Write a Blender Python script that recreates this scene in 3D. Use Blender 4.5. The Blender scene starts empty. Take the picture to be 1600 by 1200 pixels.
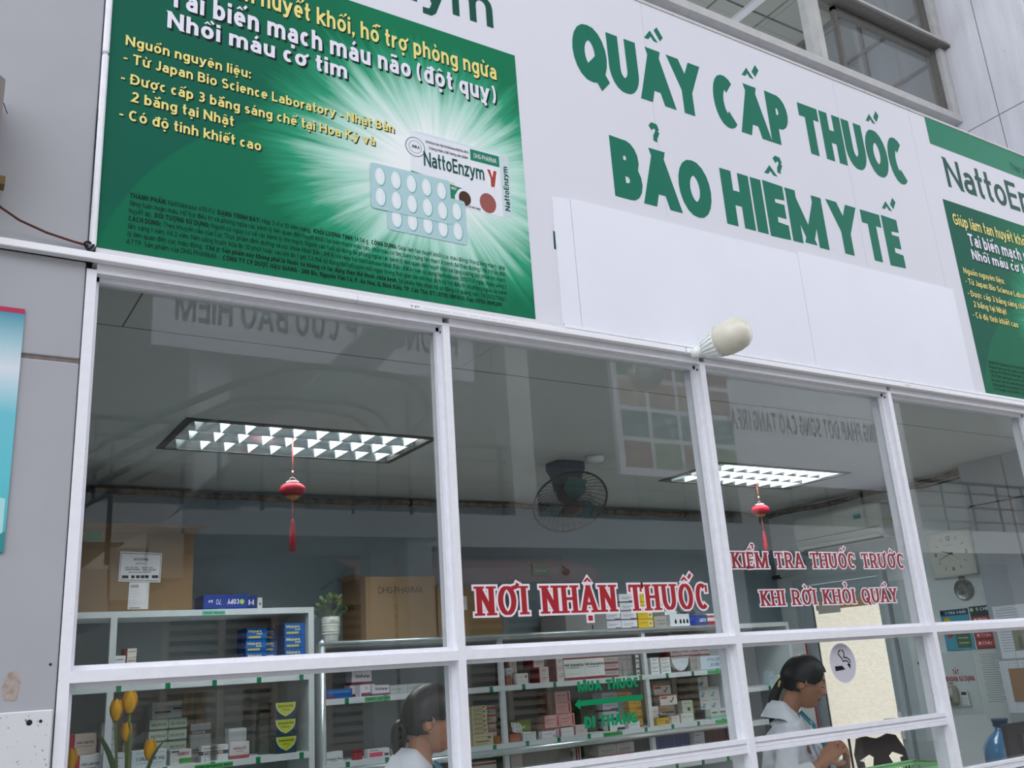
import bpy, bmesh, math, random, unicodedata
from mathutils import Vector, Matrix
random.seed(7)
S = bpy.context.scene
COL = S.collection
PI = math.pi

# ---------------------------------------------------------------- camera
cam = bpy.data.cameras.new('camera'); camo = bpy.data.objects.new('camera', cam); COL.objects.link(camo)
cam.sensor_width = 36.0; cam.lens = 1477.94 / 1600 * 36.0; cam.clip_start = 0.05
_yaw, _pitch, _roll = math.radians(33.183), math.radians(17.002), math.radians(-4.017)
_f = Vector((math.sin(_yaw)*math.cos(_pitch), math.cos(_yaw)*math.cos(_pitch), math.sin(_pitch)))
_r = Vector((math.cos(_yaw), -math.sin(_yaw), 0)); _u = _r.cross(_f)
_r2 = math.cos(_roll)*_r + math.sin(_roll)*_u; _u2 = -math.sin(_roll)*_r + math.cos(_roll)*_u
camo.matrix_world = Matrix(((_r2.x, _u2.x, -_f.x, 0), (_r2.y, _u2.y, -_f.y, -2.7), (_r2.z, _u2.z, -_f.z, 1.6), (0, 0, 0, 1)))
S.camera = camo

# ---------------------------------------------------------------- sky, exposure
W = bpy.data.worlds.new('overcast_sky'); S.world = W; W.use_nodes = True
_nt = W.node_tree; _bg = _nt.nodes['Background']
_tc = _nt.nodes.new('ShaderNodeTexCoord'); _sx = _nt.nodes.new('ShaderNodeSeparateXYZ'); _rp = _nt.nodes.new('ShaderNodeValToRGB')
_nt.links.new(_tc.outputs['Generated'], _sx.inputs[0]); _nt.links.new(_sx.outputs['Z'], _rp.inputs[0])
_rp.color_ramp.elements[0].position = 0.0; _rp.color_ramp.elements[0].color = (0.68, 0.70, 0.75, 1)
_rp.color_ramp.elements[1].position = 0.7; _rp.color_ramp.elements[1].color = (0.94, 0.965, 1.03, 1)
_nt.links.new(_rp.outputs[0], _bg.inputs[0]); _bg.inputs[1].default_value = 1.45
S.view_settings.view_transform = 'Standard'; S.view_settings.look = 'None'
S.view_settings.gamma = 1.0; S.view_settings.use_curve_mapping = False
S.view_settings.exposure = 0.93

# ---------------------------------------------------------------- helpers
def lin(h):
    h = h.lstrip('#'); o = []
    for i in (0, 2, 4):
        c = int(h[i:i+2], 16)/255.0
        o.append(c/12.92 if c <= .04045 else ((c+.055)/1.055)**2.4)
    return (o[0], o[1], o[2], 1.0)
MATS = {}
def M(name, hexc, rough=.6, metal=0.0, noise=0.0, scale=8.0, bump=0.0, emit=0.0, spec=None, stretch=None, speck=None):
    if name in MATS: return MATS[name]
    m = bpy.data.materials.new(name); m.use_nodes = True; nt = m.node_tree; b = nt.nodes['Principled BSDF']
    c = lin(hexc); b.inputs['Base Color'].default_value = c; b.inputs['Roughness'].default_value = rough
    b.inputs['Metallic'].default_value = metal; b.inputs['Specular IOR Level'].default_value = spec if spec is not None else (.12 if rough >= .45 else .5)
    if emit:
        b.inputs['Emission Color'].default_value = c; b.inputs['Emission Strength'].default_value = emit
    if noise or bump or speck:
        tc = nt.nodes.new('ShaderNodeTexCoord'); mp = nt.nodes.new('ShaderNodeMapping'); nt.links.new(tc.outputs['Object'], mp.inputs[0])
        if stretch: mp.inputs['Scale'].default_value = stretch
        n = nt.nodes.new('ShaderNodeTexNoise'); n.inputs['Scale'].default_value = scale; n.inputs['Detail'].default_value = 5
        nt.links.new(mp.outputs[0], n.inputs[0])
        src = None
        if noise:
            r = nt.nodes.new('ShaderNodeValToRGB')
            r.color_ramp.elements[0].position = .3; r.color_ramp.elements[1].position = .7
            r.color_ramp.elements[0].color = tuple(x*(1-noise) for x in c[:3])+(1,)
            r.color_ramp.elements[1].color = tuple(min(1, x*(1+noise*.6)) for x in c[:3])+(1,)
            nt.links.new(n.outputs['Fac'], r.inputs[0]); src = r.outputs[0]; nt.links.new(src, b.inputs['Base Color'])
        if speck:      # small dark flecks of dirt: (colour, scale, threshold)
            n2 = nt.nodes.new('ShaderNodeTexNoise'); n2.inputs['Scale'].default_value = speck[1]; n2.inputs['Detail'].default_value = 2
            nt.links.new(tc.outputs['Object'], n2.inputs[0])
            r2 = nt.nodes.new('ShaderNodeValToRGB'); r2.color_ramp.elements[0].position = speck[2]; r2.color_ramp.elements[1].position = speck[2]+.05
            r2.color_ramp.elements[0].color = (0, 0, 0, 1); r2.color_ramp.elements[1].color = (1, 1, 1, 1)
            nt.links.new(n2.outputs['Fac'], r2.inputs[0])
            mx = nt.nodes.new('ShaderNodeMix'); mx.data_type = 'RGBA'; nt.links.new(r2.outputs[0], mx.inputs[0])
            if src: nt.links.new(src, mx.inputs[6])
            else: mx.inputs[6].default_value = c
            mx.inputs[7].default_value = lin(speck[0]); nt.links.new(mx.outputs[2], b.inputs['Base Color'])
        if bump:
            bp = nt.nodes.new('ShaderNodeBump'); bp.inputs['Strength'].default_value = bump; bp.inputs['Distance'].default_value = .01
            nt.links.new(n.outputs['Fac'], bp.inputs['Height']); nt.links.new(bp.outputs[0], b.inputs['Normal'])
    MATS[name] = m
    return m
def glass_mat(name, tint=(.975, .985, .98), refl=.95):
    if name in MATS: return MATS[name]
    m = bpy.data.materials.new(name); m.use_nodes = True; nt = m.node_tree; nt.nodes.clear()
    out = nt.nodes.new('ShaderNodeOutputMaterial'); mix = nt.nodes.new('ShaderNodeMixShader')
    tr = nt.nodes.new('ShaderNodeBsdfTransparent'); tr.inputs[0].default_value = (*tint, 1)
    gl = nt.nodes.new('ShaderNodeBsdfGlossy'); gl.inputs['Roughness'].default_value = 0.0; gl.inputs[0].default_value = (1, 1, 1, 1)
    geo = nt.nodes.new('ShaderNodeNewGeometry'); dt = nt.nodes.new('ShaderNodeVectorMath'); dt.operation = 'DOT_PRODUCT'
    nt.links.new(geo.outputs['Normal'], dt.inputs[0]); nt.links.new(geo.outputs['Incoming'], dt.inputs[1])
    ab = nt.nodes.new('ShaderNodeMath'); ab.operation = 'ABSOLUTE'; nt.links.new(dt.outputs['Value'], ab.inputs[0])
    om = nt.nodes.new('ShaderNodeMath'); om.operation = 'SUBTRACT'; om.inputs[0].default_value = 1; nt.links.new(ab.outputs[0], om.inputs[1])
    pw = nt.nodes.new('ShaderNodeMath'); pw.operation = 'POWER'; nt.links.new(om.outputs[0], pw.inputs[0]); pw.inputs[1].default_value = 5
    ma = nt.nodes.new('ShaderNodeMath'); ma.operation = 'MULTIPLY_ADD'; nt.links.new(pw.outputs[0], ma.inputs[0])
    ma.inputs[1].default_value = .96*refl; ma.inputs[2].default_value = .04*refl
    nt.links.new(ma.outputs[0], mix.inputs[0]); nt.links.new(tr.outputs[0], mix.inputs[1]); nt.links.new(gl.outputs[0], mix.inputs[2])
    nt.links.new(mix.outputs[0], out.inputs[0])
    MATS[name] = m
    return m

class MB:
    """collects shapes, links them as ONE mesh object"""
    def __init__(s): s.v = []; s.f = []; s.mi = []; s.ms = []; s.sm = []
    def mat(s, m):
        if m not in s.ms: s.ms.append(m)
        return s.ms.index(m)
    def face(s, pts, m, smooth=False):
        b = len(s.v); s.v += [tuple(p) for p in pts]; s.f.append(tuple(range(b, b+len(pts)))); s.mi.append(s.mat(m)); s.sm.append(smooth)
    def grid(s, rows, m, smooth=True, closed=False, cap=False):
        b = len(s.v); n = len(rows[0]); k = s.mat(m)
        for r in rows: s.v += [tuple(p) for p in r]
        for i in range(len(rows)-1):
            for j in range(n if closed else n-1):
                j2 = (j+1) % n
                s.f.append((b+i*n+j, b+i*n+j2, b+(i+1)*n+j2, b+(i+1)*n+j)); s.mi.append(k); s.sm.append(smooth)
        if cap:
            s.f.append(tuple(b+j for j in reversed(range(n)))); s.mi.append(k); s.sm.append(False)
            e = b+(len(rows)-1)*n; s.f.append(tuple(e+j for j in range(n))); s.mi.append(k); s.sm.append(False)
    def box(s, x0, x1, y0, y1, z0, z1, m, mats=None, bev=0.0):
        mats = mats or {}
        if bev:
            b = bev
            ring = lambda z, i: [(x0+i+b, y0+i, z), (x1-i-b, y0+i, z), (x1-i, y0+i+b, z), (x1-i, y1-i-b, z), (x1-i-b, y1-i, z), (x0+i+b, y1-i, z), (x0+i, y1-i-b, z), (x0+i, y0+i+b, z)]
            s.grid([ring(z0, b*.7), ring(z0+b, 0), ring(z1-b, 0), ring(z1, b*.7)], m, False, True, True); return
        p = [(x0,y0,z0),(x1,y0,z0),(x1,y1,z0),(x0,y1,z0),(x0,y0,z1),(x1,y0,z1),(x1,y1,z1),(x0,y1,z1)]
        for key, idx in (('-z',(0,3,2,1)),('+z',(4,5,6,7)),('-y',(0,1,5,4)),('+x',(1,2,6,5)),('+y',(2,3,7,6)),('-x',(3,0,4,7))):
            s.face([p[i] for i in idx], mats.get(key, m))
    def obox(s, c, ax, ay, az, m):
        """oriented box: centre and three half-axis vectors"""
        c, ax, ay, az = Vector(c), Vector(ax), Vector(ay), Vector(az)
        p = [c+i*ax+j*ay+k*az for k in (-1,1) for (i,j) in ((-1,-1),(1,-1),(1,1),(-1,1))]
        for idx in ((0,3,2,1),(4,5,6,7),(0,1,5,4),(1,2,6,5),(2,3,7,6),(3,0,4,7)): s.face([p[i] for i in idx], m)
    def tube(s, pts, r, m, n=8, cap=True, closed=False):
        pts = [Vector(p) for p in pts]; rr = r if isinstance(r, (list, tuple)) else [r]*len(pts); rows = []
        ref = None
        for i, p in enumerate(pts):
            if closed: d = (pts[(i+1) % len(pts)]-pts[i-1]).normalized()
            else: d = (pts[min(i+1, len(pts)-1)]-pts[max(i-1, 0)]).normalized()
            if ref is None:
                ref = d.cross(Vector((0, 0, 1)))
                if ref.length < .1: ref = d.cross(Vector((1, 0, 0)))
            ref = (ref-d*ref.dot(d)).normalized(); q = d.cross(ref)
            rows.append([p+rr[i]*(math.cos(a)*ref+math.sin(a)*q) for a in [2*PI*k/n for k in range(n)]])
        if closed: rows.append(rows[0])
        s.grid(rows, m, True, True, cap and not closed)
    def lathe(s, prof, o, m, n=20, axis=(0, 0, 1), cap=True):
        o = Vector(o); a = Vector(axis).normalized(); e = a.cross(Vector((0, 1, 0)) if abs(a.y) < .9 else Vector((1, 0, 0))).normalized(); g = a.cross(e)
        s.grid([[o+a*h+r*(math.cos(t)*e+math.sin(t)*g) for t in [2*PI*k/n for k in range(n)]] for r, h in prof], m, True, True, cap)
    def prism(s, poly, y0, y1, m):
        """polygon in x,z pushed from y0 to y1"""
        a = [(p[0], y0, p[1]) for p in poly]; b = [(p[0], y1, p[1]) for p in poly]; n = len(poly)
        s.face(a, m); s.face(b[::-1], m)
        for i in range(n): s.face([a[i], b[i], b[(i+1) % n], a[(i+1) % n]], m)
    def build(s, name, parent=None, **props):
        me = bpy.data.meshes.new(name); me.from_pydata(s.v, [], s.f)
        for m in s.ms: me.materials.append(m)
        me.polygons.foreach_set('material_index', s.mi); me.polygons.foreach_set('use_smooth', s.sm); me.update()
        return link(name, me, parent, **props)
def link(name, me, parent=None, **props):
    o = bpy.data.objects.new(name, me); COL.objects.link(o)
    if parent is not None: o.parent = parent; o.matrix_parent_inverse = Matrix.Translation(-wloc(parent)) if False else Matrix()
    for k, v in props.items(): o[k] = v
    return o
def wloc(o): return o.matrix_world.translation
def thing(name, label, cat, group=None, **kw):
    o = bpy.data.objects.new(name, None); COL.objects.link(o); o.empty_display_size = .05; o['label'] = label; o['category'] = cat
    if group: o['group'] = group
    for k, v in kw.items(): o[k] = v
    return o
def tag(o, label, cat, group=None):
    o['label'] = label; o['category'] = cat
    if group: o['group'] = group
    return o
def struct(name, label):
    o = bpy.data.objects.new(name, None); COL.objects.link(o); o['kind'] = 'structure'; o['label'] = label
    return o
def rebase(o, p):
    """put a thing's origin at its base p (children were modelled in world coordinates)"""
    p = Vector(p); o.location = p
    for c in o.children:
        c.location = c.location - p
    if o.data and o.type == 'MESH': o.data.transform(Matrix.Translation(-p))

# ---------------------------------------------------------------- lettering: a small stroke font
def A(cx, cy, rx, ry, a0, a1, n=None):
    n = n or max(4, int(abs(a1-a0)/22)+1)
    return [(cx+rx*math.cos(math.radians(a0+(a1-a0)*i/n)), cy+ry*math.sin(math.radians(a0+(a1-a0)*i/n))) for i in range(n+1)]
O = A(.5, .5, .5, .5, 90, 450, 20)
UP = {'A': (.88, [[(0,0),(.5,1),(1,0)], [(.2,.3),(.8,.3)]]),
 'B': (.72, [[(0,0),(0,1),(.5,1)]+A(.5,.76,.42,.24,80,-90)+[(0,.52)], [(.5,.52)]+A(.55,.26,.45,.26,80,-90)+[(0,0)]]),
 'C': (.76, [A(.52,.5,.52,.5,50,310,16)]), 'D': (.82, [[(0,0),(0,1),(.4,1)]+A(.4,.5,.6,.5,80,-90)+[(0,0)]]),
 'E': (.62, [[(1,1),(0,1),(0,0),(1,0)], [(0,.52),(.9,.52)]]), 'F': (.6, [[(1,1),(0,1),(0,0)], [(0,.5),(.88,.5)]]),
 'G': (.84, [A(.52,.5,.52,.5,42,300,14)+[(1,.12),(1,.46),(.58,.46)]]), 'H': (.8, [[(0,0),(0,1)], [(1,0),(1,1)], [(0,.52),(1,.52)]]),
 'I': (0, [[(0,0),(0,1)]]), 'J': (.5, [[(1,1),(1,.3)]+A(.45,.28,.55,.28,0,-150)]), 'K': (.78, [[(0,0),(0,1)], [(.9,1),(.05,.45)], [(.3,.6),(1,0)]]),
 'L': (.6, [[(0,1),(0,0),(1,0)]]), 'M': (1.12, [[(0,0),(0,1)], [(0.02,1),(.5,0),(.98,1)], [(1,1),(1,0)]]), 'N': (.82, [[(0,0),(0,1)], [(.02,1),(.98,0)], [(1,0),(1,1)]]),
 'O': (.88, [O]), 'P': (.7, [[(0,0),(0,1),(.5,1)]+A(.5,.72,.5,.28,80,-90)+[(0,.44)]]), 'Q': (.88, [O, [(.52,.34),(1.1,-.2)]]),
 'R': (.76, [[(0,0),(0,1),(.5,1)]+A(.5,.73,.46,.27,80,-90)+[(0,.46)], [(.5,.46),(1,0)]]),
 'S': (.68, [A(.5,.75,.47,.25,35,250,9)+A(.5,.25,.5,.25,80,-145,10)]), 'T': (.76, [[(0,1),(1,1)], [(.5,1),(.5,0)]]),
 'U': (.8, [[(0,1),(0,.38)]+A(.5,.38,.5,.38,190,350,10)+[(1,.38),(1,1)]]), 'V': (.86, [[(0,1),(.5,0),(1,1)]]),
 'W': (1.2, [[(0,1),(.25,0),(.5,1),(.75,0),(1,1)]]), 'X': (.8, [[(0,0),(1,1)], [(0,1),(1,0)]]), 'Y': (.8, [[(0,1),(.5,.44)], [(1,1),(.5,.44)], [(.5,.5),(.5,0)]]), 'Z': (.72, [[(0,1),(1,1),(0,0),(1,0)]]),
 '0': (.66, [O]), '1': (.4, [[(0,.75),(.7,1),(.7,0)]]), '2': (.64, [A(.5,.72,.48,.28,160,-30,8)+[(0,0),(1,0)]]),
 '3': (.62, [A(.45,.75,.5,.25,140,-85,8)+A(.45,.26,.55,.26,85,-140,8)]), '4': (.68, [[(.75,0),(.75,1),(0,.28),(1,.28)]]), '5': (.62, [[(.9,1),(.1,1),(.06,.55)]+A(.45,.32,.53,.32,110,-140,9)]),
 '6': (.66, [[(.85,.98),(.3,.75)]+A(.5,.32,.5,.32,150,-210,16)]), '7': (.64, [[(0,1),(1,1),(.3,0)]]), '8': (.66, [A(.5,.76,.44,.24,90,450,14), A(.5,.27,.5,.27,90,450,14)]), '9': (.66, [[(.15,.02),(.7,.25)]+A(.5,.68,.5,.32,-30,330,16)])}
LO = {'a': (.6, [[(.06,.86)]+A(.5,.64,.5,.36,110,0,5)+[(1,0)], [(1,.58),(.5,.58)]+A(.42,.29,.42,.29,95,270,7)+[(.6,0),(1,.2)]]),
 'b': (.64, [[(0,2),(0,0)], O]), 'c': (.54, [A(.54,.5,.54,.5,48,312,10)]), 'd': (.64, [[(1,2),(1,0)], O]), 'e': (.62, [[(0,.5),(1,.5)]+A(.5,.5,.5,.5,5,310,14)]),
 'f': (.4, [[(1,2),(.6,1.9),(.42,1.5),(.42,0)], [(0,1),(.95,1)]]), 'g': (.64, [O, [(1,1),(1,-.1)]+A(.5,-.2,.5,.28,0,-140,6)]), 'h': (.62, [[(0,2),(0,0)], [(0,.6)]+A(.5,.62,.5,.38,165,0,7)+[(1,0)]]),
 'i': (0, [[(0,0),(0,1)]]), 'j': (.2, [[(1,1),(1,-.2),(.6,-1),(0,-1)]]), 'k': (.62, [[(0,2),(0,0)], [(.9,1),(.05,.4)], [(.3,.58),(1,0)]]), 'l': (0, [[(0,2),(0,0)]]),
 'm': (1.02, [[(0,1),(0,0)], [(0,.6)]+A(.25,.64,.25,.36,165,0,6)+[(.5,0)], [(.5,.6)]+A(.75,.64,.25,.36,165,0,6)+[(1,0)]]),
 'n': (.62, [[(0,1),(0,0)], [(0,.6)]+A(.5,.62,.5,.38,165,0,7)+[(1,0)]]), 'o': (.66, [O]), 'p': (.64, [[(0,1),(0,-1)], O]), 'q': (.64, [[(1,1),(1,-1)], O]),
 'r': (.42, [[(0,1),(0,0)], [(0,.55),(.3,.9),(1,1)]]), 's': (.52, [A(.5,.75,.45,.25,35,250,7)+A(.5,.25,.5,.25,80,-145,8)]), 't': (.4, [[(.4,1.6),(.4,.3)]+A(.75,.3,.35,.3,200,280,4), [(0,1),(1,1)]]),
 'u': (.62, [[(0,1),(0,.38)]+A(.5,.38,.5,.38,190,350,7)+[(1,.4)], [(1,1),(1,0)]]), 'v': (.62, [[(0,1),(.5,0),(1,1)]]), 'w': (.9, [[(0,1),(.25,0),(.5,1),(.75,0),(1,1)]]),
 'x': (.62, [[(0,0),(1,1)], [(0,1),(1,0)]]), 'y': (.64, [[(0,1),(.5,.02)], [(1,1),(.5,0),(.37,-.26),(.22,-.36),(.02,-.36)]]), 'z': (.56, [[(0,1),(1,1),(0,0),(1,0)]])}
MARKS = {'\u0300': [[(.05,0),(-.1,.17)]], '\u0301': [[(-.05,0),(.1,.17)]], '\u0302': [[(-.17,0),(0,.16)], [(0,.16),(.17,0)]], '\u0303': [[(-.18,.02),(-.08,.12),(.06,.03),(.18,.12)]],
 '\u0306': [[(-.16,.15),(-.09,.03),(.09,.03),(.16,.15)]], '\u0309': [[(-.10,.20),(-.03,.26),(.06,.25),(.09,.18),(.05,.11),(.01,.06),(0,-.02)]]}
def stroke(pts, w, thin, grow, out, flat=True, ends=(True, True)):
    """turn a centre line into quads with mitred joints; ends of slanting strokes are cut level"""
    segs = []; cur = [pts[0]]
    for i in range(1, len(pts)):
        if (pts[i][0]-pts[i-1][0])**2+(pts[i][1]-pts[i-1][1])**2 < 1e-8: continue
        cur.append(pts[i])
        if i < len(pts)-1:
            a = Vector((pts[i][0]-pts[i-1][0], pts[i][1]-pts[i-1][1])); b = Vector((pts[i+1][0]-pts[i][0], pts[i+1][1]-pts[i][1]))
            if a.length > 0 and b.length > 0:
                a.normalize(); b.normalize()
                if a.dot(b) < .75 and abs(a.y) > .3 and abs(b.y) > .3:
                    segs.append(cur); cur = [pts[i]]
    segs.append(cur)
    closed = (pts[0][0]-pts[-1][0])**2+(pts[0][1]-pts[-1][1])**2 < 1e-6 and len(pts) > 6
    for si, c in enumerate(segs):
        n = len(c)
        if n < 2: continue
        P = [Vector(p) for p in c]
        L, R = [], []
        for i in range(n):
            da = (P[i]-P[i-1]) if i > 0 else (P[1]-P[0]); db = (P[i+1]-P[i]) if i < n-1 else (P[n-1]-P[n-2])
            if closed and len(segs) == 1 and i in (0, n-1): da = P[n-1]-P[n-2]; db = P[1]-P[0]
            da = da.normalized(); db = db.normalized(); d = (da+db)
            d = d.normalized() if d.length > .05 else db
            nn = Vector((-d.y, d.x)); k = 1/max(.45, nn.dot(Vector((-db.y, db.x))))
            hw = (thin+(w-thin)*abs(d.y)**.8)/2+grow
            l, r = P[i]+nn*hw*k, P[i]-nn*hw*k
            if i in (0, n-1) and not (closed and len(segs) == 1):
                o = -db if i == 0 else da
                fl_ = flat and (ends[0] if (i == 0 and si == 0) else ends[1] if (i == n-1 and si == len(segs)-1) else True)
                if fl_ and abs(o.y) > .35:
                    yb = P[i].y+math.copysign((w if abs(o.x) > .25 and False else thin)/2+grow, o.y)
                    l = l+o*((yb-l.y)/o.y); r = r+o*((yb-r.y)/o.y)
                else:
                    l = l+o*(w/2*.9+grow) if abs(o.y) <= .35 else l+o*grow; r = r+o*(w/2*.9+grow) if abs(o.y) <= .35 else r+o*grow
            L.append(l); R.append(r)
        for i in range(n-1): out.append([R[i], R[i+1], L[i+1], L[i]])
def rect(out, x0, x1, y0, y1): out.append([Vector((x0, y0)), Vector((x1, y0)), Vector((x1, y1)), Vector((x0, y1))])
def text_polys(txt, w=.2, serif=False, grow=0.0, gap=.13, cond=1.0, slant=0.0, space=.34, per=None):
    """quads of a line of text, cap height 1; returns (quads, width)"""
    out = []; x = 0.0; xh = .74; thin = w*.5 if serif else w*.86; gap += .1 if serif else 0
    for ch in txt:
        if ch == ' ': x += space; continue
        dec = unicodedata.normalize('NFD', ch); base = dec[0]; marks = dec[1:]
        bar = ch in 'đĐ'
        if bar: base = 'd' if ch == 'đ' else 'D'
        q = []; top = 1.0
        if base in UP or base in LO:
            up = base in UP; wd, st = (UP if up else LO)[base]; wd = max(w, wd*cond); H = 1.0 if up else xh; top = H
            hx = w/2; hy = thin/2
            def mp(p):
                u, v = p
                if not up and v == 2: y = 1-hy
                elif not up and v == -1: y = -.26+hy
                else: y = hy+v*(H-2*hy)
                return (x+hx+u*(wd-2*hx), y)
            for s_ in st:
                pts = [mp(p) for p in s_]; wk = .78 if (base in 'MNW' and len(s_) >= 2 and s_ is not st[0] and s_[0][0] != s_[1][0] and w > .24) else 1; stroke(pts, w*wk, thin*wk, grow, q, True, (s_[0][1] in (0, 1, 2, -1), s_[-1][1] in (0, 1, 2, -1)))
                if serif:
                    ext = s_[0] != s_[-1]
                    for (e, e2) in (((s_[0], s_[1]), (s_[-1], s_[-2])) if ext else ()):
                        a, b = mp(e), mp(e2); dx, dy = a[0]-b[0], a[1]-b[1]; ln = math.hypot(dx, dy)
                        st_ = .075
                        if abs(dy)/ln > .6 and e[1] in (0, 1):
                            yb = 0 if e[1] == 0 else 1
                            rect(q, a[0]-w*.95-grow, a[0]+w*.95+grow, (yb if yb == 0 else 1-st_)-grow, (st_ if yb == 0 else 1)+grow)
                        elif abs(dx)/ln > .8 and e[1] in (0, 1) and base in 'ETFLZ':
                            sg = math.copysign(1, dx)
                            xa = a[0]+sg*w*.5; rect(q, min(xa-sg*w*.45, xa)-grow, max(xa-sg*w*.45, xa)+grow, (0 if e[1] == 0 else .72)-grow, (.28 if e[1] == 0 else 1)+grow)
                    if base in 'CGS': rect(q, x+wd-w*.55-grow, x+wd-w*.05+grow, .66-grow, .95+grow)
            if base in 'ij' and not [m for m in marks if m in MARKS]: rect(q, x+(wd-w)/2-grow if base == 'i' else x+wd-w, x+(wd+w)/2+grow if base == 'i' else x+wd, .84-grow, .84+w*.9+grow)
            if bar: rect(q, x+(-.06 if up else wd*.35), x+(wd*.45 if up else wd+.1), (.45 if up else .8)-grow, (.45 if up else .8)+w*.55+grow)
            cx = x+wd/2; yb = top+(.09 if up else .08)+thin*.3; mw = min(w, .14)*(.95 if serif or w > .2 else .85)
            circ = '\u0302' in marks or '\u0306' in marks
            for m in marks:
                if m == '\u0323': rect(q, cx-w*.5-grow, cx+w*.5+grow, -.12-w*.9-grow, -.12+grow)
                elif m == '\u031b':
                    stroke([(x+wd-w*.55, top-thin*.6), (x+wd+.04, top-.02), (x+wd+.1, top+.1)], mw*1.05, mw*1.05, grow, q, False)
                elif m == '\u0302':
                    g_ = grow; k_ = mw/.14
                    for sg in (-1, 1): q.append([Vector((cx+sg*p_[0], yb+p_[1])) for p_ in ((.2+g_*1.2, -g_), (.2-.13*k_-g_*.6, -g_), (0, .185-.12*k_-g_), (0, .185+g_*1.4))])
                elif m in MARKS:
                    ox, oy = (0, 0)
                    if circ and m not in ('\u0302', '\u0306'): ox, oy = (.27, .10) if m != '\u0300' else (.27, .09)
                    mk = mw*(.78 if m == '\u0309' else 1)
                    for s_ in MARKS[m]: stroke([(cx+ox+p[0], yb+oy+p[1]) for p in s_], mk, mk, grow, q, False)
            x += wd+gap+(.06 if '\u031b' in marks else 0)
        else:
            if ch in '.,': rect(q, x-grow, x+w+grow, -grow, w*.95+grow);
            if ch == ',': stroke([(x+w*.7, .05), (x+w*.3, -.15)], w*.5, w*.5, grow, q, False)
            if ch == ':': rect(q, x, x+w, 0, w*.95); rect(q, x, x+w, .5, .5+w*.95)
            if ch == '-': rect(q, x, x+.34, .3, .3+w*.8)
            if ch == '/': stroke([(x, 0), (x+.35, 1)], w*.8, w*.8, grow, q)
            if ch == '(': stroke([(x+p[0]*.28, -.1+p[1]*1.15) for p in A(1, .5, 1, .5, 120, 240, 6)], w*.8, w*.8, grow, q, False)
            if ch == ')': stroke([(x+p[0]*.28, -.1+p[1]*1.15) for p in A(0, .5, 1, .5, 60, -60, 6)], w*.8, w*.8, grow, q, False)
            x += {'-': .34, '/': .35, '(': .28, ')': .28}.get(ch, w)+gap
        if per is not None: per.append((base, q))
        out += q
    if slant: out = [[Vector((p.x+p.y*slant, p.y)) for p in q] for q in out]
    return out, x-gap
def put_text(mb, txt, o, h, m, right=(1, 0, 0), up=(0, 0, 1), width=None, lift=.0006, **kw):
    """add a line of text to a mesh builder; o = left end of the baseline"""
    q, wd = text_polys(txt, **kw); o, r, u = Vector(o), Vector(right).normalized(), Vector(up).normalized(); n = r.cross(u)
    sx = (width/wd) if width else h
    for i, p in enumerate(q):
        l = lift+(i % 24)*.00002
        mb.face([o+r*v.x*sx+u*v.y*h+n*l for v in p], m)
    return wd*sx
def letters(parent, txt, o, h, m, width, names='letter', lift=.0006, edge=None, m_edge=None, **kw):
    """cut letters: every letter (with its accents) is a part of its own"""
    per = []; q, wd = text_polys(txt, per=per, **kw); sx = width/wd; o = Vector(o)
    for base, polys in per:
        mb = MB()
        for i, p in enumerate(polys): mb.face([(o.x+v.x*sx, o.y-lift-(i % 24)*.00002, o.z+v.y*h) for v in p], m)
        mb.build(names, parent)
def line(parent, name, txt, o, h, m, shadow=None, sh=(.02, -.03), **kw):
    mb = MB()
    if shadow:
        o2 = (o[0]+sh[0], o[1], o[2]+sh[1]); put_text(mb, txt, o2, h, shadow, lift=.0003, **kw); kw['lift'] = .0012
    put_text(mb, txt, o, h, m, **kw)
    return mb.build(name, parent)
def flat(mb, pts, y, m):
    """flat print in a facade plane: polygon of (x, z)"""
    mb.face([(p[0], y, p[1]) for p in pts], m)
def ell(cx, cz, rx, rz, n=20, a0=0): return [(cx+rx*math.cos(a0+2*PI*i/n), cz+rz*math.sin(a0+2*PI*i/n)) for i in range(n)]
# ---------------------------------------------------------------- materials
m_alu = M('white_aluminium', '#e9eaf1', .35, noise=.04, scale=30, speck=('#8b8a88', 160, .72))
m_alu_in = M('cool_white_aluminium', '#dfe6e8', .4)
m_trunk = M('white_plastic_duct', '#f2f2f7', .3)
m_grey = M('grey_composite_panel', '#a8a9af', .45, noise=.06, scale=3, speck=('#6b6a6c', 70, .75))
m_greyin = M('inside_grey_panel', '#9da3ab', .5, noise=.04, scale=3)
m_seal = M('brown_sealant', '#7b706d', .8, noise=.2, scale=40)
m_dark = M('dark_gap', '#2a2a2e', .8)
m_pale = M('pale_upper_panel', '#dfe0e8', .5, noise=.09, scale=2.2, stretch=(6, 6, .6), speck=('#8d9099', 60, .72))
m_speck = M('stained_white_board', '#d3d4d8', .6, noise=.05, scale=5, speck=('#6e6a66', 85, .66))
m_ceil = M('ceiling_board', '#c9cdcb', .8, noise=.03, scale=3, speck=('#55565a', 45, .78))
m_wallb = M('pale_blue_wall_paint', '#7d8f9a', .7, noise=.05, scale=2)
m_wallr = M('pale_wall_paint', '#d2d9dc', .7, noise=.04, scale=2)
m_floor = M('floor_tile', '#b9b7b0', .3, noise=.06, scale=4)
m_ground = M('paving_concrete', '#7f7d79', .85, noise=.12, scale=1.5)
m_glass = glass_mat('window_glass')
m_black = M('black_print', '#101213', .5)
m_white = M('white_print', '#eceaf0', .5)

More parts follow.
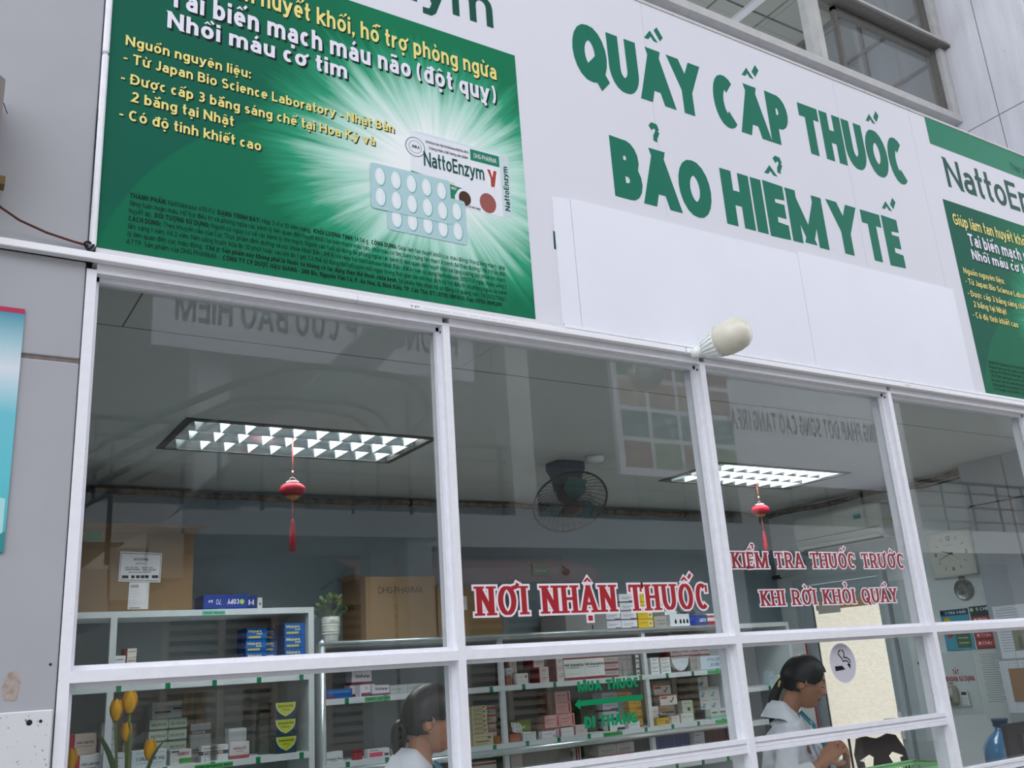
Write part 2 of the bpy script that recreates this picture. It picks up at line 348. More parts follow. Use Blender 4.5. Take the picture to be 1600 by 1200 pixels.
# ---------------------------------------------------------------- outside wall on the left
w = struct('wall_left', 'grey composite panel wall left of the shop window')
def piece(name, mat, parent, *b, **kw):
    mb = MB(); mb.box(*b, mat, **kw); return mb.build(name, parent)
piece('panel', m_grey, w, -2.6, .3495, 0, .05, 2.83, 6.5, bev=.003)
piece('panel', m_grey, w, -2.6, .3495, 0, .05, 2.5085, 2.80, bev=.003)
piece('panel', m_grey, w, -2.6, .3495, 0, .05, 1.0, 2.4955, bev=.003)
piece('joint_sealant', m_seal, w, -2.6, .3495, .004, .05, 2.4955, 2.5085)
piece('backing', m_dark, w, -2.6, .372, .05, .3, 0, 6.5)
mb = MB(); mb.box(-2.6, .345, -.012, -.0002, 0, 1.593, m_speck, bev=.003); lb = mb.build('lower_board', w)
for x, z, r in ((.293, 1.566, .007), (.318, 1.567, .004)):
    mb = MB(); mb.lathe([(r*.4, 0), (r, .0004), (r, .0012), (r*.3, .0018)], (x, -.0115, z), m_dark, 10, (0, -1, 0)); mb.build('screw_hole', lb)
mb = MB(); mb.lathe([(.0015, 0), (.0035, .0004), (.0035, .0012), (.001, .0018)], (.332, .0004, 1.70), m_dark, 8, (0, -1, 0)); mb.build('screw_hole', w)
mb = MB(); flat(mb, [(.235, 1.62), (.262, 1.618), (.268, 1.66), (.258, 1.69), (.24, 1.685), (.228, 1.65)], -.0006, M('peeled_patch', '#a89a92', .9, noise=.3, scale=60)); mb.build('peeled_paint_patch', w)
t = struct('trim_1', 'white corner strip between the grey wall and the sign')
piece('strip', m_alu, t, .3525, .3715, -.012, .03, 2.85, 3.497, bev=.005)
piece('strip', m_alu, t, .3525, .3715, -.012, .03, 3.5, 6.0, bev=.005)

# ---------------------------------------------------------------- shop window
posts = [(.352, .379), (1.495, 1.522), (2.698, 2.727), (3.915, 3.942), (5.12, 5.147), (6.40, 6.45)]
Z0, ZM0, ZM1, ZT = 1.0, 1.652, 1.681, 2.772
lows = [(1.263, 1.312)]*3+[(1.043, 1.077)]*2
wins = []
for i in range(5):
    x0, x1 = posts[i][1], posts[i+1][0]
    wn = struct('window_%d' % (i+1), 'white aluminium framed bay %s of the pharmacy window' % ['with the tulips', 'with red lettering in one line', 'with red lettering in two lines', 'in front of the clock', 'by the pillar'][i]); wins.append(wn)
    mb = MB(); a, b = posts[i]
    mb.box(a, b, 0, .10, .0, ZT+.01, m_alu)
    mb.box(a+.004, b-.004, .10, .104, .9, ZT, m_alu_in)
    if i: mb.box(a-.012, a, .03, .050, ZM1+.012, ZT, m_alu); mb.box(a-.012, a, .03, .050, lows[i-1][1], ZM0-.012, m_alu)
    mb.box(b, b+.012, .03, .050, ZM1+.012, ZT, m_alu); mb.box(b, b+.012, .03, .050, lows[i][1], ZM0-.012, m_alu)
    po = mb.build('post', wn)
    if i:
        mb = MB(); mb.lathe([(.0005, 0), (.005, .0003), (.005, .001), (.0005, .0016)], (a-.0001, .018, 2.752), m_dark, 8, (-1, 0, 0)); mb.build('screw', po)
    mb = MB(); mb.box(x0, x1, .0, .10, ZM0, ZM1, m_alu); mb.box(x0, x1, .028, .050, ZM1, ZM1+.014, m_alu); mb.box(x0, x1, .028, .050, ZM0-.013, ZM0, m_alu); ra = mb.build('middle_rail', wn)
    mb = MB(); l0, l1 = lows[i]; h = (l1-l0)/3
    for k, (ya, dz) in enumerate(((.012, 0), (.018, .001), (.012, .001))): mb.box(x0, x1, ya, .05, l0+k*h+dz, l0+(k+1)*h, m_alu)
    mb.build('lower_rail', wn)
    mb = MB(); mb.box(x0, x1, .0, .10, ZT, 2.801, m_alu); mb.box(x0, x1, .03, .050, ZT-.014, ZT, m_alu); mb.build('head_rail', wn)
    piece('glass_pane', m_glass, wn, x0-.006, x1+.006, .0505, .0565, ZM1+.002, ZT+.004)
    piece('glass_pane', m_glass, wn, x0-.006, x1+.006, .0505, .0565, l1-.004, ZM0-.002)
    # sliding panes below the lower rail, with dark pile edges
    xm = (x0+x1)/2
    for (a2, b2, yy) in ((x0+.004, xm+.03, .025), (xm-.03, x1-.004, .036)):
        piece('sliding_pane', m_glass, wn, a2, b2, yy, yy+.005, .955, l0)
    if i: piece('pane_edge', m_dark, wn, xm-.034, xm-.030, .034, .043, .955, l0)
    piece('kick_panel', m_alu, wn, x0, x1, .0, .06, .0, .95)
mb = MB(); a, b = posts[5]; mb.box(a, b, 0, .10, 0, ZT+.01, m_alu); mb.build('post', wins[4])
hd = struct('trim_2', 'white fascia strip under the sign board')
piece('fascia', M('fascia_white', '#d8d8dc', .45, noise=.04, scale=20, speck=('#6f6b66', 90, .76)), hd, .372, 6.6, -.002, .10, 2.8015, 2.8495)
piece('edge_rail', m_alu, hd, 2.02, 6.6, -.010, -.0022, 2.836, 2.849)
# cable duct across the front
t = thing('cable_duct', 'long white plastic cable duct running under the sign and across the grey wall', 'duct')
for x0, x1 in ((-2.6, 1.168), (1.1695, 2.60), (2.61, 4.62), (4.6215, 6.6)): piece('duct_length', m_trunk, t, x0, x1, -.03, -.0022, 2.801, 2.8225, bev=.002)
mb = MB(); put_text(mb, 'TP  ----- ---- -----  --- ---- --  -- - --', (1.355, -.03, 2.808), .007, M('duct_print', '#6a6a78', .6), width=.43, w=.13); mb.build('lettering', t)
mb = MB(); put_text(mb, 'TP  ----- ---- ----', (4.02, -.03, 2.808), .006, M('duct_print', '#6a6a78', .6), width=.25, w=.13); mb.build('lettering', t)
rebase(t, (2, -.01, 2.80))

# ---------------------------------------------------------------- room
fl = struct('floor', 'tiled pharmacy floor'); piece('slab', m_floor, fl, .3, 6.75, .06, 3.45, -.1, 0)
wb = struct('wall_back', 'pale blue back wall of the pharmacy'); piece('plaster', m_wallb, wb, .2, 6.75, 3.35, 3.45, 0, 2.9)
wl = struct('wall_inner', 'inner left wall of the pharmacy'); piece('plaster', m_wallb, wl, .28, .34, .06, 3.35, 0, 2.9)
wr = struct('wall_right', 'pale right wall of the pharmacy with the door')
piece('plaster', m_wallr, wr, 6.65, 6.75, .06, 2.2, 0, 2.9); piece('plaster', m_wallr, wr, 6.65, 6.75, 3.14, 3.35, 0, 2.9); piece('plaster', m_wallr, wr, 6.65, 6.75, 2.2, 3.14, 2.22, 2.9)
pil = struct('wall_pillar', 'grey panelled pillar on the right inside the room')
for y0, y1 in ((.10, .953), (.967, 1.29)):
    for z0, z1 in ((0, 1.15), (1.162, 2.524), (2.536, 2.85)): piece('panel', m_greyin, pil, 6.45, 6.48, y0, y1, z0, z1, bev=.003)
piece('backing', m_dark, pil, 6.48, 6.649, .10, 1.288, 0, 2.85)
ce = struct('ceiling', 'grey ceiling boards above the counter')
L1, L2 = (1.045, 2.375, 1.70, 2.32), (4.50, 5.83, 1.74, 2.36)
xs = [.3, .558, 1.9, 3.2, 4.5, 5.9, 6.7]
for a, b in zip(xs[:-1], xs[1:]): piece('ceiling_board', m_ceil, ce, a+.001, b-.001, .10, .610, 2.85, 2.9)
for (x0, x1, y0, y1) in ((.3, 6.7, .614, 1.70), (.3, 1.045, 1.70, 2.32), (2.375, 4.5, 1.70, 2.32), (5.83, 6.7, 1.70, 2.32), (4.5, 5.83, 1.70, 1.74), (.3, 4.5, 2.32, 3.4), (4.5, 5.83, 2.36, 3.4), (5.83, 6.7, 2.32, 3.4)): piece('ceiling_board', m_ceil, ce, x0, x1, y0, y1, 2.85, 2.9)
piece('joint_shadow', m_dark, ce, .3, 6.7, .10, .7, 2.9, 2.91)
piece('joint_line', m_dark, ce, .3, 6.7, .6095, .6145, 2.8495, 2.853); piece('joint_line', m_dark, ce, .5565, .5605, .12, .61, 2.8495, 2.853); piece('roof_slab', m_grey, ce, .0, 7.3, .10, 3.5, 3.1, 3.2)

# ---------------------------------------------------------------- upper storey
wu = struct('wall_upper', 'wall of the upper storey behind the sign')
piece('ledge', m_grey, wu, .0, 7.3, .035, .95, 4.3, 4.5); piece('wall_strip', m_pale, wu, .0, 6.65, .86, .95, 4.5, 5.49)
piece('wall_strip', m_pale, wu, .0, 6.65, .05, .10, 2.85, 4.4)
wt = struct('wall_return', 'pale panelled return wall at the upper right')
for y0, y1 in ((.15, .502), (.509, .95)):
    for z0, z1 in ((4.3, 5.386), (5.394, 8.5)): piece('panel', m_pale, wt, 6.66, 6.70, y0, y1, z0, z1, bev=.002)
piece('backing', M('panel_joint', '#8f8a8c', .8), wt, 6.664, 7.3, .152, .95, 4.3, 8.5)
piece('bright_scratch', m_white, wt, 6.6585, 6.6600, .27, .276, 5.70, 5.86)
wn = struct('window_6', 'aluminium window of the upper storey above the sign')
m_aluo = M('weathered_aluminium', '#c9c9c8', .45, noise=.08, scale=12, speck=('#5f5c58', 90, .7)); m_aludk = M('grey_aluminium', '#6f6d69', .5, noise=.1, scale=20)
mb = MB(); mb.box(1.5, 6.655, .78, .92, 5.485, 5.545, m_aluo); mb.build('sill_rail', wn)
mb = MB(); mb.box(5.06, 5.12, .79, .91, 5.545, 6.9, m_aluo); mb.build('mullion', wn)
mb = MB(); mb.box(3.2, 3.26, .79, .91, 5.545, 6.9, m_aluo); mb.build('mullion', wn)
mb = MB(); mb.box(6.58, 6.655, .79, .91, 5.545, 6.9, m_aluo); mb.box(6.545, 6.58, .83, .9, 5.545, 6.9, m_aludk); mb.build('side_frame', wn)
mb = MB(); mb.box(5.12, 6.655, .74, .92, 6.15, 6.175, m_aludk); mb.box(5.12, 6.655, .76, .92, 6.175, 6.225, m_aluo); mb.build('transom', wn)
mb = MB(); mb.box(5.365, 5.395, .84, .875, 5.56, 6.15, m_aludk); mb.box(5.365, 6.545, .84, .875, 6.11, 6.14, m_aludk); mb.build('sash', wn)
for a, b in ((1.5, 3.2), (3.26, 5.06), (5.12, 6.545)):
    for z0, z1 in ((5.545, 6.15), (6.225, 6.9)) if a > 5 else ((5.545, 6.9),): piece('glass_pane', m_glass, wn, a, b, .850, .856, z0, z1)
mb = MB(); mb.box(1.5, 6.655, .78, .92, 6.9, 7.0, m_aluo); mb.build('head_rail', wn)
cu = struct('ceiling_upper', 'gridded ceiling seen inside the upper window')
m_uc = M('upper_ceiling_tile', '#a3a69f', .8)
for i in range(9):
    for j in range(7): piece('ceiling_tile', m_uc, cu, 1.5+i*.6+.012, 2.1+i*.6-.012, .95+j*.6+.012, 1.55+j*.6-.012, 7.3, 7.33)
piece('grid_backing', M('grid_grey', '#5b5c58', .7), cu, 1.4, 7.0, .92, 5.3, 7.33, 7.4)
mb = MB(); mb.box(3.2, 3.28, 1.2, 5, 7.27, 7.3, m_white); mb.box(4.9, 4.98, 1.2, 5, 7.27, 7.3, m_white); mb.box(6.0, 6.08, 1.2, 5, 7.27, 7.3, m_white); mb.build('light_batten', cu)
piece('far_wall', m_wallr, cu, 1.4, 7.0, 5.2, 5.3, 5.0, 7.4); piece('side_wall', m_wallr, cu, 1.3, 1.4, .95, 5.3, 5.0, 7.4); [piece('mirrored_grid_strip', m_aludk, cu, 6.88, 6.899, 1.0+.62*k, 1.03+.62*k, 5.0, 7.4) for k in range(7)]; [piece('mirrored_grid_strip', m_aludk, cu, 6.875, 6.879, .96, 5.2, 5.75+.5*k, 5.78+.5*k) for k in range(4)]; piece('side_wall', M('upper_room_wall', '#8b9092', .7), cu, 6.9, 7.0, .95, 5.3, 5.0, 7.4)  # dark strips stand in for the canopy grid mirrored in the pane

# ---------------------------------------------------------------- across the yard (seen in the panes)
gr = struct('ground', 'concrete yard in front of the pharmacy'); piece('slab', m_ground, gr, -30, 40, -40, .06, -.3, -.1); 
# ---------------------------------------------------------------- sign board with its print
def poster_mat(name, ox):
    m = bpy.data.materials.new(name); m.use_nodes = True; nt = m.node_tree; b = nt.nodes['Principled BSDF']; b.inputs['Roughness'].default_value = .6; b.inputs['Specular IOR Level'].default_value = .12
    N = nt.nodes.new; Lk = nt.links.new
    tc = N('ShaderNodeTexCoord'); sp = N('ShaderNodeSeparateXYZ'); Lk(tc.outputs['Object'], sp.inputs[0])
    def mth(op, a, b_=None, c_=None):
        n = N('ShaderNodeMath'); n.operation = op
        for i, v in enumerate((a, b_, c_)):
            if v is None: continue
            if isinstance(v, (int, float)): n.inputs[i].default_value = v
            else: Lk(v, n.inputs[i])
        return n.outputs[0]
    x = mth('SUBTRACT', sp.outputs['X'], 1.50+ox); z = mth('SUBTRACT', sp.outputs['Z'], 3.37)
    zz = mth('MULTIPLY', z, 1.25); d = mth('SQRT', mth('ADD', mth('MULTIPLY', x, x), mth('MULTIPLY', zz, zz)))
    ang = mth('ARCTAN2', z, x); cb = N('ShaderNodeCombineXYZ'); Lk(mth('MULTIPLY', ang, 5.0), cb.inputs[0]); Lk(mth('MULTIPLY', d, .8), cb.inputs[1])
    ns = N('ShaderNodeTexNoise'); ns.inputs['Scale'].default_value = 1.7; ns.inputs['Detail'].default_value = 4; ns.inputs['Roughness'].default_value = .65; Lk(cb.outputs[0], ns.inputs[0])
    ray = mth('MULTIPLY', mth('SUBTRACT', ns.outputs['Fac'], .5), .75)
    # brighter towards upper left / right of the burst
    g = mth('SUBTRACT', mth('SUBTRACT', 1.0, mth('MULTIPLY', d, 1.45)), mth('MULTIPLY', ray, mth('MINIMUM', mth('MULTIPLY', d, 3.0), 1.0)))
    rp = N('ShaderNodeValToRGB'); e = rp.color_ramp.elements
    e[0].position = 0; e[0].color = lin('#0e7550'); e[1].position = .75; e[1].color = lin('#eef3f3')
    k = e.new(.22); k.color = lin('#2f9a74'); k = e.new(.45); k.color = lin('#a9d8c8')
    Lk(g, rp.inputs[0])
    def circ(cx, cz, r, soft):
        a = mth('SUBTRACT', sp.outputs['X'], cx+ox); c = mth('SUBTRACT', sp.outputs['Z'], cz)
        dd = mth('SQRT', mth('ADD', mth('MULTIPLY', a, a), mth('MULTIPLY', c, c)))
        n = N('ShaderNodeMapRange'); n.interpolation_type = 'SMOOTHSTEP'; Lk(dd, n.inputs[0]); n.inputs[1].default_value = r-soft; n.inputs[2].default_value = r+soft
        n.inputs[3].default_value = 1; n.inputs[4].default_value = 0
        return n.outputs[0]
    def mixc(fac, a, colr):
        n = N('ShaderNodeMix'); n.data_type = 'RGBA'; Lk(fac, n.inputs[0]); Lk(a, n.inputs[6]); n.inputs[7].default_value = colr; return n.outputs[2]
    low = mth('SUBTRACT', 1.0, mth('MINIMUM', mth('MAXIMUM', mth('MULTIPLY', g, 4.0), 0.0), 1.0))
    left = N('ShaderNodeMapRange'); Lk(sp.outputs['X'], left.inputs[0]); left.inputs[1].default_value = .70+ox; left.inputs[2].default_value = 1.28+ox; left.inputs[3].default_value = 1; left.inputs[4].default_value = 0
    dark = mth('MULTIPLY', mth('MULTIPLY', left.outputs[0], mth('SUBTRACT', 1.0, mth('MULTIPLY', circ(1.20, 2.62, .86, .006), .5))), low)
    bot = N('ShaderNodeMapRange'); Lk(sp.outputs['Z'], bot.inputs[0]); bot.inputs[1].default_value = 2.86; bot.inputs[2].default_value = 3.02; bot.inputs[3].default_value = .75; bot.inputs[4].default_value = 0
    c = mixc(mth('MULTIPLY', dark, .85), rp.outputs[0], lin('#115849')); c = mixc(bot.outputs[0], c, lin('#0f6a4a'))
    Lk(c, b.inputs['Base Color']); return m
m_banner = M('banner_vinyl', '#dcdce5', .45, noise=.015, scale=1.2, bump=.03)
m_green = M('letter_green', '#12705a', .5); m_bar = M('bar_green', '#1f7f62', .5); m_natto = M('dark_green_print', '#0e4f43', .5)
m_yel = M('yellow_print', '#e9dc86', .5); m_sh = M('shadow_print', '#14241f', .6); m_lav = M('lavender_white_print', '#e6e3f0', .5)
sg = thing('pharmacy_sign', 'wide white sign board with green Vietnamese lettering over the shop window', 'sign')
bd = MB(); bd.box(.372, 7.0, 0, .03, 2.8505, 4.545, m_banner); bd.build('board', sg)
mb = MB(); mb.box(.372, 7.0, -.004, .0, 4.535, 4.55, m_aluo); mb.build('top_edge_strip', sg)
for x in (2.62, 3.95, 4.60): 
    mb = MB(); mb.box(x, x+.004, -.0003, .001, 3.43, 4.53, M('vinyl_seam', '#cdcdd8', .5)); mb.build('vinyl_seam', sg)
# main lettering
letters(sg, 'QUẦY', (2.195, 0, 4.0), .29, m_green, .735, w=.31, gap=.05)
letters(sg, 'CẤP', (3.018, 0, 4.0), .29, m_green, .515, w=.31, gap=.05)
letters(sg, 'THUỐC', (3.622, 0, 4.01), .288, m_green, .855, w=.31, gap=.05)
letters(sg, 'BẢO', (2.343, 0, 3.468), .285, m_green, .565, w=.31, gap=.05)
letters(sg, 'HIỂM', (2.985, 0, 3.475), .285, m_green, .69, w=.31, gap=.05)
letters(sg, 'Y', (3.735, 0, 3.48), .285, m_green, .185, w=.31)
letters(sg, 'TẾ', (3.972, 0, 3.485), .28, m_green, .305, w=.31, gap=.05)
# white sheets nailed over the lower middle
cs = thing('cover_sheet', 'plain white plastic sheets covering the lower middle of the sign', 'panel')
m_sheet = M('white_plastic_sheet', '#e4e5f0', .4, noise=.02, scale=4)
for a, b, z in ((2.014, 2.1, 3.396), (2.1025, 3.424, 3.408), (3.4265, 4.655, 3.43)):
    mb = MB(); mb.face([(a, -.004, 2.852), (b, -.004, 2.852), (b, -.004, z), (a, -.004, z-.008)], m_sheet)
    mb.face([(a, -.0005, 2.852), (a, -.004, 2.852), (a, -.004, z-.008), (a, -.0005, z-.008)], m_sheet); mb.face([(b, -.004, 2.852), (b, -.0005, 2.852), (b, -.0005, z), (b, -.004, z)], m_sheet)
    mb.face([(a, -.0005, z-.008), (a, -.004, z-.008), (b, -.004, z), (b, -.0005, z)], m_sheet); mb.build('plastic_sheet', cs)
mb = MB(); flat(mb, [(2.004, 3.16), (2.0135, 3.16), (2.0135, 3.235), (2.006, 3.24)], -.0008, m_natto); mb.build('old_letter_edge', sg)
rebase(cs, (3.3, -.004, 2.852))
def arrow(par, x, z):
    for dx, dz, m, y in ((.006, -.008, m_sh, -.0004), (0, 0, m_lav, -.0009)):
        mb = MB(); flat(mb, [(x+dx+p[0], z+dz+p[1]) for p in ((0, .012), (.031, .012), (.031, .028), (.063, 0), (.031, -.028), (.031, -.016), (0, -.016))], y, m)
        mb.build('arrow_shadow' if m == m_sh else 'arrow', par)
SMALL = ['THÀNH PHẦN: Nattokinase 670 FU DẠNG TRÌNH BÀY: Hộp 3 vỉ x 10 viên nang. KHỐI LƯỢNG TỊNH: 14,04 g. CÔNG DỤNG: Giúp làm tan huyết khối (cục máu đông) trong lòng mạch, giúp',
 'tăng tuần hoàn máu. Hỗ trợ điều trị và phòng ngừa các bệnh lý liên quan đến huyết khối (tai biến mạch máu não, nhồi máu cơ tim, biến chứng tim mạch ở bệnh đái tháo đường). Hỗ trợ ổn định',
 'huyết áp. ĐỐI TƯỢNG SỬ DỤNG: Người có nguy cơ về các bệnh lý tim mạch. Người cao tuổi sử dụng để phòng ngừa các bệnh lý liên quan đến huyết khối và tăng cường sức khỏe tim mạch.',
 'CÁCH DÙNG: Theo khuyến cáo của Cục Thực phẩm dinh dưỡng và sức khỏe Nhật Bản (JHFA) và Hiệp hội Nattokinase Nhật Bản (JNKA) nên sử dụng Nattokinase 2000 FU/ ngày. Ngày uống 2',
 'lần: sáng 1 viên, tối 2 viên. Nên uống trước bữa ăn 30 phút hoặc sau khi ăn 1 giờ. Có thể sử dụng NattoEnzym mỗi ngày trong thời gian dài với mục đích hỗ trợ điều trị và phòng ngừa các bệnh',
 'lý liên quan đến cục máu đông. Chú ý: Sản phẩm này không phải là thuốc và không có tác dụng thay thế thuốc chữa bệnh. Số phiếu tiếp nhận hồ sơ đăng ký quảng cáo : 76/2012/TNQC-',
 'ATTP. Sản phẩm của DHG PHARMA - CÔNG TY CP DƯỢC HẬU GIANG - 288 Bis, Nguyễn Văn Cừ, P. An Hòa, Q. Ninh Kiều, TP. Cần Thơ, ĐT: (0710) 3891433, Fax: (0710) 3895209']
BOLD = {0: ('THÀNH PHẦN:', 'DẠNG TRÌNH BÀY:', 'KHỐI LƯỢNG TỊNH:', 'CÔNG DỤNG:'), 2: ('ĐỐI TƯỢNG SỬ DỤNG:',), 3: ('CÁCH DÙNG:',), 5: ('Chú ý: Sản phẩm này không phải là thuốc và không có tác dụng thay thế thuốc chữa bệnh.',), 6: ('CÔNG TY CP DƯỢC HẬU GIANG - 288 Bis, Nguyễn Văn Cừ, P. An Hòa, Q. Ninh Kiều, TP. Cần Thơ, ĐT: (0710) 3891433, Fax: (0710) 3895209',)}
def natto(mb, x, z, h, wdt, m, right=(1, 0, 0), y=0, lift=.0006): return put_text(mb, 'NattoEnzym', (x, y, z), h, m, right=right, width=wdt, w=.17, gap=.1, lift=lift)
def poster(ox, full):
    pm = poster_mat('poster_burst_print' + ('' if full else '_b'), ox)
    x1 = 1.890+ox if full else 7.0
    mb = MB(); mb.box(.3725+ox, x1, -.0012, -.0001, 2.852, 4.001, pm); po = mb.build('green_panel', sg)
    mb = MB(); flat(mb, [(.372+ox, 4.545-.012), (min(1.890+ox, 7.0), 4.533), (min(1.890+ox, 7.0), 4.358), (.372+ox, 4.358)], -.0008, m_bar); mb.build('green_bar', sg)
    line(sg, 'lettering', 'Thực phẩm chức năng', (1.20+ox, -.001, 4.395), .05, m_natto, width=.55, w=.12)
    mb = MB(); natto(mb, .462+ox, 4.10, .195, 1.335, m_natto); mb.build('lettering', sg)
    y = -.0013
    line(po, 'lettering', 'Giúp làm tan huyết khối, hỗ trợ phòng ngừa', (.428+ox, y, 3.853), .072, m_yel, m_sh, (.004, -.005), width=1.365, w=.19)
    arrow(po, .427+ox, 3.782); arrow(po, .427+ox, 3.694)
    line(po, 'lettering', 'Tai biến mạch máu não (đột quỵ)', (.538+ox, y, 3.744), .078, m_lav, m_sh, (.007, -.008), width=1.24, w=.21)
    line(po, 'lettering', 'Nhồi máu cơ tim', (.538+ox, y, 3.659), .062 if not full else .064, m_lav, m_sh, (.007, -.008), width=.618, w=.21)
    for txt, x, z, wd in (('Nguồn nguyên liệu:', .417, 3.552, .394), ('- Từ Japan Bio Science Laboratory - Nhật Bản', .414, 3.489, .92), ('- Được cấp 3 bằng sáng chế tại Hoa Kỳ và', .410, 3.416, .847), ('2 bằng tại Nhật', .443, 3.355, .315), ('- Có độ tinh khiết cao', .412, 3.288, .437)):
        line(po, 'lettering', txt, (x+ox, y, z), .036, m_yel, m_sh, (.004, -.004), width=wd, w=.19)
    m_tiny = M('tiny_dark_print', '#0e2a22', .6)
    if full:
        for i, s in enumerate(SMALL):
            z = 3.029-i*.0252; x0 = .455 if i < 6 else .452; wd = 1.316 if i < 6 else 1.293
            bolds = BOLD.get(i, ()); mbb = MB(); parts = []; rest = s
            while rest:
                hit = [(rest.find(b), b) for b in bolds if rest.find(b) >= 0]
                if not hit: parts.append((rest, False)); break
                k, b = min(hit)
                if k: parts.append((rest[:k], False))
                parts.append((b, True)); rest = rest[k+len(b):]
            tot = sum(text_polys(p, w=.24 if bo else .145, slant=.15 if (bo and i == 5) else 0)[1]+(.34*(len(p)-len(p.rstrip()))+.34*0+.12) for p, bo in parts); sc = wd/tot; cx = x0+ox
            for p, bo in parts:
                q, wq = text_polys(p, w=.24 if bo else .145, slant=.15 if (bo and i == 5) else 0)
                for k, poly in enumerate(q): mbb.face([(cx+v.x*sc, y-.0004-(k % 20)*.00001, z+v.y*.0165) for v in poly], m_tiny)
                cx += (wq+.34*(len(p)-len(p.rstrip()))+.12)*sc
            mbb.build('lettering', po)
    else:
        for i in range(7):
            mbb = MB(); put_text(mbb, SMALL[i][:60], (.455+ox, y, 3.029-i*.0252), .0165, m_tiny, width=.5, w=.14); mbb.build('lettering', po)
    if not full: return
    # picture of the medicine box
    m_pb = M('printed_box_white', '#e3e6ee', .5); m_pt = M('printed_box_top', '#cfe0e4', .5); m_ps = M('printed_box_side', '#c7d7da', .5); m_pg = M('printed_green', '#168060', .5)
    bx0, bx1, z0, z1 = 1.396, 1.779, 3.247, 3.512; y2 = -.0016
    g = MB()
    F = lambda u, v: (bx0+u*(bx1-bx0), z0+v*(z1-z0))
    flat(g, [F(0, 0), F(1, 0), F(1, 1), F(0, 1)], y2, m_pb)
    flat(g, [F(0, 1), F(1, 1), F(1.105, 1.02), F(.12, 1.04)], y2, m_pt); flat(g, [F(1, 0), F(1.105, .05), F(1.105, 1.02), F(1, 1)], y2, m_ps)
    flat(g, [F(.66, .80), F(.995, .80), F(.995, .98), F(.66, .98)], y2-.0002, m_pg)
    flat(g, [F(0, .02), F(.46, .02), F(.46, .18), F(.53, .27), F(.60, .30), F(0, .40)], y2-.0002, m_pg)
    for c, rx, m in ((F(.56, .16), .034, m_pb), (F(.57, .16), .026, M('printed_seed', '#4a3528', .6)), (F(.83, .17), .036, M('printed_brown', '#9a5a55', .6))): flat(g, ell(c[0], c[1], rx, rx*1.15), y2-.0003-(.0001 if m != m_pb else 0), m)
    flat(g, [F(.83, .44), F(.97, .44), F(.97, .74), F(.83, .74)], y2-.0002, m_white)
    flat(g, [F(.88, .45), F(.92, .45), F(.955, .72), F(.92, .72), F(.90, .60), F(.88, .72), F(.845, .72), F(.88, .58)], y2-.0003, M('printed_red', '#a8443f', .6))
    for r, mm in ((.040, m_black), (.0375, m_pb), (.026, m_black), (.0245, m_pb)): flat(g, ell(F(.055, .78)[0], F(.055, .78)[1], r, r), y2-.0003-(.04-r)*.004, mm)
    put_text(g, 'JNKA', (F(.015, 0)[0], y2-.0004, F(0, .76)[1]), .012, m_black, width=.033, w=.18)
    put_text(g, 'NattoEnzym được Hiệp Hội Nattokinase Nhật Bản (JNKA)', (F(.17, 0)[0], y2-.0002, F(0, .89)[1]), .011, m_black, width=.18, w=.16)
    put_text(g, 'Chứng nhận chất lượng sản phẩm', (F(.20, 0)[0], y2-.0002, F(0, .80)[1]), .012, m_black, width=.165, w=.16)
    natto(g, F(.14, 0)[0], F(0, .52)[1], .060, .255, m_natto, (1, 0, 0), y2-.0004)
    put_text(g, 'DHG PHARMA', (F(.70, 0)[0], y2-.0003, F(0, .85)[1]), .020, m_white, width=.10, w=.14)
    put_text(g, 'Làm tan huyết khối, hỗ trợ phòng ngừa', (F(.02, 0)[0], y2-.0003, F(0, .34)[1]), .009, m_yel, width=.17, w=.15)
    put_text(g, 'Tai biến mạch máu não (đột quỵ)', (F(.06, 0)[0], y2-.0003, F(0, .26)[1]), .012, m_white, width=.16, w=.2)
    put_text(g, 'Nhồi máu cơ tim', (F(.06, 0)[0], y2-.0003, F(0, .19)[1]), .012, m_white, width=.085, w=.2)
    put_text(g, 'Hộp 3 vỉ x 10 viên nang', (F(.5, 0)[0], y2-.0003, F(0, .03)[1]), .010, m_black, width=.09, w=.16)
    put_text(g, 'NattoEnzym', (F(1.085, 0)[0], y2-.0004, F(0, .12)[1]), .022, m_natto, right=(0, 0, 1), up=(-1, 0, 0), width=.19, w=.18)
    g.build('printed_medicine_box', po)
    g = MB(); m_bl = M('printed_blister', '#aecdd2', .5); m_ca = M('printed_capsule', '#dcebed', .5); m_cs = M('printed_capsule_edge', '#7fa9b0', .5)
    def blister(x, z, cols, rows, yy, off=0):
        wd, ht = cols*.061+.012, rows*.080+.018; rr = .012
        pl = []
        for cx, cz, a in ((x+wd-rr, z+rr, -90), (x+wd-rr, z+ht-rr, 0), (x+rr, z+ht-rr, 90), (x+rr, z+rr, 180)): pl += [(cx+rr*math.cos(math.radians(a+30*k)), cz+rr*math.sin(math.radians(a+30*k))) for k in range(4)]
        flat(g, pl, yy, m_bl)
        for i in range(cols):
            for j in range(rows):
                cx, cz = x+.036+i*.061, z+.049+j*.080
                for dx, sx, m, dy in ((.002, 1.08, m_cs, .0001), (0, 1, m_ca, .0002), (-.003, .4, m_white, .0003)): flat(g, ell(cx+dx, cz-(.002 if m is m_cs else 0), .0185*sx, .034*(sx if m != m_white else .75)), yy-dy, m)
    blister(1.296, 3.098, 5, 2, y2-.0012); blister(1.236, 3.168, 5, 2, y2-.0022)
    g.build('printed_blister_packs', po)
poster(0.0, True); poster(4.385, False)
rebase(sg, (3.6, .015, 2.85))
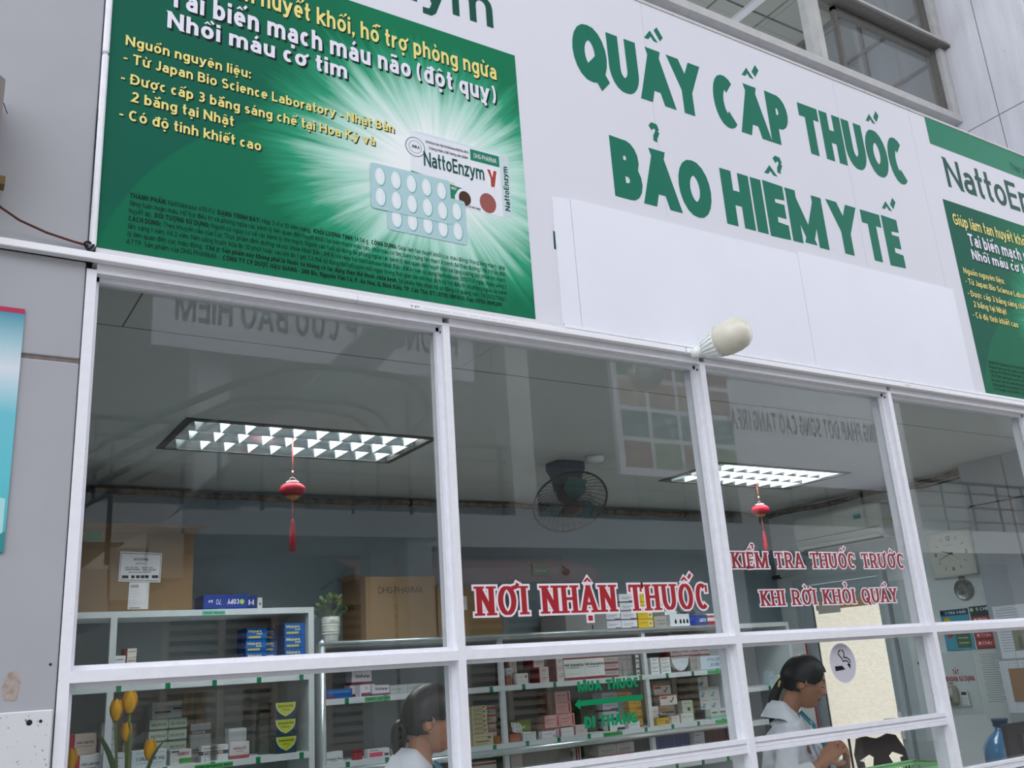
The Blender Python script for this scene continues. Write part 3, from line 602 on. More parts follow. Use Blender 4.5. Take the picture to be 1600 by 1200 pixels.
# ---------------------------------------------------------------- things on the outside
t = thing('led_bulb', 'large white LED bulb with ribbed collar standing out from the cable duct', 'lamp')
o = Vector((2.64, -.040, 2.797)); ax = Vector((.045, -.21, .025)).normalized()
m_bulbw = M('bulb_plastic', '#eef3f0', .35); m_globe = M('aged_bulb_globe', '#dcd8c8', .25, noise=.08, scale=14)
mb = MB(); mb.lathe([(.012, -.01), (.026, -.005), (.026, .03), (.022, .034), (.022, .05)], o, m_bulbw, 20, ax); mb.build('socket', t)
mb = MB(); mb.lathe([(.022, .048), (.034, .055), (.048, .075), (.062, .12), (.064, .14), (.058, .142)], o, m_bulbw, 28, ax)
e = ax.cross(Vector((0, 1, 0))).normalized(); g = ax.cross(e)
mb.build('collar', t)
for k in range(20):
    a = 2*PI*k/20; d = math.cos(a)*e+math.sin(a)*g; tg = -math.sin(a)*e+math.cos(a)*g; mb = MB()
    p0, p1 = o+ax*.06+d*.04, o+ax*.138+d*.066; c = (p0+p1)/2
    mb.obox(c, (p1-p0)/2, tg*.003, (d-ax*.3).normalized()*.006, m_bulbw); mb.build('rib', t)
mb = MB(); mb.lathe([(.060, .140), (.074, .150), (.079, .18), (.079, .225), (.072, .262), (.055, .287), (.03, .30), (.002, .304)], o, m_globe, 32, ax); mb.build('globe', t)
mb = MB(); mb.box(2.62, 2.66, -.045, -.0305, 2.778, 2.815, m_bulbw, bev=.004); mb.build('mounting_plate', t)
rebase(t, o); t.scale = (.86, .86, .86)
t = thing('speaker_box', 'weathered grey beige box mounted on the left wall above the cable duct', 'box')
m_bx = M('weathered_grey_cover', '#8e8684', .7, noise=.15, scale=9)
mb = MB(); mb.box(-.35, .098, -.16, -.001, 3.02, 3.255, m_bx, bev=.018); mb.build('body', t)
mb = MB(); mb.box(-.35, .092, -.155, -.001, 2.965, 3.0195, M('yellowed_plastic', '#c9b283', .6, noise=.1)); mb.build('yellow_band', t)
mb = MB(); mb.box(-.35, .088, -.15, -.001, 2.91, 2.9645, M('dirty_white', '#b9b1a6', .6, noise=.2, scale=12), bev=.01); mb.build('base', t)
mb = MB(); mb.box(.0925, .125, -.06, -.02, 2.965, 2.99, M('brown_bracket', '#7d6a4a', .7)); mb.build('bracket', t)
mb = MB(); mb.tube([(.1, -.1, 3.19), (.107, -.1, 3.17), (.112, -.1, 3.16)], .0012, m_dark, 5); mb.build('wire_end', t)
rebase(t, (-.1, -.08, 2.91))
t = thing('brown_cable', 'thin brown cable sagging from the grey box to a knot at the sign corner', 'cable')
m_br = M('brown_cable_sheath', '#5d3a30', .5)
mb = MB(); mb.tube([(.088, -.10, 2.915), (.12, -.06, 2.895), (.17, -.035, 2.878), (.24, -.02, 2.862), (.31, -.012, 2.852), (.348, -.010, 2.848)], .0034, m_br, 8); mb.build('cable', t)
mb = MB(); mb.tube([(.352+.011*math.cos(a)*(1+.25*math.sin(3*a)), -.012+.004*math.sin(2*a), 2.848+.010*math.sin(a)) for a in [2*PI*k/14 for k in range(15)]], .0034, m_dark, 7); mb.build('knot', t)
mb = MB(); mb.tube([(.356, -.006, 2.858), (.354, -.004, 2.95), (.353, -.003, 3.3)], .0022, m_dark, 5); mb.build('cable', t)
rebase(t, (.35, -.01, 2.846))
# teal poster on the grey wall
t = thing('teal_poster', 'teal and white poster with a crimson top band on the grey wall', 'poster')
m = bpy.data.materials.new('teal_poster_print'); m.use_nodes = True; nt = m.node_tree; b = nt.nodes['Principled BSDF']; b.inputs['Roughness'].default_value = .35
tc = nt.nodes.new('ShaderNodeTexCoord'); sp = nt.nodes.new('ShaderNodeSeparateXYZ'); mr = nt.nodes.new('ShaderNodeMapRange'); rp = nt.nodes.new('ShaderNodeValToRGB')
nt.links.new(tc.outputs['Object'], sp.inputs[0]); nt.links.new(sp.outputs['Z'], mr.inputs[0]); mr.inputs[1].default_value = 1.976; mr.inputs[2].default_value = 2.632
nt.links.new(mr.outputs[0], rp.inputs[0]); nt.links.new(rp.outputs[0], b.inputs['Base Color']); e = rp.color_ramp.elements
e[0].position = 0; e[0].color = lin('#3fa3ae'); e[1].position = 1; e[1].color = lin('#1f86a0')
for pos, cc in ((.1, '#58b3bd'), (.3, '#5fc0cc'), (.55, '#6cc0cf'), (.74, '#d5dee6'), (.86, '#9cc4cf')): k = e.new(pos); k.color = lin(cc)
mb = MB(); mb.box(-.5, .205, -.006, -.0005, 1.976, 2.632, m); mb.build('sheet', t)
mb = MB(); flat(mb, [(-.5, 2.618), (.205, 2.618), (.205, 2.632), (-.5, 2.632)], -.0065, M('crimson_band', '#b4244e', .4)); mb.build('top_band', t)
mb = MB(); put_text(mb, 'NG', (.073, -.0065, 2.492), .03, M('teal_letters', '#1f7f7c', .5), width=.075, w=.26); mb.build('lettering', t)
mb = MB(); flat(mb, [p for p in ell(.185, 2.055, .045, .06) if p[0] <= .2045], -.0064, M('pale_teal_spot', '#a8d9dc', .4)); flat(mb, [(.165, 1.977), (.2045, 1.977), (.2045, 2.03), (.19, 2.02)], -.0066, M('dark_teal_spot', '#2f8b8f', .4)); mb.build('printed_shapes', t)
rebase(t, (0, -.003, 1.976))

# ---------------------------------------------------------------- lettering on the glass
m_red = M('red_film', '#a01420', .4); m_redd = M('dark_red_film', '#8c1226', .4); m_edge = M('pale_film', '#e8dfe6', .45); m_gf = M('green_film', '#0d8255', .45)
def decal(name, label, rows, m, edge, w, **kw):
    t = thing(name, label, 'lettering', 'lettering on the window glass')
    for txt, x, z, h, wd in rows:
        if edge:
            letters(t, txt, (x, .0504, z), h, m_edge, wd, names='letter_outline', lift=.0, w=w, grow=edge, **kw)
        letters(t, txt, (x, .0498, z), h, m, wd, names='letter', lift=.0, w=w, **kw)
    rebase(t, (rows[0][1], .05, rows[0][2])); return t
decal('window_lettering', 'large red serif lettering in one line on the middle pane', [('NƠI NHẬN THUỐC', 1.600, 1.789, .094, 1.03)], m_red, .075, .21, serif=True, cond=.84, gap=.05, space=.5)
decal('window_lettering', 'two lines of red serif lettering on the pane over the air conditioner', [('KIỂM TRA THUỐC TRƯỚC', 2.785, 1.942, .064, 1.085), ('KHI RỜI KHỎI QUẦY', 2.916, 1.792, .061, .862)], m_redd, .085, .2, serif=True, cond=.88, gap=.05, space=.5)
t = decal('window_lettering', 'green lettering with a left pointing arrow on the lower middle pane', [('MUA THUỐC', 1.978, 1.526, .034, .27), ('ĐI THẲNG', 1.994, 1.408, .037, .23)], m_gf, 0, .3, gap=.07, space=.45)
mb = MB(); p = [(-.018, -.04), (.007, -.018), (.004, -.028), (.28, -.026), (.28, -.044), (.004, -.046), (.007, -.060)]; flat(mb, p, -.0002, m_gf); mb.build('arrow', t)
t = thing('no_smoking_sticker', 'round grey white sticker with a smoking cigarette symbol', 'sticker')
cx, cz = 3.343, 1.550
mb = MB(); flat(mb, ell(cx, cz, .083, .081, 40), .0500, m_edge); flat(mb, ell(cx, cz, .078, .076, 40), .0499, M('sticker_grey_white', '#c3c2cc', .5)); mb.build('disc', t)
mb = MB(); fq = lambda pts: flat(mb, pts, .0496, m_black)
fq([(3.289, 1.540), (3.334, 1.541), (3.352, 1.525), (3.290, 1.521)]); fq([(3.366, 1.546), (3.388, 1.547), (3.384, 1.525)])
q = []
stroke([(3.339, 1.604), (3.326, 1.598), (3.322, 1.586), (3.331, 1.578), (3.339, 1.570), (3.345, 1.558), (3.365, 1.560), (3.377, 1.553), (3.380, 1.544)], .0055, .0055, 0, q, False)
stroke([(3.345, 1.604), (3.356, 1.597), (3.358, 1.586), (3.352, 1.573), (3.372, 1.571), (3.386, 1.562), (3.390, 1.550)], .0055, .0055, 0, q, False)
for p in q: fq([(v.x, v.y) for v in p])
mb.build('cigarette_symbol', t); rebase(t, (cx, .05, cz-.08))

# ---------------------------------------------------------------- ceiling lights
m_frame = M('fixture_frame', '#555654', .5); m_tray = M('reflector_aluminium', '#8c9498', .2, metal=.9); m_louv = M('louvre_blade', '#dfeaea', .35)
m_tube = M('fluorescent_tube', '#f6fbfb', .4, emit=40.0)
def fixture(b, label):
    x0, x1, y0, y1 = b; t = thing('ceiling_light', label, 'light', 'louvred ceiling lights'); z = 2.85
    mb = MB()
    for bx in ((x0, x1, y0, y0+.03), (x0, x1, y1-.03, y1), (x0, x0+.035, y0+.03, y1-.03), (x1-.035, x1, y0+.03, y1-.03)): mb.box(*bx, z-.008, z+.09, m_frame)
    mb.box(x0, x1, y0, y1, z+.09, z+.1, m_frame); mb.build('frame', t)
    rw = (y1-y0-.06)/3
    for r in range(3):
        ya = y0+.03+r*rw; mb = MB()
        prof = [(ya+.002, z-.004), (ya+.03, z+.05), (ya+rw/2, z+.085), (ya+rw-.03, z+.05), (ya+rw-.002, z-.004)]
        mb.grid([[(x, p[0], p[1]) for p in prof] for x in (x0+.036, x1-.036)], m_tray); mb.build('reflector', t)
        mb = MB(); mb.tube([(x0+.06, ya+rw/2, z+.062), (x1-.06, ya+rw/2, z+.062)], .013, m_tube, 10); mb.build('lamp_tube', t)
        n = 10
        for k in range(n):
            x = x0+.035+(k+.5)*(x1-x0-.07)/n+(r % 2)*.02; mb = MB()
            a = [(x-.003, ya+.003, z-.006), (x-.003, ya+rw-.003, z-.006), (x-.016, ya+rw-.03, z+.045), (x-.016, ya+.03, z+.045)]
            c = [(x+.003, ya+.003, z-.006), (x+.003, ya+rw-.003, z-.006), (x+.016, ya+rw-.03, z+.045), (x+.016, ya+.03, z+.045)]
            mb.face(a, m_louv); mb.face(c[::-1], m_louv); mb.face([a[0], c[0], c[1], a[1]], m_louv); mb.face([a[1], c[1], c[2], a[2]], m_louv); mb.face([a[0], a[3], c[3], c[0]], m_louv); mb.build('louvre_blade', t)
    rebase(t, ((x0+x1)/2, (y0+y1)/2, z)); return t
fixture(L1, 'louvred fluorescent ceiling light above the first bay, nearer one with pale blades')
fixture(L2, 'louvred fluorescent ceiling light behind the two lines of red lettering, greenish glow')

# ---------------------------------------------------------------- lanterns
def lantern(c, ztop, s, label):
    t = thing('paper_lantern', label, 'lantern', 'small red hanging lanterns'); c = Vector(c)
    mr_ = M('lantern_red', '#b01530', .45, noise=.25, scale=60, bump=.4); mg = M('lantern_gold', '#a8862c', .4); mo = M('lantern_orange', '#e8562a', .5); mw = M('lantern_white_cap', '#e6dcd8', .5); ms = M('lantern_string', '#d2655c', .6)
    mb = MB(); pr = [(.030, -.036), (.052, -.028), (.066, -.014), (.070, 0), (.066, .016), (.052, .028), (.034, .036)]; mb.lathe([(r*s, h*s) for r, h in pr], c, mr_, 28); mb.build('body', t)
    mb = MB(); mb.lathe([(.020*s, .036*s), (.036*s, .036*s), (.034*s, .046*s), (.012*s, .047*s)], c, mw, 20); mb.build('top_cap', t)
    mb = MB(); mb.lathe([(.018*s, -.050*s), (.034*s, -.045*s), (.040*s, -.034*s), (.024*s, -.034*s)], c, mg, 20); mb.build('bottom_cap', t)
    mb = MB(); mb.lathe([(.003*s, -.058*s), (.016*s, -.054*s), (.019*s, -.048*s)], c, mo, 14); mb.build('bead', t)
    mb = MB(); mb.tube([c+Vector((.020*math.cos(a)*s, 0, .046*s+.024*math.sin(a)*s)) for a in [PI*k/8 for k in range(9)]], .0012, mw, 6); mb.build('wire_handle', t)
    mb = MB(); mb.tube([c+Vector((0, 0, .07*s)), (c.x, c.y, ztop)], [.002, .004], ms, 6); mb.build('hanging_string', t)
    mb = MB(); mb.lathe([(.005, 0), (.006, .006), (.005, .012)], c+Vector((0, 0, .095*s)), mw, 8); mb.build('bead', t)
    mb = MB(); mb.tube([c+Vector((0, 0, -.057*s)), c+Vector((0, 0, -.165*s))], .0022, ms, 6); mb.build('cord', t)
    mb = MB(); mb.lathe([(.004, 0), (.008, -.005), (.008, -.03*s), (.011, -.04*s), (.017*s, -.12*s), (.017*s, -.175*s), (.010, -.176*s)], c+Vector((0, 0, -.163*s)), mr_, 14); mb.build('tassel', t)
    rebase(t, (c.x, c.y, ztop)); return t
lantern((1.640, 1.925, 2.575), 2.848, .93, 'red paper lantern with tassel hanging under the first ceiling light')
lantern((5.315, 2.195, 2.634), 2.845, .95, 'red paper lantern with tassel hanging before the air conditioner')

# ---------------------------------------------------------------- orbit fan
t = thing('ceiling_fan', 'grey orbit fan with wire cage and green blades under the ceiling', 'fan')
m_fg = M('fan_grey_plastic', '#5f6675', .45); m_fd = M('fan_dark_metal', '#23262a', .4); m_fb = M('fan_green_blade', '#47767a', .3)
b0 = Vector((3.47, 2.06, 2.85))
mb = MB(); rows = []
for z, hx, hy in ((0, .115, .09), (-.045, .115, .09), (-.07, .10, .08), (-.12, .085, .07), (-.17, .08, .06), (-.19, .06, .045)):
    rows.append([b0+Vector((hx*math.copysign(abs(math.cos(a))**.5, math.cos(a)), hy*math.copysign(abs(math.sin(a))**.5, math.sin(a)), z)) for a in [2*PI*k/24 for k in range(24)]])
mb.grid(rows, m_fg, True, True, True); mb.build('ceiling_mount', t)
hub = Vector((3.43, 1.99, 2.60)); fx = Vector((-.18, -.62, -.76)).normalized()     # the way the fan blows
e1 = fx.cross(Vector((0, 0, 1))).normalized(); e2 = fx.cross(e1)
mb = MB(); mb.tube([b0+Vector((0, 0, -.17)), b0+Vector((0, -.01, -.21)), hub-fx*.075], .035, m_fg, 14); mb.build('swivel_arm', t)
mb = MB(); mb.lathe([(.03, -.13), (.062, -.12), (.066, -.05), (.05, -.02)], hub, m_fd, 22, fx); mb.build('motor_housing', t)
mb = MB(); mb.lathe([(.02, .095), (.058, .09), (.06, .075), (.05, .07)], hub, M('fan_badge_brown', '#3a302c', .4), 22, fx); mb.build('badge', t)
R = .235
mb = MB(); mb.tube([hub+fx*.02+R*(math.cos(a)*e1+math.sin(a)*e2) for a in [2*PI*k/48 for k in range(48)]], .0065, m_fd, 8, closed=True); mb.build('guard_ring', t)
mb = MB()
for k in range(72):
    a = 2*PI*k/72; d = math.cos(a)*e1+math.sin(a)*e2; d2 = math.cos(a+.35)*e1+math.sin(a+.35)*e2
    mb.tube([hub+fx*.085+d*.05, hub+fx*.08+d*.14, hub+fx*.06+d*.2, hub+fx*.02+d*R], .0014, m_fd, 4, cap=False)
    if k % 2 == 0: mb.tube([hub-fx*.06+d*.06, hub-fx*.05+d2*.13, hub-fx*.02+d2*.185, hub+fx*.02+d2*R], .0016, m_fd, 4, cap=False)
mb.tube([hub+fx*.078+.135*(math.cos(a)*e1+math.sin(a)*e2) for a in [2*PI*k/40 for k in range(40)]], .0014, m_fd, 5, closed=True)
mb.build('wire_guard', t)['kind'] = 'stuff'
for k in range(3):
    a0 = .5+2*PI*k/3; rows = []
    for i in range(7):
        r = .03+.17*i/6; wv = .35+.35*math.sin(PI*min(1, i/5)); rows.append([hub+fx*(.03-.028*(j/4-.5)*2*.8)+r*(math.cos(a0+wv*(j/4-.5)*1.7)*e1+math.sin(a0+wv*(j/4-.5)*1.7)*e2) for j in range(5)])
    mb = MB(); mb.grid(rows, m_fb); mb.build('fan_blade', t)
rebase(t, b0)
t = thing('smoke_detector', 'round white smoke detector on the ceiling beside the fan', 'detector')
mb = MB(); mb.lathe([(.058, 0), (.058, -.012), (.05, -.03), (.035, -.036), (.002, -.037)], (3.55, 1.85, 2.85), m_trunk, 24); mb.build('housing', t)
mb = MB()
for a in (-2.0, -1.6): mb.obox((3.55+.048*math.cos(a), 1.85+.048*math.sin(a), 2.829), (-.008*math.sin(a), .008*math.cos(a), 0), (.004*math.cos(a), .004*math.sin(a), 0), (0, 0, .003), m_black)
mb.build('vent', t); rebase(t, (3.55, 1.85, 2.813))

# ---------------------------------------------------------------- grimy cable trunk along the ceiling edge
t = thing('pipe_run', 'grimy brown cable run along the ceiling edge of the back and right walls', 'pipe')
m_gr = M('grimy_lagging', '#6e6253', .9, noise=.55, scale=22, bump=.6)
rnd = random.Random(3); pts = []
for i in range(61):
    x = .36+(6.60-.36)*i/60; pts.append((x, 3.322+rnd.uniform(-.003, .003), 2.812+.010*math.sin(x*2.1)+rnd.uniform(-.004, .004)))
mb = MB(); mb.tube(pts, [.020+rnd.uniform(-.002, .003) for _ in pts], m_gr, 10); mb.build('back_run', t)
pts = [(6.625+rnd.uniform(-.003, .003), 3.31-(3.31-1.31)*i/24, 2.812+.008*math.sin(i*.6)) for i in range(25)]
mb = MB(); mb.tube(pts, [.020+rnd.uniform(-.002, .003) for _ in pts], m_gr, 10); mb.build('side_run', t)
for x in (1.62, 3.0, 4.6, 5.6):
    mb = MB(); mb.lathe([(.024, -.006), (.027, 0), (.024, .006)], (x, 3.320, 2.812+.010*math.sin(x*2.1)), m_dark, 10, (1, 0, .1)); mb.build('tie', t)
mb = MB(); mb.tube([(6.62, 1.95, 2.79), (6.62, 1.7, 2.765), (6.62, 1.45, 2.775), (6.62, 1.31, 2.79)], .006, m_dark, 6); mb.build('loose_cable', t)
rebase(t, (3.5, 3.325, 2.80))
# ---------------------------------------------------------------- medicine cabinets
m_cab = M('cabinet_white', '#d3dade', .45, noise=.03, scale=8); m_cabin = M('cabinet_grey_inside', '#8f979a', .6); m_tape = M('green_tape', '#0c7d55', .5)
m_steel = M('steel_tube', '#c6d0d4', .25, metal=.6); m_lab = M('green_label', '#45b768', .5); m_labb = M('mint_label', '#7fcfb2', .5)
def tabs(par, x0, x1, y, z0, z1, step=.255, first=.12):
    x = x0+first
    while x < x1:
        mb = MB(); mb.box(x, x+.026, y-.0015, y-.0002, z0, z1, m_tape); mb.build('green_tab', par); x += step
def cab(name, label, x0, x1, ztop, shelves, divs, yb=3.345, yf=2.95, lip=.034, sheet=True):
    t = thing(name, label, 'cabinet')
    mb = MB(); mb.box(x0, x1, yf, yb, ztop-lip, ztop, m_cab); mb.build('top_panel', t)
    mb = MB(); mb.box(x0, x0+.02, yf, yb, 0, ztop-lip, m_cab); mb.build('side_panel', t)
    mb = MB(); mb.box(x1-.034, x1, yf, yb, 0, ztop-lip, m_cab); mb.build('side_panel', t)
    mb = MB(); mb.box(x0+.02, x1-.034, yb-.012, yb, 0, ztop-lip, m_cabin); mb.build('back_panel', t)
    for z in shelves:
        mb = MB(); mb.box(x0+.02, x1-.034, yf, yb-.012, z-.034, z, m_cab); mb.build('shelf', t); tabs(t, x0+.02, x1-.04, yf, z-.034, z)
    for d in divs:
        mb = MB(); mb.box(d-.017, d+.017, yf+.001, yf+.03, 0, ztop-lip, m_cab); mb.build('stile', t)
    return t
cL = cab('medicine_cabinet', 'white medicine cabinet behind the tulips with the big carton on its top', .63, 2.138, 2.072, (1.684, 1.248, .80, .35), (.997,))
mb = MB(); mb.box(1.468, 1.6, 2.948, 2.9495, 2.038, 2.065, m_labb); put_text(mb, 'THUỐC NGHIỆN', (1.475, 2.948, 2.046), .011, m_black, width=.118, w=.2); mb.build('shelf_label', cL)
mb = MB(); mb.box(1.45, 1.66, 2.9475, 2.949, 1.216, 1.240, m_lab); put_text(mb, 'KHÁNG VIÊM GIẢM ĐAU, NGẠCH', (1.456, 2.9475, 1.222), .011, m_black, width=.198, w=.22); mb.build('shelf_label', cL)
for a, b, yy in ((1.02, 1.58, 2.958), (1.54, 2.10, 2.966)): piece('glass_door', m_glass, cL, a, b, yy, yy+.004, 1.252, 1.648)
rebase(cL, (1.38, 3.15, 0))
cM = cab('medicine_cabinet', 'long white medicine cabinet along the back wall behind the red line of lettering', 2.19, 5.525, 1.862, (1.528, 1.168, .90, .45), (3.455, 4.70))
for x0, z, txt, wd in ((2.46, 1.498, 'THUỐC LỢI TIỂU', .17), (4.25, 1.137, 'THUỐC TIM MẠCH', .17), (5.30, 1.498, '----- ---', .18), (5.32, 1.137, '----- -- ---', .17)):
    mb = MB(); mb.box(x0, x0+wd, 2.9475, 2.949, z, z+.026, m_lab); put_text(mb, txt, (x0+.006, 2.9475, z+.007), .012, m_black, width=wd-.012, w=.22); mb.build('shelf_label', cM)
mb = MB(); mb.tube([(2.19, 2.935, 1.118), (5.525, 2.935, 1.118)], .022, m_steel, 12); mb.build('steel_rail', cM)
mb = MB(); mb.tube([(2.19, 2.94, 1.852), (5.525, 2.94, 1.852)], .012, m_steel, 10); mb.build('steel_rail', cM)
rebase(cM, (3.85, 3.15, 0))
cR = cab('medicine_cabinet', 'narrow grey white cabinet in the back corner behind the woman', 5.54, 6.27, 1.862, (1.372, 1.12, .7), ())
mb = MB(); mb.box(6.0, 6.2, 2.9475, 2.949, 1.338, 1.372, M('olive_label', '#6f8a4a', .5)); mb.build('shelf_label', cR); rebase(cR, (5.9, 3.15, 0))
t = thing('metal_pole', 'grey metal pole with a round cap beside the left cabinet', 'pole')
mb = MB(); mb.tube([(2.055, 2.6, 0.03), (2.055, 2.6, 1.835)], .0165, m_steel, 14); mb.build('tube', t)
mb = MB(); mb.lathe([(.018, 1.825), (.022, 1.835), (.018, 1.85), (.006, 1.858), (.001, 1.859)], (2.055, 2.6, 0), m_steel, 14); mb.build('cap', t)
mb = MB(); mb.lathe([(.10, 0), (.10, .012), (.03, .03)], (2.055, 2.6, 0), m_steel, 20); mb.build('base', t); rebase(t, (2.055, 2.6, 0))
t = thing('wood_board', 'weathered wooden board leaning inside the left cabinet', 'board')
mb = MB(); mb.box(1.44, 1.60, 3.30, 3.325, 1.2485, 1.62, M('weathered_wood', '#9a8672', .8, noise=.35, scale=6, stretch=(8, 8, 1)), bev=.003); mb.build('plank', t); rebase(t, (1.52, 3.31, 1.2485))

# ---------------------------------------------------------------- cartons
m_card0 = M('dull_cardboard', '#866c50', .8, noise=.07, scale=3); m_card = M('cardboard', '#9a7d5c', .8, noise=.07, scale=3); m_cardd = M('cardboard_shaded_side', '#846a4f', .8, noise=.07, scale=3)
t = thing('cardboard_carton', 'big brown carton with an open flap and white labels on the left cabinet', 'carton')
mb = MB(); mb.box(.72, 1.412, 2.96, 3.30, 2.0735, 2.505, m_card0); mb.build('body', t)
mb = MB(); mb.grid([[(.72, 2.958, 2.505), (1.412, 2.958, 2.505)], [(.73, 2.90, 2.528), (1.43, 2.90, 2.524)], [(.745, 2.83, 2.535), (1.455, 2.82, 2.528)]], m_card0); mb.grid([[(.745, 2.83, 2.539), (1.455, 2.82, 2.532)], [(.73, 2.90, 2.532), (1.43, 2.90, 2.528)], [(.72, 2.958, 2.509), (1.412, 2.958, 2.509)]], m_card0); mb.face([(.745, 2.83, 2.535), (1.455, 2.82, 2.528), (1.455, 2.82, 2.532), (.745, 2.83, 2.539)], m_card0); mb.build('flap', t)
yl = 2.9595
mb = MB(); flat(mb, [(1.008, 2.236), (1.232, 2.228), (1.236, 2.393), (1.012, 2.402)], yl, m_white)
for a, b, c, d in ((1.016, 2.394, 1.228, 2.386), (1.013, 2.246, 1.226, 2.238)): flat(mb, [(a, b), (c, d), (c, d-.003), (a, b-.003)], yl-.0003, m_black)
for x in (1.014, 1.226): flat(mb, [(x, 2.244), (x+.002, 2.244), (x+.004, 2.388), (x+.002, 2.388)], yl-.0003, m_black)
for txt, x, z, h, wd in (('MYZOPAM', 1.085, 2.35, .014, .075), ('HỘP 10 VỈ', 1.095, 2.33, .007, .05), ('SỐ LÔ SX:', 1.04, 2.308, .008, .07), ('NGÀY SX:', 1.13, 2.306, .008, .06), ('HẠN DÙNG', 1.04, 2.296, .009, .08), ('02.2025', 1.135, 2.294, .009, .07), ('BẢO QUẢN NƠI KHÔ MÁT', 1.06, 2.282, .006, .12)): put_text(mb, txt, (x, yl, z), h, m_black, width=wd, w=.2)
for x, wd in ((1.025, .035), (1.075, .018), (1.10, .02), (1.125, .02), (1.15, .018), (1.185, .035)): flat(mb, [(x, 2.252), (x+wd, 2.252), (x+wd, 2.268), (x, 2.268)], yl-.0003, m_black)
mb.build('paper_label', t)
mb = MB(); flat(mb, [(1.063, 2.083), (1.172, 2.082), (1.174, 2.229), (1.067, 2.230)], yl-.0005, m_white)
for k in range(14): flat(mb, [(1.076+k*.003, 2.2), (1.0775+k*.003, 2.2), (1.0775+k*.003, 2.216), (1.076+k*.003, 2.216)], yl-.0008, m_black)
for k in range(16): flat(mb, [(1.074+k*.0034, 2.086), (1.0758+k*.0034, 2.086), (1.0758+k*.0034, 2.094), (1.074+k*.0034, 2.094)], yl-.0008, m_black)
for k, (z, wd) in enumerate(((2.188, .05), (2.176, .04), (2.162, .06), (2.148, .05), (2.13, .035), (2.115, .085), (2.105, .06))): put_text(mb, '-- ---- -- --- --', (1.073, yl-.0006, z), .006, m_black, width=wd, w=.2)
mb.build('paper_label', t)
mb = MB(); flat(mb, [(.70+.02, 2.452), (.812, 2.448), (.820, 2.505), (.72, 2.505)], yl, M('yellow_tag', '#b9a53f', .6)); flat(mb, [(.818, 2.455), (.905, 2.455), (.91, 2.504), (.822, 2.504)], yl, M('green_tag', '#2a7a54', .6)); put_text(mb, '-----', (.745, yl, 2.475), .012, m_black, width=.06, w=.2); mb.build('tag', t)
rebase(t, (1.06, 3.12, 2.0735))
t = thing('cardboard_carton', 'brown carton printed with dark capitals on the long cabinet beside the plant', 'carton')
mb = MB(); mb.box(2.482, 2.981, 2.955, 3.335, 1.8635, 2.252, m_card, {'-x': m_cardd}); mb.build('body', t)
mb = MB(); put_text(mb, 'DHG PHARMA', (2.572, 2.955, 2.147), .040, m_black, width=.315, w=.10, gap=.11); mb.build('lettering', t)
mb = MB(); put_text(mb, 'DHG', (2.482, 3.27, 2.06), .035, m_black, right=(0, -1, 0), width=.14, w=.14); mb.build('lettering', t)
mb = MB(); mb.face([(2.482, 2.955, 2.252), (2.482, 3.335, 2.252), (2.44, 3.33, 2.275), (2.42, 3.0, 2.272)], m_card); mb.face([(2.42, 3.0, 2.275), (2.44, 3.33, 2.278), (2.482, 3.335, 2.255), (2.482, 2.955, 2.255)], m_card); mb.build('flap', t)
rebase(t, (2.73, 3.14, 1.8635))
t = thing('cardboard_carton', 'lower brown carton standing right of the printed carton behind the red lettering', 'carton')
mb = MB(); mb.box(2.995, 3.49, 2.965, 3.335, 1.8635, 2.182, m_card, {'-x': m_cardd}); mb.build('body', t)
mb = MB(); flat(mb, [(3.06, 2.03), (3.22, 2.03), (3.22, 2.12), (3.06, 2.12)], 2.9645, m_white); put_text(mb, '-- ---', (3.07, 2.9645, 2.07), .02, m_black, width=.13, w=.2); mb.build('paper_label', t); rebase(t, (3.24, 3.15, 1.8635))

# ---------------------------------------------------------------- medicine boxes
CC = {}
def C(h, **k): return M('box_'+h.lstrip('#'), h, .5, **k)
def box_mesh(w, h, d, base, bands=(), texts=(), side=None, sideb=True, lines=(), polys=()):
    """a carton w wide, h high, d deep, front bottom left corner at the origin"""
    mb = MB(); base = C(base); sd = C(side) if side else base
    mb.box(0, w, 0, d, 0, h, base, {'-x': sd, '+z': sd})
    for (u0, u1, v0, v1, c) in bands:
        mb.face([(u0*w, -.0004, v0*h), (u1*w, -.0004, v0*h), (u1*w, -.0004, v1*h), (u0*w, -.0004, v1*h)], C(c))
        if sideb and u0 == 0 and v1-v0 < .6: mb.face([(-.0004, d, v0*h), (-.0004, 0, v0*h), (-.0004, 0, v1*h), (-.0004, d, v1*h)], C(c))
    for (u0, u1, v, c) in lines: mb.face([(u0*w, -.0006, v*h), (u1*w, -.0006, v*h), (u1*w, -.0006, v*h+.0035), (u0*w, -.0006, v*h+.0035)], C(c))
    for k_, (pts_, c) in enumerate(polys): mb.face([(p_[0]*w, -.0005-.0001*k_, p_[1]*h) for p_ in pts_], C(c))
    for (txt, u0, u1, v, hh, c) in texts: put_text(mb, txt, (u0*w, -.0006, v*h), hh*h, C(c), width=(u1-u0)*w, w=.22)
    me = bpy.data.meshes.new('carton'); me.from_pydata(mb.v, [], mb.f)
    for m in mb.ms: me.materials.append(m)
    me.polygons.foreach_set('material_index', mb.mi); me.update(); return me
ORD = ['front', 'second back', 'third back', 'fourth back', 'fifth back', 'rearmost']
def rowname(j, n): return {1: [''], 2: ['lower', 'upper'], 3: ['lowest', 'middle', 'topmost'], 4: ['lowest', 'second lowest', 'second highest', 'topmost'], 5: ['lowest', 'second lowest', 'middle', 'second highest', 'topmost'], 6: ['lowest', 'second lowest', 'third lowest', 'third highest', 'second highest', 'topmost']}[n][j]
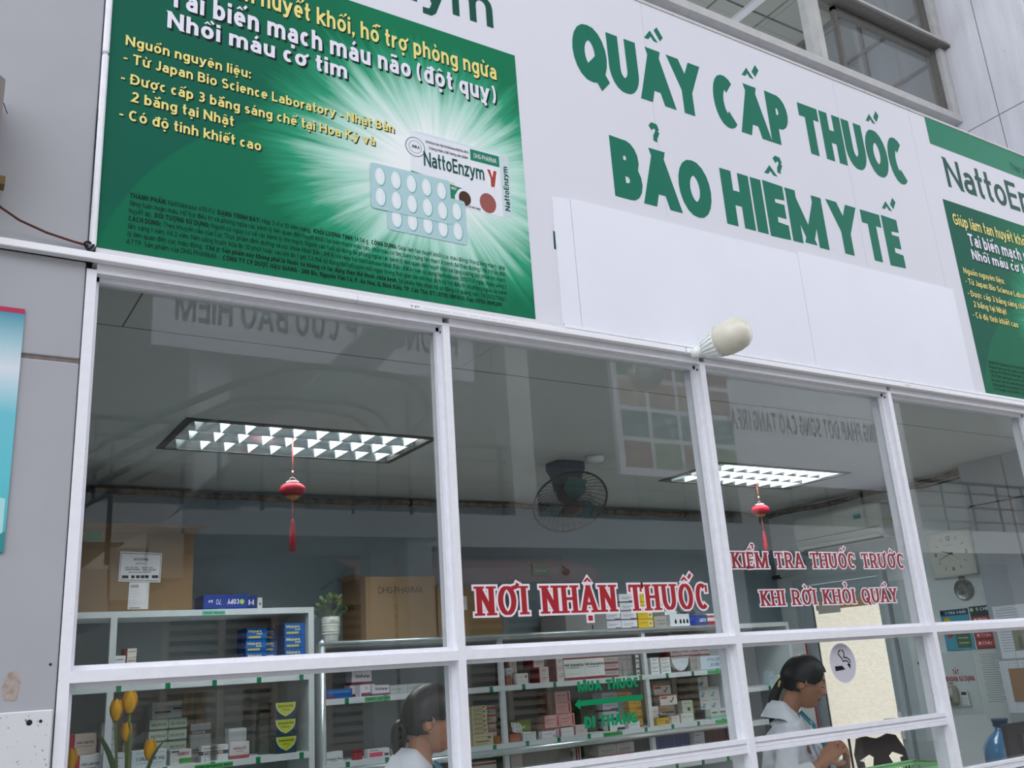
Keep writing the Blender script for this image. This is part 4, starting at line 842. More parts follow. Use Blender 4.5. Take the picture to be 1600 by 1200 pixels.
def colname(k, n): return {1: [''], 2: ['left', 'right'], 3: ['left', 'middle', 'right'], 4: ['leftmost', 'left of centre', 'right of centre', 'rightmost'], 5: ['leftmost', 'second from left', 'middle', 'second from right', 'rightmost']}[n][k]
def stack(label, x0, x1, z0, rows, cols, deep, h, d, y=3.0, group=None, gapx=.002, mesh=None, jit=.004, name='medicine_box', **kw):
    w = (x1-x0)/cols-gapx; me = mesh or box_mesh(w, h-.0015, d-.0012, **kw); n = rows*cols*deep
    g = group or (label if n > 1 else None); rr = random.Random(int(x0*977)+int(z0*333))
    for i in range(deep):
        for j in range(rows):
            for k in range(cols):
                o = bpy.data.objects.new(name, me); COL.objects.link(o)
                where = ', '.join(p for p in (rowname(j, rows), colname(k, cols), ORD[i] if deep > 1 else '') if p)
                tag(o, label+(': '+where if where else ''), 'medicine box', g)
                if len(o['label'].split()) > 16: print('LONG', o['label'])
                o.location = (x0+k*(w+gapx)+rr.uniform(-jit, jit)*(.3 if cols > 1 else .6), y+i*d, z0+.0006+j*h)
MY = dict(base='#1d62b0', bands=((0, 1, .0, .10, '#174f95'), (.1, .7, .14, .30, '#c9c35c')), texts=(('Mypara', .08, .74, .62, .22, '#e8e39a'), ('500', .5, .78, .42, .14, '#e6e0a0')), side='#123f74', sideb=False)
stack('blue box in the lit right hand blue stack', 1.973, 2.101, 1.684, 4, 1, 4, .0752, .046, **MY)
stack('blue box in the shaded left hand blue stack', 1.752, 1.876, 1.684, 4, 1, 4, .0705, .045, y=3.04, **MY)
stack('blue box tucked behind between the two blue stacks', 1.885, 1.965, 1.684, 4, 1, 1, .0705, .06, y=3.12, **MY)
stack('red spined white box by the left stile', 1.078, 1.142, 1.684, 4, 1, 2, .0485, .05, y=3.05, base='#d8d3cc', bands=((0, .22, 0, 1, '#6e2430'),), lines=((.3, .9, .6, '#8a5a50'),), side='#7a2f38')
stack('plain white box left of red spined boxes', 1.02, 1.076, 1.684, 2, 1, 1, .078, .07, base='#e1e1e6', lines=((.1, .8, .7, '#5a5f70'), (.1, .6, .4, '#9a9aa5')))
# lower shelf of the left cabinet
stack('white box with red end, pulled forward at the left of the lower shelf', .846, .984, 1.248, 1, 1, 1, .097, .16, base='#dcd9dc', bands=((0, .2, 0, 1, '#b3283c'),), texts=(('AGICLAM 500', .26, .9, .45, .14, '#4a4448'),), lines=((.26, .8, .3, '#8d898c'),))
stack('white box with red rounded end lying on the row below it', .829, .962, 1.346, 1, 1, 1, .105, .16, y=3.06, base='#cdb9ad', bands=((0, .18, 0, 1, '#a5283a'),), texts=(('AGICLAM 500', .26, .9, .5, .13, '#4a4448'),), lines=((.26, .85, .36, '#8d807a'),))
stack('small grey white box behind the tulip stems', .99, 1.065, 1.248, 3, 1, 1, .082, .08, y=3.1, base='#b9bcc0', lines=((.1, .9, .6, '#6e7478'), (.1, .6, .35, '#7d8388')))
stack('white box with blue print standing in front behind the tulips', 1.0, 1.10, 1.248, 1, 1, 1, .09, .1, base='#d5dae4', lines=((.1, .9, .7, '#56628a'), (.1, .7, .5, '#7782a2'), (.1, .8, .25, '#7782a2')))
stack('dark green and white box behind the tulips', 1.085, 1.17, 1.248, 2, 1, 1, .115, .08, y=3.16, base='#8d9692', bands=((0, .35, 0, 1, '#31463b'),), lines=((.45, .9, .7, '#4a524e'),))
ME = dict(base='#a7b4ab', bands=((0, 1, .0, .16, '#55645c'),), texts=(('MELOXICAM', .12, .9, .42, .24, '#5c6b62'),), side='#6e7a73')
stack('grey green box in two column stack', 1.232, 1.436, 1.248, 4, 2, 1, .0605, .1, y=3.08, **ME)
stack('white box with dark band on top of the grey green stack', 1.242, 1.404, 1.4915, 1, 1, 1, .09, .11, y=3.08, base='#a9adb0', bands=((.1, .62, .34, .46, '#303438'), (.7, 1, .5, .62, '#3d4468')), texts=(('------', .2, .75, .62, .12, '#555a60'),))
stack('white and teal box lying in front of the grey green stack', 1.13, 1.31, 1.248, 1, 1, 1, .093, .10, y=2.985, base='#d7dfe6', texts=(('CURAM W HQ', .12, .94, .42, .2, '#58707e'),), lines=((.1, .9, .25, '#9fb3bd'), (.1, .95, .82, '#9fb3bd')))
stack('white box with red name and green corner at the shelf front', 1.327, 1.441, 1.248, 1, 1, 1, .078, .08, y=2.985, base='#d9d6da', bands=((.42, 1, .06, .42, '#45a04a'), (.05, .4, .84, .94, '#3c3c44')), texts=(('DEBEVIC', .36, .92, .62, .2, '#a05a68'),))
stack('black banded grey box behind navy banded one', 1.456, 1.572, 1.248, 2, 1, 1, .101, .07, y=3.07, base='#8b8d90', bands=((0, 1, .44, .66, '#1f2126'),), texts=(('ETODAX 300', .08, .7, .48, .14, '#9a9ca4'),))
stack('white box with navy band and orange number in the middle of the lower shelf', 1.492, 1.643, 1.248, 1, 1, 1, .084, .055, y=2.975, base='#dedfe6', bands=((0, 1, .42, .66, '#22264a'), (.6, .82, .42, .66, '#d8693a')), texts=(('ETODAX', .08, .58, .46, .16, '#e4e4ee'), ('300', .62, .8, .46, .16, '#f0d8c8')), lines=((.08, .7, .8, '#6c6f82'), (.08, .45, .3, '#9a9cab'), (.1, .2, .1, '#cf7a4a')))
stack('white box with a crimson base stripe below the foil packs', 1.649, 1.763, 1.248, 1, 1, 1, .089, .06, y=2.975, base='#e0dde2', bands=((0, 1, .0, .2, '#a82b40'),), texts=(('Imflatan 75', .2, .8, .55, .15, '#b04a50'),), lines=((.3, .7, .42, '#a88a90'),))
stack('silver foil pack standing behind crimson striped box', 1.66, 1.762, 1.248, 1, 1, 6, .16, .012, y=3.045, name='blister_pack', base='#c9cbcf', bands=((.04, .96, .1, .9, '#b2b5bb'),))
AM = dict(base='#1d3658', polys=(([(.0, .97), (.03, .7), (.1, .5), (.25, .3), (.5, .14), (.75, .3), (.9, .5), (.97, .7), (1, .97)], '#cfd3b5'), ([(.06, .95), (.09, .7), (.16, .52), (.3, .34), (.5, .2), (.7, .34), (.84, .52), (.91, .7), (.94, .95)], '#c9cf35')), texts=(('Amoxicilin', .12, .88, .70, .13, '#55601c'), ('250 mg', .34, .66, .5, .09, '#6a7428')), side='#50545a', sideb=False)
stack('navy box with yellow shield in triple stack', 1.921, 2.046, 1.248, 3, 1, 3, .095, .058, y=3.0, **AM)
stack('plain grey box beside the yellow shield boxes', 1.86, 1.915, 1.248, 3, 1, 1, .095, .05, y=3.10, base='#4f5357')
# copy paper boxes
def copybox(label, x0, x1, h, d, y, txt):
    t = thing('paper_box', label, 'box'); mb = MB(); mb.box(x0, x1, y, y+d, 0, h, C('#1c3f97'), {'-z': C('#d5d8dc')}); mb.build('carton', t); w = x1-x0
    mb = MB(); put_text(mb, 'COPY', (x0+w*.80, y, h*.68), h*.34, m_white, right=(-1, 0, 0), up=(0, 0, -1), width=w*.26, w=.24, lift=.0006)
    if txt:
        put_text(mb, '70', (x0+w*.40, y, h*.68), h*.36, m_white, right=(-1, 0, 0), up=(0, 0, -1), width=w*.12, w=.12, lift=.0006); put_text(mb, 'A4', (x0+w*.21, y, h*.64), h*.2, m_white, right=(-1, 0, 0), up=(0, 0, -1), width=w*.1, w=.2, lift=.0006)
    mb.build('lettering', t)
    mb = MB(); flat(mb, [(x0+w*.82, h*.42), (x0+w*.87, h*.28), (x0+w*.92, h*.42), (x0+w*.92, h*.6), (x0+w*.87, h*.68), (x0+w*.82, h*.6)], y-.0006, C('#a8cf4c')); mb.build('logo_mark', t); return t
t = copybox('blue upside down copy paper box on the left cabinet', 1.478, 1.734, .082, .19, 2.965, True); rebase(t, (1.6, 3.06, 0)); t.location.z = 2.073
t = thing('paper_box', 'blue end turned paper box right of the copy paper box', 'box'); mb = MB(); mb.obox((1.786, 3.075, 2.112), (.03, -.008, 0), (.02, .075, 0), (0, 0, .038), C('#1a3784')); mb.build('carton', t)
mb = MB(); put_text(mb, 'I-I', (1.748, 2.9905, 2.095), .03, m_white, right=(.96, -.26, 0), width=.03, w=.3, lift=.004); mb.build('lettering', t); rebase(t, (1.77, 3.06, 2.0735))
stack('small white box at the right end on the left cabinet', 1.805, 1.835, 2.0725, 1, 1, 1, .066, .06, y=3.0, base='#cfd3d8', texts=(('6', .3, .7, .3, .3, '#33373d'),))
t = copybox('short blue copy paper box on the long cabinet under the red lettering', 5.204, 5.386, .080, .2, 2.97, False); rebase(t, (5.3, 3.06, 0)); t.location.z = 1.863

# on top of the long cabinet
t = thing('grey_carton', 'flat grey carton on the long cabinet under the red letters', 'carton'); mb = MB(); mb.box(4.022, 4.39, 2.97, 3.3, 1.8635, 1.978, C('#8b8d8f')); mb.box(4.12, 4.36, 3.02, 3.3, 1.9785, 2.06, C('#808285')); mb.build('body', t); mb = MB(); flat(mb, [(4.25, 1.87), (4.262, 1.87), (4.262, 1.9), (4.25, 1.9)], 2.9695, m_black); mb.build('print', t); rebase(t, (4.2, 3.13, 1.8635))
PU = dict(base='#dfe0e6', bands=((0, 1, 0, .13, '#5a4a70'), (.6, 1, .13, .22, '#6a5a80')), lines=((.15, .8, .55, '#8d8f9a'), (.15, .6, .4, '#a5a7b2')))
stack('purple based white box in the short column', 4.404, 4.545, 1.8625, 2, 1, 1, .064, .12, **PU)
stack('purple based white box in the tall column', 4.55, 4.702, 1.8625, 4, 1, 1, .064, .12, **PU)
stack('yellow box with round black mark on long cabinet', 4.712, 4.86, 1.8625, 4, 1, 1, .064, .2, base='#d9bb32', bands=((0, 1, 0, .12, '#c99a2a'), (.68, .94, .2, .8, '#e6dfb4'), (.75, .88, .35, .68, '#3a2f1c')), lines=((.1, .6, .6, '#8d7820'),))
stack('grey box with dark print behind the yellow column', 4.866, 4.995, 1.8625, 1, 1, 1, .085, .2, base='#a4a3a0', lines=((.2, .9, .6, '#55524e'), (.4, .9, .3, '#55524e')))
t = thing('white_carton', 'white box with small black symbols left of the short copy paper box', 'box'); mb = MB(); mb.box(5.0, 5.198, 2.97, 3.25, 1.8635, 1.955, C('#dde2e8')); mb.box(5.0, 5.12, 3.02, 3.25, 1.9555, 1.985, C('#d5dae0')); mb.build('body', t); mb = MB()
for x in (5.045, 5.095, 5.13, 5.165): flat(mb, [(x, 1.885), (x+.02, 1.885), (x+.02, 1.908), (x+.010, 1.922), (x, 1.908)], 2.9695, m_black)
mb.build('print', t); rebase(t, (5.1, 3.1, 1.8635))
t = thing('black_wire', 'loop of black wire lying on the blue and white boxes', 'wire'); mb = MB(); mb.tube([(5.12, 3.0, 1.99), (5.17, 3.02, 1.968), (5.24, 3.03, 1.972), (5.30, 3.04, 1.985), (5.34, 3.05, 1.968), (5.29, 3.06, 1.958), (5.2, 3.06, 1.97)], .003, m_black, 6); mb.build('wire', t); rebase(t, (5.23, 3.03, 1.96))
stack('white box with red bands at the right end of the long cabinet', 5.40, 5.512, 1.8625, 1, 1, 1, .09, .2, base='#dcd5d8', bands=((0, 1, .05, .35, '#a3263a'), (.1, .9, .65, .85, '#b04a58')))
# shelf z 1.528
stack('white box with orchid base print on the upper shelf behind the left person', 2.53, 2.646, 1.528, 1, 1, 1, .062, .08, y=2.985, base='#d5d2da', bands=((0, 1, 0, .2, '#7d4a72'),), texts=(('DisPurax', .18, .9, .5, .28, '#3f3a45'),))
stack('white box with orchid base print resting on the back row', 2.44, 2.576, 1.60, 1, 1, 1, .08, .1, y=3.10, base='#d0cdd4', bands=((0, 1, 0, .2, '#8d3f50'),), texts=(('DisPurax', .2, .9, .5, .24, '#4a4550'),))
stack('white back row box under orchid printed one', 2.43, 2.60, 1.528, 1, 2, 1, .0715, .1, y=3.10, base='#cfccd2', bands=((0, .8, 0, .25, '#6e3a55'),))
stack('white box half hidden by the orchid printed box', 2.452, 2.522, 1.528, 1, 1, 1, .07, .08, y=3.0, base='#dad7de', bands=((.1, 1, 0, .3, '#7d3f60'),), texts=(('C', .5, .75, .6, .2, '#55505a'),))
stack('pale grey box right of the orchid printed boxes', 2.654, 2.90, 1.528, 1, 2, 1, .055, .09, y=3.0, base='#b9bfc0', lines=((.1, .7, .5, '#8d9496'),))
stack('blue box lying at the left end of the upper shelf of the long cabinet', 2.225, 2.40, 1.528, 1, 1, 1, .056, .14, y=2.99, base='#2a5a9c', bands=((0, .3, 0, .3, '#7d3a48'), (.1, .9, .55, .8, '#3a74b8')))
stack('lime green folder standing at the left end behind the blue box', 2.215, 2.285, 1.528, 1, 1, 1, .15, .05, y=3.16, name='lime_folder', base='#a9b84e', lines=((.1, .9, .6, '#8d9c3c'),))
stack('reddish brown small box left of the open white box', 3.51, 3.556, 1.528, 1, 1, 1, .066, .08, base='#8d5348', lines=((.1, .8, .5, '#b58a7c'),))
stack('white box with a round orange mark at the left of the middle shelf', 3.587, 3.682, 1.528, 1, 1, 1, .073, .05, y=2.985, base='#dcdbd8', bands=((.74, .9, .55, .8, '#b56a48'),), texts=(('-----', .12, .7, .6, .18, '#6e5a50'),))
stack('small white and blue box on top at the left of the middle shelf', 3.555, 3.608, 1.60, 1, 1, 1, .04, .05, y=3.06, base='#ccd4dc', lines=((.1, .8, .5, '#56708d'),))
stack('plain box in the back row under the small white and blue box', 3.54, 3.64, 1.528, 1, 1, 1, .0718, .09, y=3.06, base='#b5b0aa')
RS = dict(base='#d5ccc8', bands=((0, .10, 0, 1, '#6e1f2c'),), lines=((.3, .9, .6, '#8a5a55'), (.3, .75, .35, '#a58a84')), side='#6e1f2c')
stack('red spined box behind the open white one', 3.60, 3.668, 1.528, 4, 1, 2, .0395, .09, y=3.10, **RS)
stack('red spined box in the two tier stack', 3.775, 3.86, 1.528, 2, 1, 3, .052, .038, y=2.99, **RS)
stack('red spined box on the tier behind', 3.765, 3.865, 1.6325, 1, 1, 3, .052, .04, y=3.05, **RS)
stack('red spined box left of big white boxes', 3.918, 3.985, 1.528, 3, 1, 3, .053, .038, y=2.99, **RS)
DU = dict(base='#dfe4e2', bands=((0, 1, 0, .12, '#8d2a35'), (0, 1, .9, 1, '#8d2a35')), texts=(('G5 Duratrix', .04, .96, .60, .11, '#33363c'),), lines=((.1, .75, .52, '#6e7478'), (.3, .8, .24, '#c5cccb')))
stack('big white box with red lines above the green lettering', 3.988, 4.343, 1.528, 1, 2, 1, .158, .1, y=2.985, **DU)
stack('grey box with wine red base', 4.347, 4.482, 1.528, 3, 1, 1, .0475, .13, base='#a9a09e', bands=((0, 1, 0, .28, '#8a333c'),), lines=((.15, .8, .62, '#6e6462'),))
stack('white box with teal print by the stile', 4.648, 4.682, 1.528, 2, 1, 2, .0735, .06, base='#e2e6e8', bands=((0, 1, .55, .7, '#3b4a58'), (.1, .8, .1, .3, '#7d8c98')), side='#8f8c8c', sideb=False)
stack('plain grey box left of teal printed boxes', 4.49, 4.64, 1.528, 2, 3, 1, .073, .2, y=3.03, base='#938f8e', lines=((.2, .8, .6, '#55514f'),))
WR = dict(base='#dde0e0', lines=((.1, .9, .78, '#556068'), (.1, .7, .62, '#8d979c'), (.1, .85, .25, '#7d878c')))
stack('tall white box in the left column beside the tray', 4.786, 4.868, 1.528, 2, 1, 1, .059, .1, **WR)
stack('tall white box in the right column beside the tray', 4.884, 4.98, 1.528, 2, 1, 1, .057, .1, **WR)
t = thing('plastic_tray', 'curved white plastic tray standing on the upper shelf', 'tray'); mb = MB(); rows = []
for i in range(9):
    a = PI*(i/8); rows.append([(5.083-.088*math.cos(a), 3.0+.05*j/3, 1.6405-(.105*math.sin(a))*(1-.12*j/3)) for j in range(4)])
mb.grid(rows, C('#c2cad2')); mb.face([(5.083-.088*math.cos(PI*i/8), 3.0, 1.6405-.105*math.sin(PI*i/8)) for i in range(9)], C('#cdd5dc')); mb.build('shell', t); mb = MB(); mb.box(5.0, 5.166, 2.995, 3.06, 1.636, 1.641, C('#b5bdc5')); mb.build('rim', t); rebase(t, (5.083, 3.02, 1.535))
stack('grey box between the plastic tray and the paper sign', 5.182, 5.258, 1.528, 1, 1, 1, .1, .1, base='#9b9a99', lines=((.6, .8, .2, '#3a3a3c'),))
t = thing('paper_sign', 'pale blue handwritten paper sign propped on the upper shelf', 'sign'); mb = MB(); mb.box(5.262, 5.488, 2.972, 2.9745, 1.5345, 1.631, C('#c3d3e2')); mb.build('sheet', t)
mb = MB(); put_text(mb, 'HYVALS DN', (5.335, 2.972, 1.592), .024, C('#3c4f78'), width=.13, w=.16); put_text(mb, '20 VIÊN', (5.36, 2.972, 1.552), .024, C('#3c4f78'), width=.095, w=.16); mb.build('lettering', t); rebase(t, (5.375, 2.973, 1.5345))
stack('red printed white box above paper sign', 5.08, 5.49, 1.6415, 3, 4, 1, .056, .12, y=3.10, base='#ddd2d4', bands=((0, 1, .0, .14, '#a8283c'), (.1, .85, .62, .82, '#b8404f')), side='#8a2836', sideb=False)
stack('plain back row box under red printed stack', 5.08, 5.49, 1.528, 1, 4, 1, .113, .12, y=3.10, base='#b3a9a6', side='#7d6f6c')
# shelf z 1.168
BE = dict(base='#c3b79c', bands=((.1, .8, .3, .42, '#7d6f55'), (.72, .88, .6, .8, '#4a4030')), lines=((.1, .9, .75, '#8d7f66'), (.1, .7, .12, '#8d7f66')))
stack('beige box in the tall beige stack', 3.235, 3.35, 1.24, 6, 1, 1, .029, .1, **BE)
stack('wide beige box at the bottom of the beige stack', 3.227, 3.378, 1.168, 1, 1, 1, .071, .14, y=2.985, **BE)
stack('red banded grey box beside beige stack', 3.355, 3.436, 1.168, 5, 1, 1, .048, .12, y=3.03, base='#a7aba8', bands=((.12, 1, .55, .85, '#a83a42'),), lines=((.2, .4, .2, '#5a3a38'),))
stack('orange box left of the first stile on the lower shelf', 3.386, 3.432, 1.168, 1, 1, 1, .05, .04, y=2.985, base='#b5623f', bands=((0, .3, .3, 1, '#5d7a4a'),))
stack('orange box under the foil pack on the lower shelf', 3.508, 3.588, 1.168, 1, 1, 1, .052, .08, y=2.99, base='#a85f48', bands=((0, 1, .1, .5, '#b87058'),))
stack('flat white box right of the orange box', 3.612, 3.716, 1.168, 2, 1, 1, .026, .09, y=2.985, base='#cfd4d4', lines=((.1, .8, .4, '#8d9696'),))
stack('olive green box behind the flat white boxes', 3.625, 3.738, 1.168, 2, 1, 1, .064, .1, y=3.08, base='#7d8f4e', bands=((0, 1, .6, .95, '#6a7a3c'), (.2, .6, .15, .4, '#b5bd8a')))
t = thing('foil_pack', 'crumpled silver foil blister pack leaning on the orange box', 'blister pack'); mb = MB(); mb.obox((3.583, 3.02, 1.254), (.045, .01, -.006), (0, .003, .001), (.006, .02, .03), C('#b5b9bd', noise=.4, scale=40)); mb.build('foil', t)
mb = MB()
for i in range(4):
    for j in range(2): mb.obox((3.553+i*.02, 3.012+.012*j, 1.243+j*.022), (.006, .001, 0), (0, .004, -.001), (0, .003, .007), C('#d5d8da'))
mb.build('tablet_blisters', t); rebase(t, (3.583, 3.02, 1.222))
t = thing('dark_bag', 'dark leafy bundle lying at the back of the lower shelf', 'bag'); mb = MB(); rr = random.Random(5)
for k in range(26):
    c = Vector((3.53+rr.uniform(-.03, .035), 3.16+rr.uniform(-.03, .03), 1.25+rr.uniform(-.03, .07))); a = rr.uniform(0, 6.28); mb.face([c, c+Vector((.03*math.cos(a), .01, .03*math.sin(a))), c+Vector((.045*math.cos(a+.3), 0, .045*math.sin(a+.3))), c+Vector((.03*math.cos(a+.6), -.01, .03*math.sin(a+.6)))], C('#33402f'))
mb.box(3.50, 3.57, 3.12, 3.2, 1.1685, 1.26, C('#3c4238')); mb.build('bundle', t); rebase(t, (3.53, 3.16, 1.1685))
PK = dict(base='#d3a3a2', bands=((.82, .92, .1, .9, '#a83f4a'),), lines=((.1, .7, .62, '#a05a5c'), (.1, .55, .35, '#b07a7a')), side='#96726f')
stack('pink box in the upper pink stack', 3.928, 4.062, 1.312, 2, 1, 4, .074, .056, y=3.04, **PK)
stack('pink box in the front pair', 3.815, 4.068, 1.228, 1, 2, 2, .083, .05, y=3.02, **PK)
stack('dull pink box in the base row', 3.80, 4.068, 1.168, 1, 2, 1, .0595, .05, y=3.04, **PK)
stack('white box with grey print before the pink stack, the left one', 3.755, 3.872, 1.168, 1, 1, 1, .046, .045, y=2.975, base='#dcdadf', bands=((.75, .95, .1, .4, '#c5a5aa'),), lines=((.15, .7, .55, '#9a98a2'),))
stack('white box with red end before the pink stack, the middle one', 3.892, 4.018, 1.168, 1, 1, 1, .054, .05, y=2.975, base='#dddade', bands=((0, .14, 0, 1, '#a8505a'),), texts=(('----', .3, .85, .4, .25, '#8d8a92'),))
stack('pinkish white box before the pink stack, the right one', 4.03, 4.142, 1.168, 1, 1, 1, .064, .05, y=2.98, base='#d5c6c8', texts=(('-----', .3, .8, .3, .22, '#7d5a60'),), bands=((0, .1, 0, 1, '#a85a60'),))
PV = dict(base='#b3b2b8', bands=((.0, 1, .0, .18, '#3f3a55'), (.5, 1, .18, .3, '#544d6c')), lines=((.1, .8, .6, '#75737d'),))
stack('grey white box with purple base behind green arrow', 4.345, 4.486, 1.168, 4, 1, 1, .064, .12, y=3.05, **PV)
stack('dark box between pink and purple based stacks', 4.17, 4.31, 1.168, 3, 1, 1, .07, .12, y=3.09, base='#55504f', side='#3a3636')
YE = dict(base='#c9982e', bands=((0, 1, 0, .14, '#b07a28'), (.68, .92, .3, .8, '#e2c88a'), (.75, .86, .4, .68, '#4a3418')), lines=((.1, .55, .6, '#96701f'),))
stack('amber box in the column behind green lettering', 4.57, 4.69, 1.168, 3, 1, 1, .064, .11, y=3.03, **YE)
stack('amber box on top of the amber column, set back', 4.512, 4.642, 1.3615, 1, 1, 1, .056, .11, y=3.08, **YE)
stack('plain box under the topmost amber box', 4.50, 4.565, 1.168, 3, 1, 1, .0642, .1, y=3.08, base='#8d8a86')
stack('white box with a dark purple corner behind the last green letters', 4.315, 4.468, 1.168, 1, 1, 1, .062, .06, y=2.975, base='#dad8de', bands=((.55, 1, 0, .3, '#3f3450'), (0, .12, 0, 1, '#2f3a38')))
stack('flat white box at the left foot of the amber column', 4.50, 4.605, 1.168, 1, 1, 1, .047, .06, y=2.972, base='#d8d9df', lines=((.15, .8, .5, '#85869a'),))
CK = dict(base='#d9d5d2', bands=((0, 1, .88, 1, '#c2744e'), (.05, .42, .6, .8, '#b8663f')), side='#b5b0ab')
def check(par_w, par_h): return dict(CK)
m1 = box_mesh(.165, .074, .08, **CK)
def add_check(o):
    mb = MB(); q = []; stroke([(.095, .03), (.108, .018), (.135, .052)], .009, .009, 0, q, False)
    for p in q: mb.face([(v.x, -.001, v.y) for v in p], C('#55585c'))
    k = mb.build('check_mark', o); return k
for lab, x, y, z in (('white and orange box with a grey check mark on top of the pile', 4.824, 3.04, 1.375), ('white and orange box with a grey check mark under the topmost one', 4.866, 3.03, 1.300)):
    o = bpy.data.objects.new('medicine_box', m1); COL.objects.link(o); tag(o, lab, 'medicine box', 'check marked boxes'); o.location = (x, y, z); add_check(o)
stack('brownish box under the check marked boxes', 4.845, 5.0, 1.168, 2, 1, 1, .0655, .1, y=3.03, base='#8a7f78', bands=((.05, .5, .5, .8, '#a06a50'), (.2, .95, .1, .35, '#3c3633')))
stack('white box standing at the left of the check marked pile', 4.772, 4.842, 1.168, 1, 1, 1, .132, .05, y=3.03, base='#c9c6c8', lines=((.2, .8, .7, '#85828a'),))
stack('yellow box at the shelf front under the check marked pile', 4.768, 4.888, 1.168, 1, 1, 1, .05, .05, y=2.975, base='#c9a834', bands=((.7, .92, .2, .6, '#8d6a24'),), lines=((.1, .6, .6, '#96801f'),))
t = thing('tablet_strip', 'dark blister strip with round white tablets on the yellow box', 'blister pack'); mb = MB(); mb.obox((4.853, 3.0, 1.236), (.035, 0, 0), (0, .02, .006), (0, -.001, .002), C('#2f3236')); mb.build('strip', t); mb = MB()
for i in range(3):
    for j in range(2): mb.lathe([(.007, 0), (.006, .003), (.001, .004)], (4.833+i*.02, 2.99+j*.018, 1.237+j*.006), C('#dfe2e4'), 10)
mb.build('tablets', t); rebase(t, (4.853, 3.0, 1.22))
stack('small white box with orange edge right of the yellow box', 4.915, 5.0, 1.168, 1, 1, 1, .055, .05, y=2.975, base='#dbd9da', bands=((.88, 1, 0, 1, '#c27a4c'),), lines=((.1, .7, .6, '#8d8a90'), (.1, .6, .3, '#a5a2a8')))
stack('small white box beside the orange edged white box', 5.006, 5.126, 1.168, 1, 2, 1, .062, .05, y=2.975, base='#d8dada', lines=((.15, .8, .6, '#7d8a80'),))
stack('white box with green edges standing behind the small white boxes', 5.076, 5.19, 1.168, 1, 1, 1, .152, .05, y=3.03, base='#b8bcae', bands=((.92, 1, 0, 1, '#7aa04a'), (.45, .7, .5, .66, '#4a4c45')), lines=((.15, .8, .85, '#5d6058'), (.15, .7, .3, '#85887c')))
stack('grey green box behind the check marked pile', 4.998, 5.09, 1.168, 3, 1, 1, .077, .06, y=3.14, base='#8d9188', bands=((.4, .7, .3, .6, '#33352f'),))
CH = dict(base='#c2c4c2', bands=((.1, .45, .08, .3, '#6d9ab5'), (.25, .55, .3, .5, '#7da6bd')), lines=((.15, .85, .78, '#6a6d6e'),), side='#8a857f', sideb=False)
stack('blue chevron box in right hand stack', 5.262, 5.472, 1.242, 2, 2, 3, .081, .075, y=3.03, **CH)
stack('blue chevron box on the very top', 5.262, 5.366, 1.404, 1, 1, 3, .078, .075, y=3.03, **CH)
stack('white and green box under the chevron boxes', 5.32, 5.488, 1.168, 1, 2, 1, .073, .07, y=2.985, base='#cdd4d0', bands=((0, 1, .0, .3, '#8dbfae'), (.1, .8, .55, .72, '#6a7d78')), texts=(('-----', .15, .8, .34, .16, '#6d9a8c'),))
# below the steel rail
stack('red lined grey box below steel rail', 4.235, 4.556, .90, 2, 2, 1, .0905, .12, y=3.0, base='#bdb6b4', bands=((0, 1, .08, .24, '#a8483f'),), lines=((.15, .85, .55, '#6e6866'),))
stack('dark blue box below steel rail', 4.79, 5.115, .90, 2, 4, 1, .0975, .12, y=3.03, base='#22407d', bands=((0, .1, 0, 1, '#38589a'),))
stack('white box in column below steel rail', 5.13, 5.238, .90, 4, 1, 1, .047, .12, y=3.0, base='#d0d3d8', lines=((.1, .6, .5, '#5a6a8d'),))
stack('dark red folder below the steel rail', 5.335, 5.485, .90, 1, 5, 1, .2, .2, y=3.0, name='folder', base='#5c1c1f', lines=((.3, .7, .3, '#a87a70'),))
stack('plain grey box under the lower shelf', 3.62, 4.02, .90, 2, 4, 1, .094, .2, y=3.03, base='#85807e', side='#6a6664')
stack('black and red banded box below lower shelf', 4.03, 4.075, .90, 2, 1, 1, .093, .1, y=2.99, base='#c9c2c0', bands=((0, .4, 0, 1, '#7d1f2a'), (.5, .8, 0, 1, '#1a1a1c')))
stack('brown and white carton at the left below the lower shelf', 3.51, 3.60, .90, 1, 1, 1, .195, .1, y=3.0, base='#b7aeaa', bands=((0, 1, 0, .4, '#8a4a44'),))
stack('red banded white box below the lower shelf', 3.23, 3.40, .90, 2, 1, 1, .085, .12, y=3.0, base='#d5d3d4', bands=((0, 1, .75, .9, '#b04438'),))
# lower shelf behind the left person
stack('crimson box behind the left person', 2.40, 2.456, 1.168, 1, 2, 1, .058, .04, y=2.99, base='#9c2c3c', bands=((0, 1, .7, .9, '#6e2330'),))
stack('white box with a pink panel on the lower shelf behind the left person', 2.488, 2.634, 1.168, 1, 1, 1, .052, .06, y=2.98, base='#d8d6dc', bands=((.08, .68, .12, .62, '#d1405f'), (.76, .96, .15, .45, '#5a3a55')), lines=((.1, .5, .8, '#555060'),))
stack('beige flat box at the right of the pink panelled box', 2.65, 2.80, 1.168, 1, 1, 1, .034, .08, y=2.99, base='#c0b59e', texts=(('K-DIARIN', .15, .85, .3, .4, '#5d5240'),))
stack('white box with a torn top at the left end of the lower shelf', 2.216, 2.326, 1.168, 1, 1, 1, .062, .06, y=2.98, base='#dfe3e6', texts=(('Augment 40ng', .08, .94, .25, .2, '#4a5560'),), lines=((.3, .7, .12, '#7d868d'),))
stack('black carton with white letters on the beige flat box', 2.70, 2.80, 1.2035, 1, 1, 1, .05, .06, y=2.995, base='#23262a', texts=(('revive', .1, .9, .3, .35, '#e4e6ea'),))
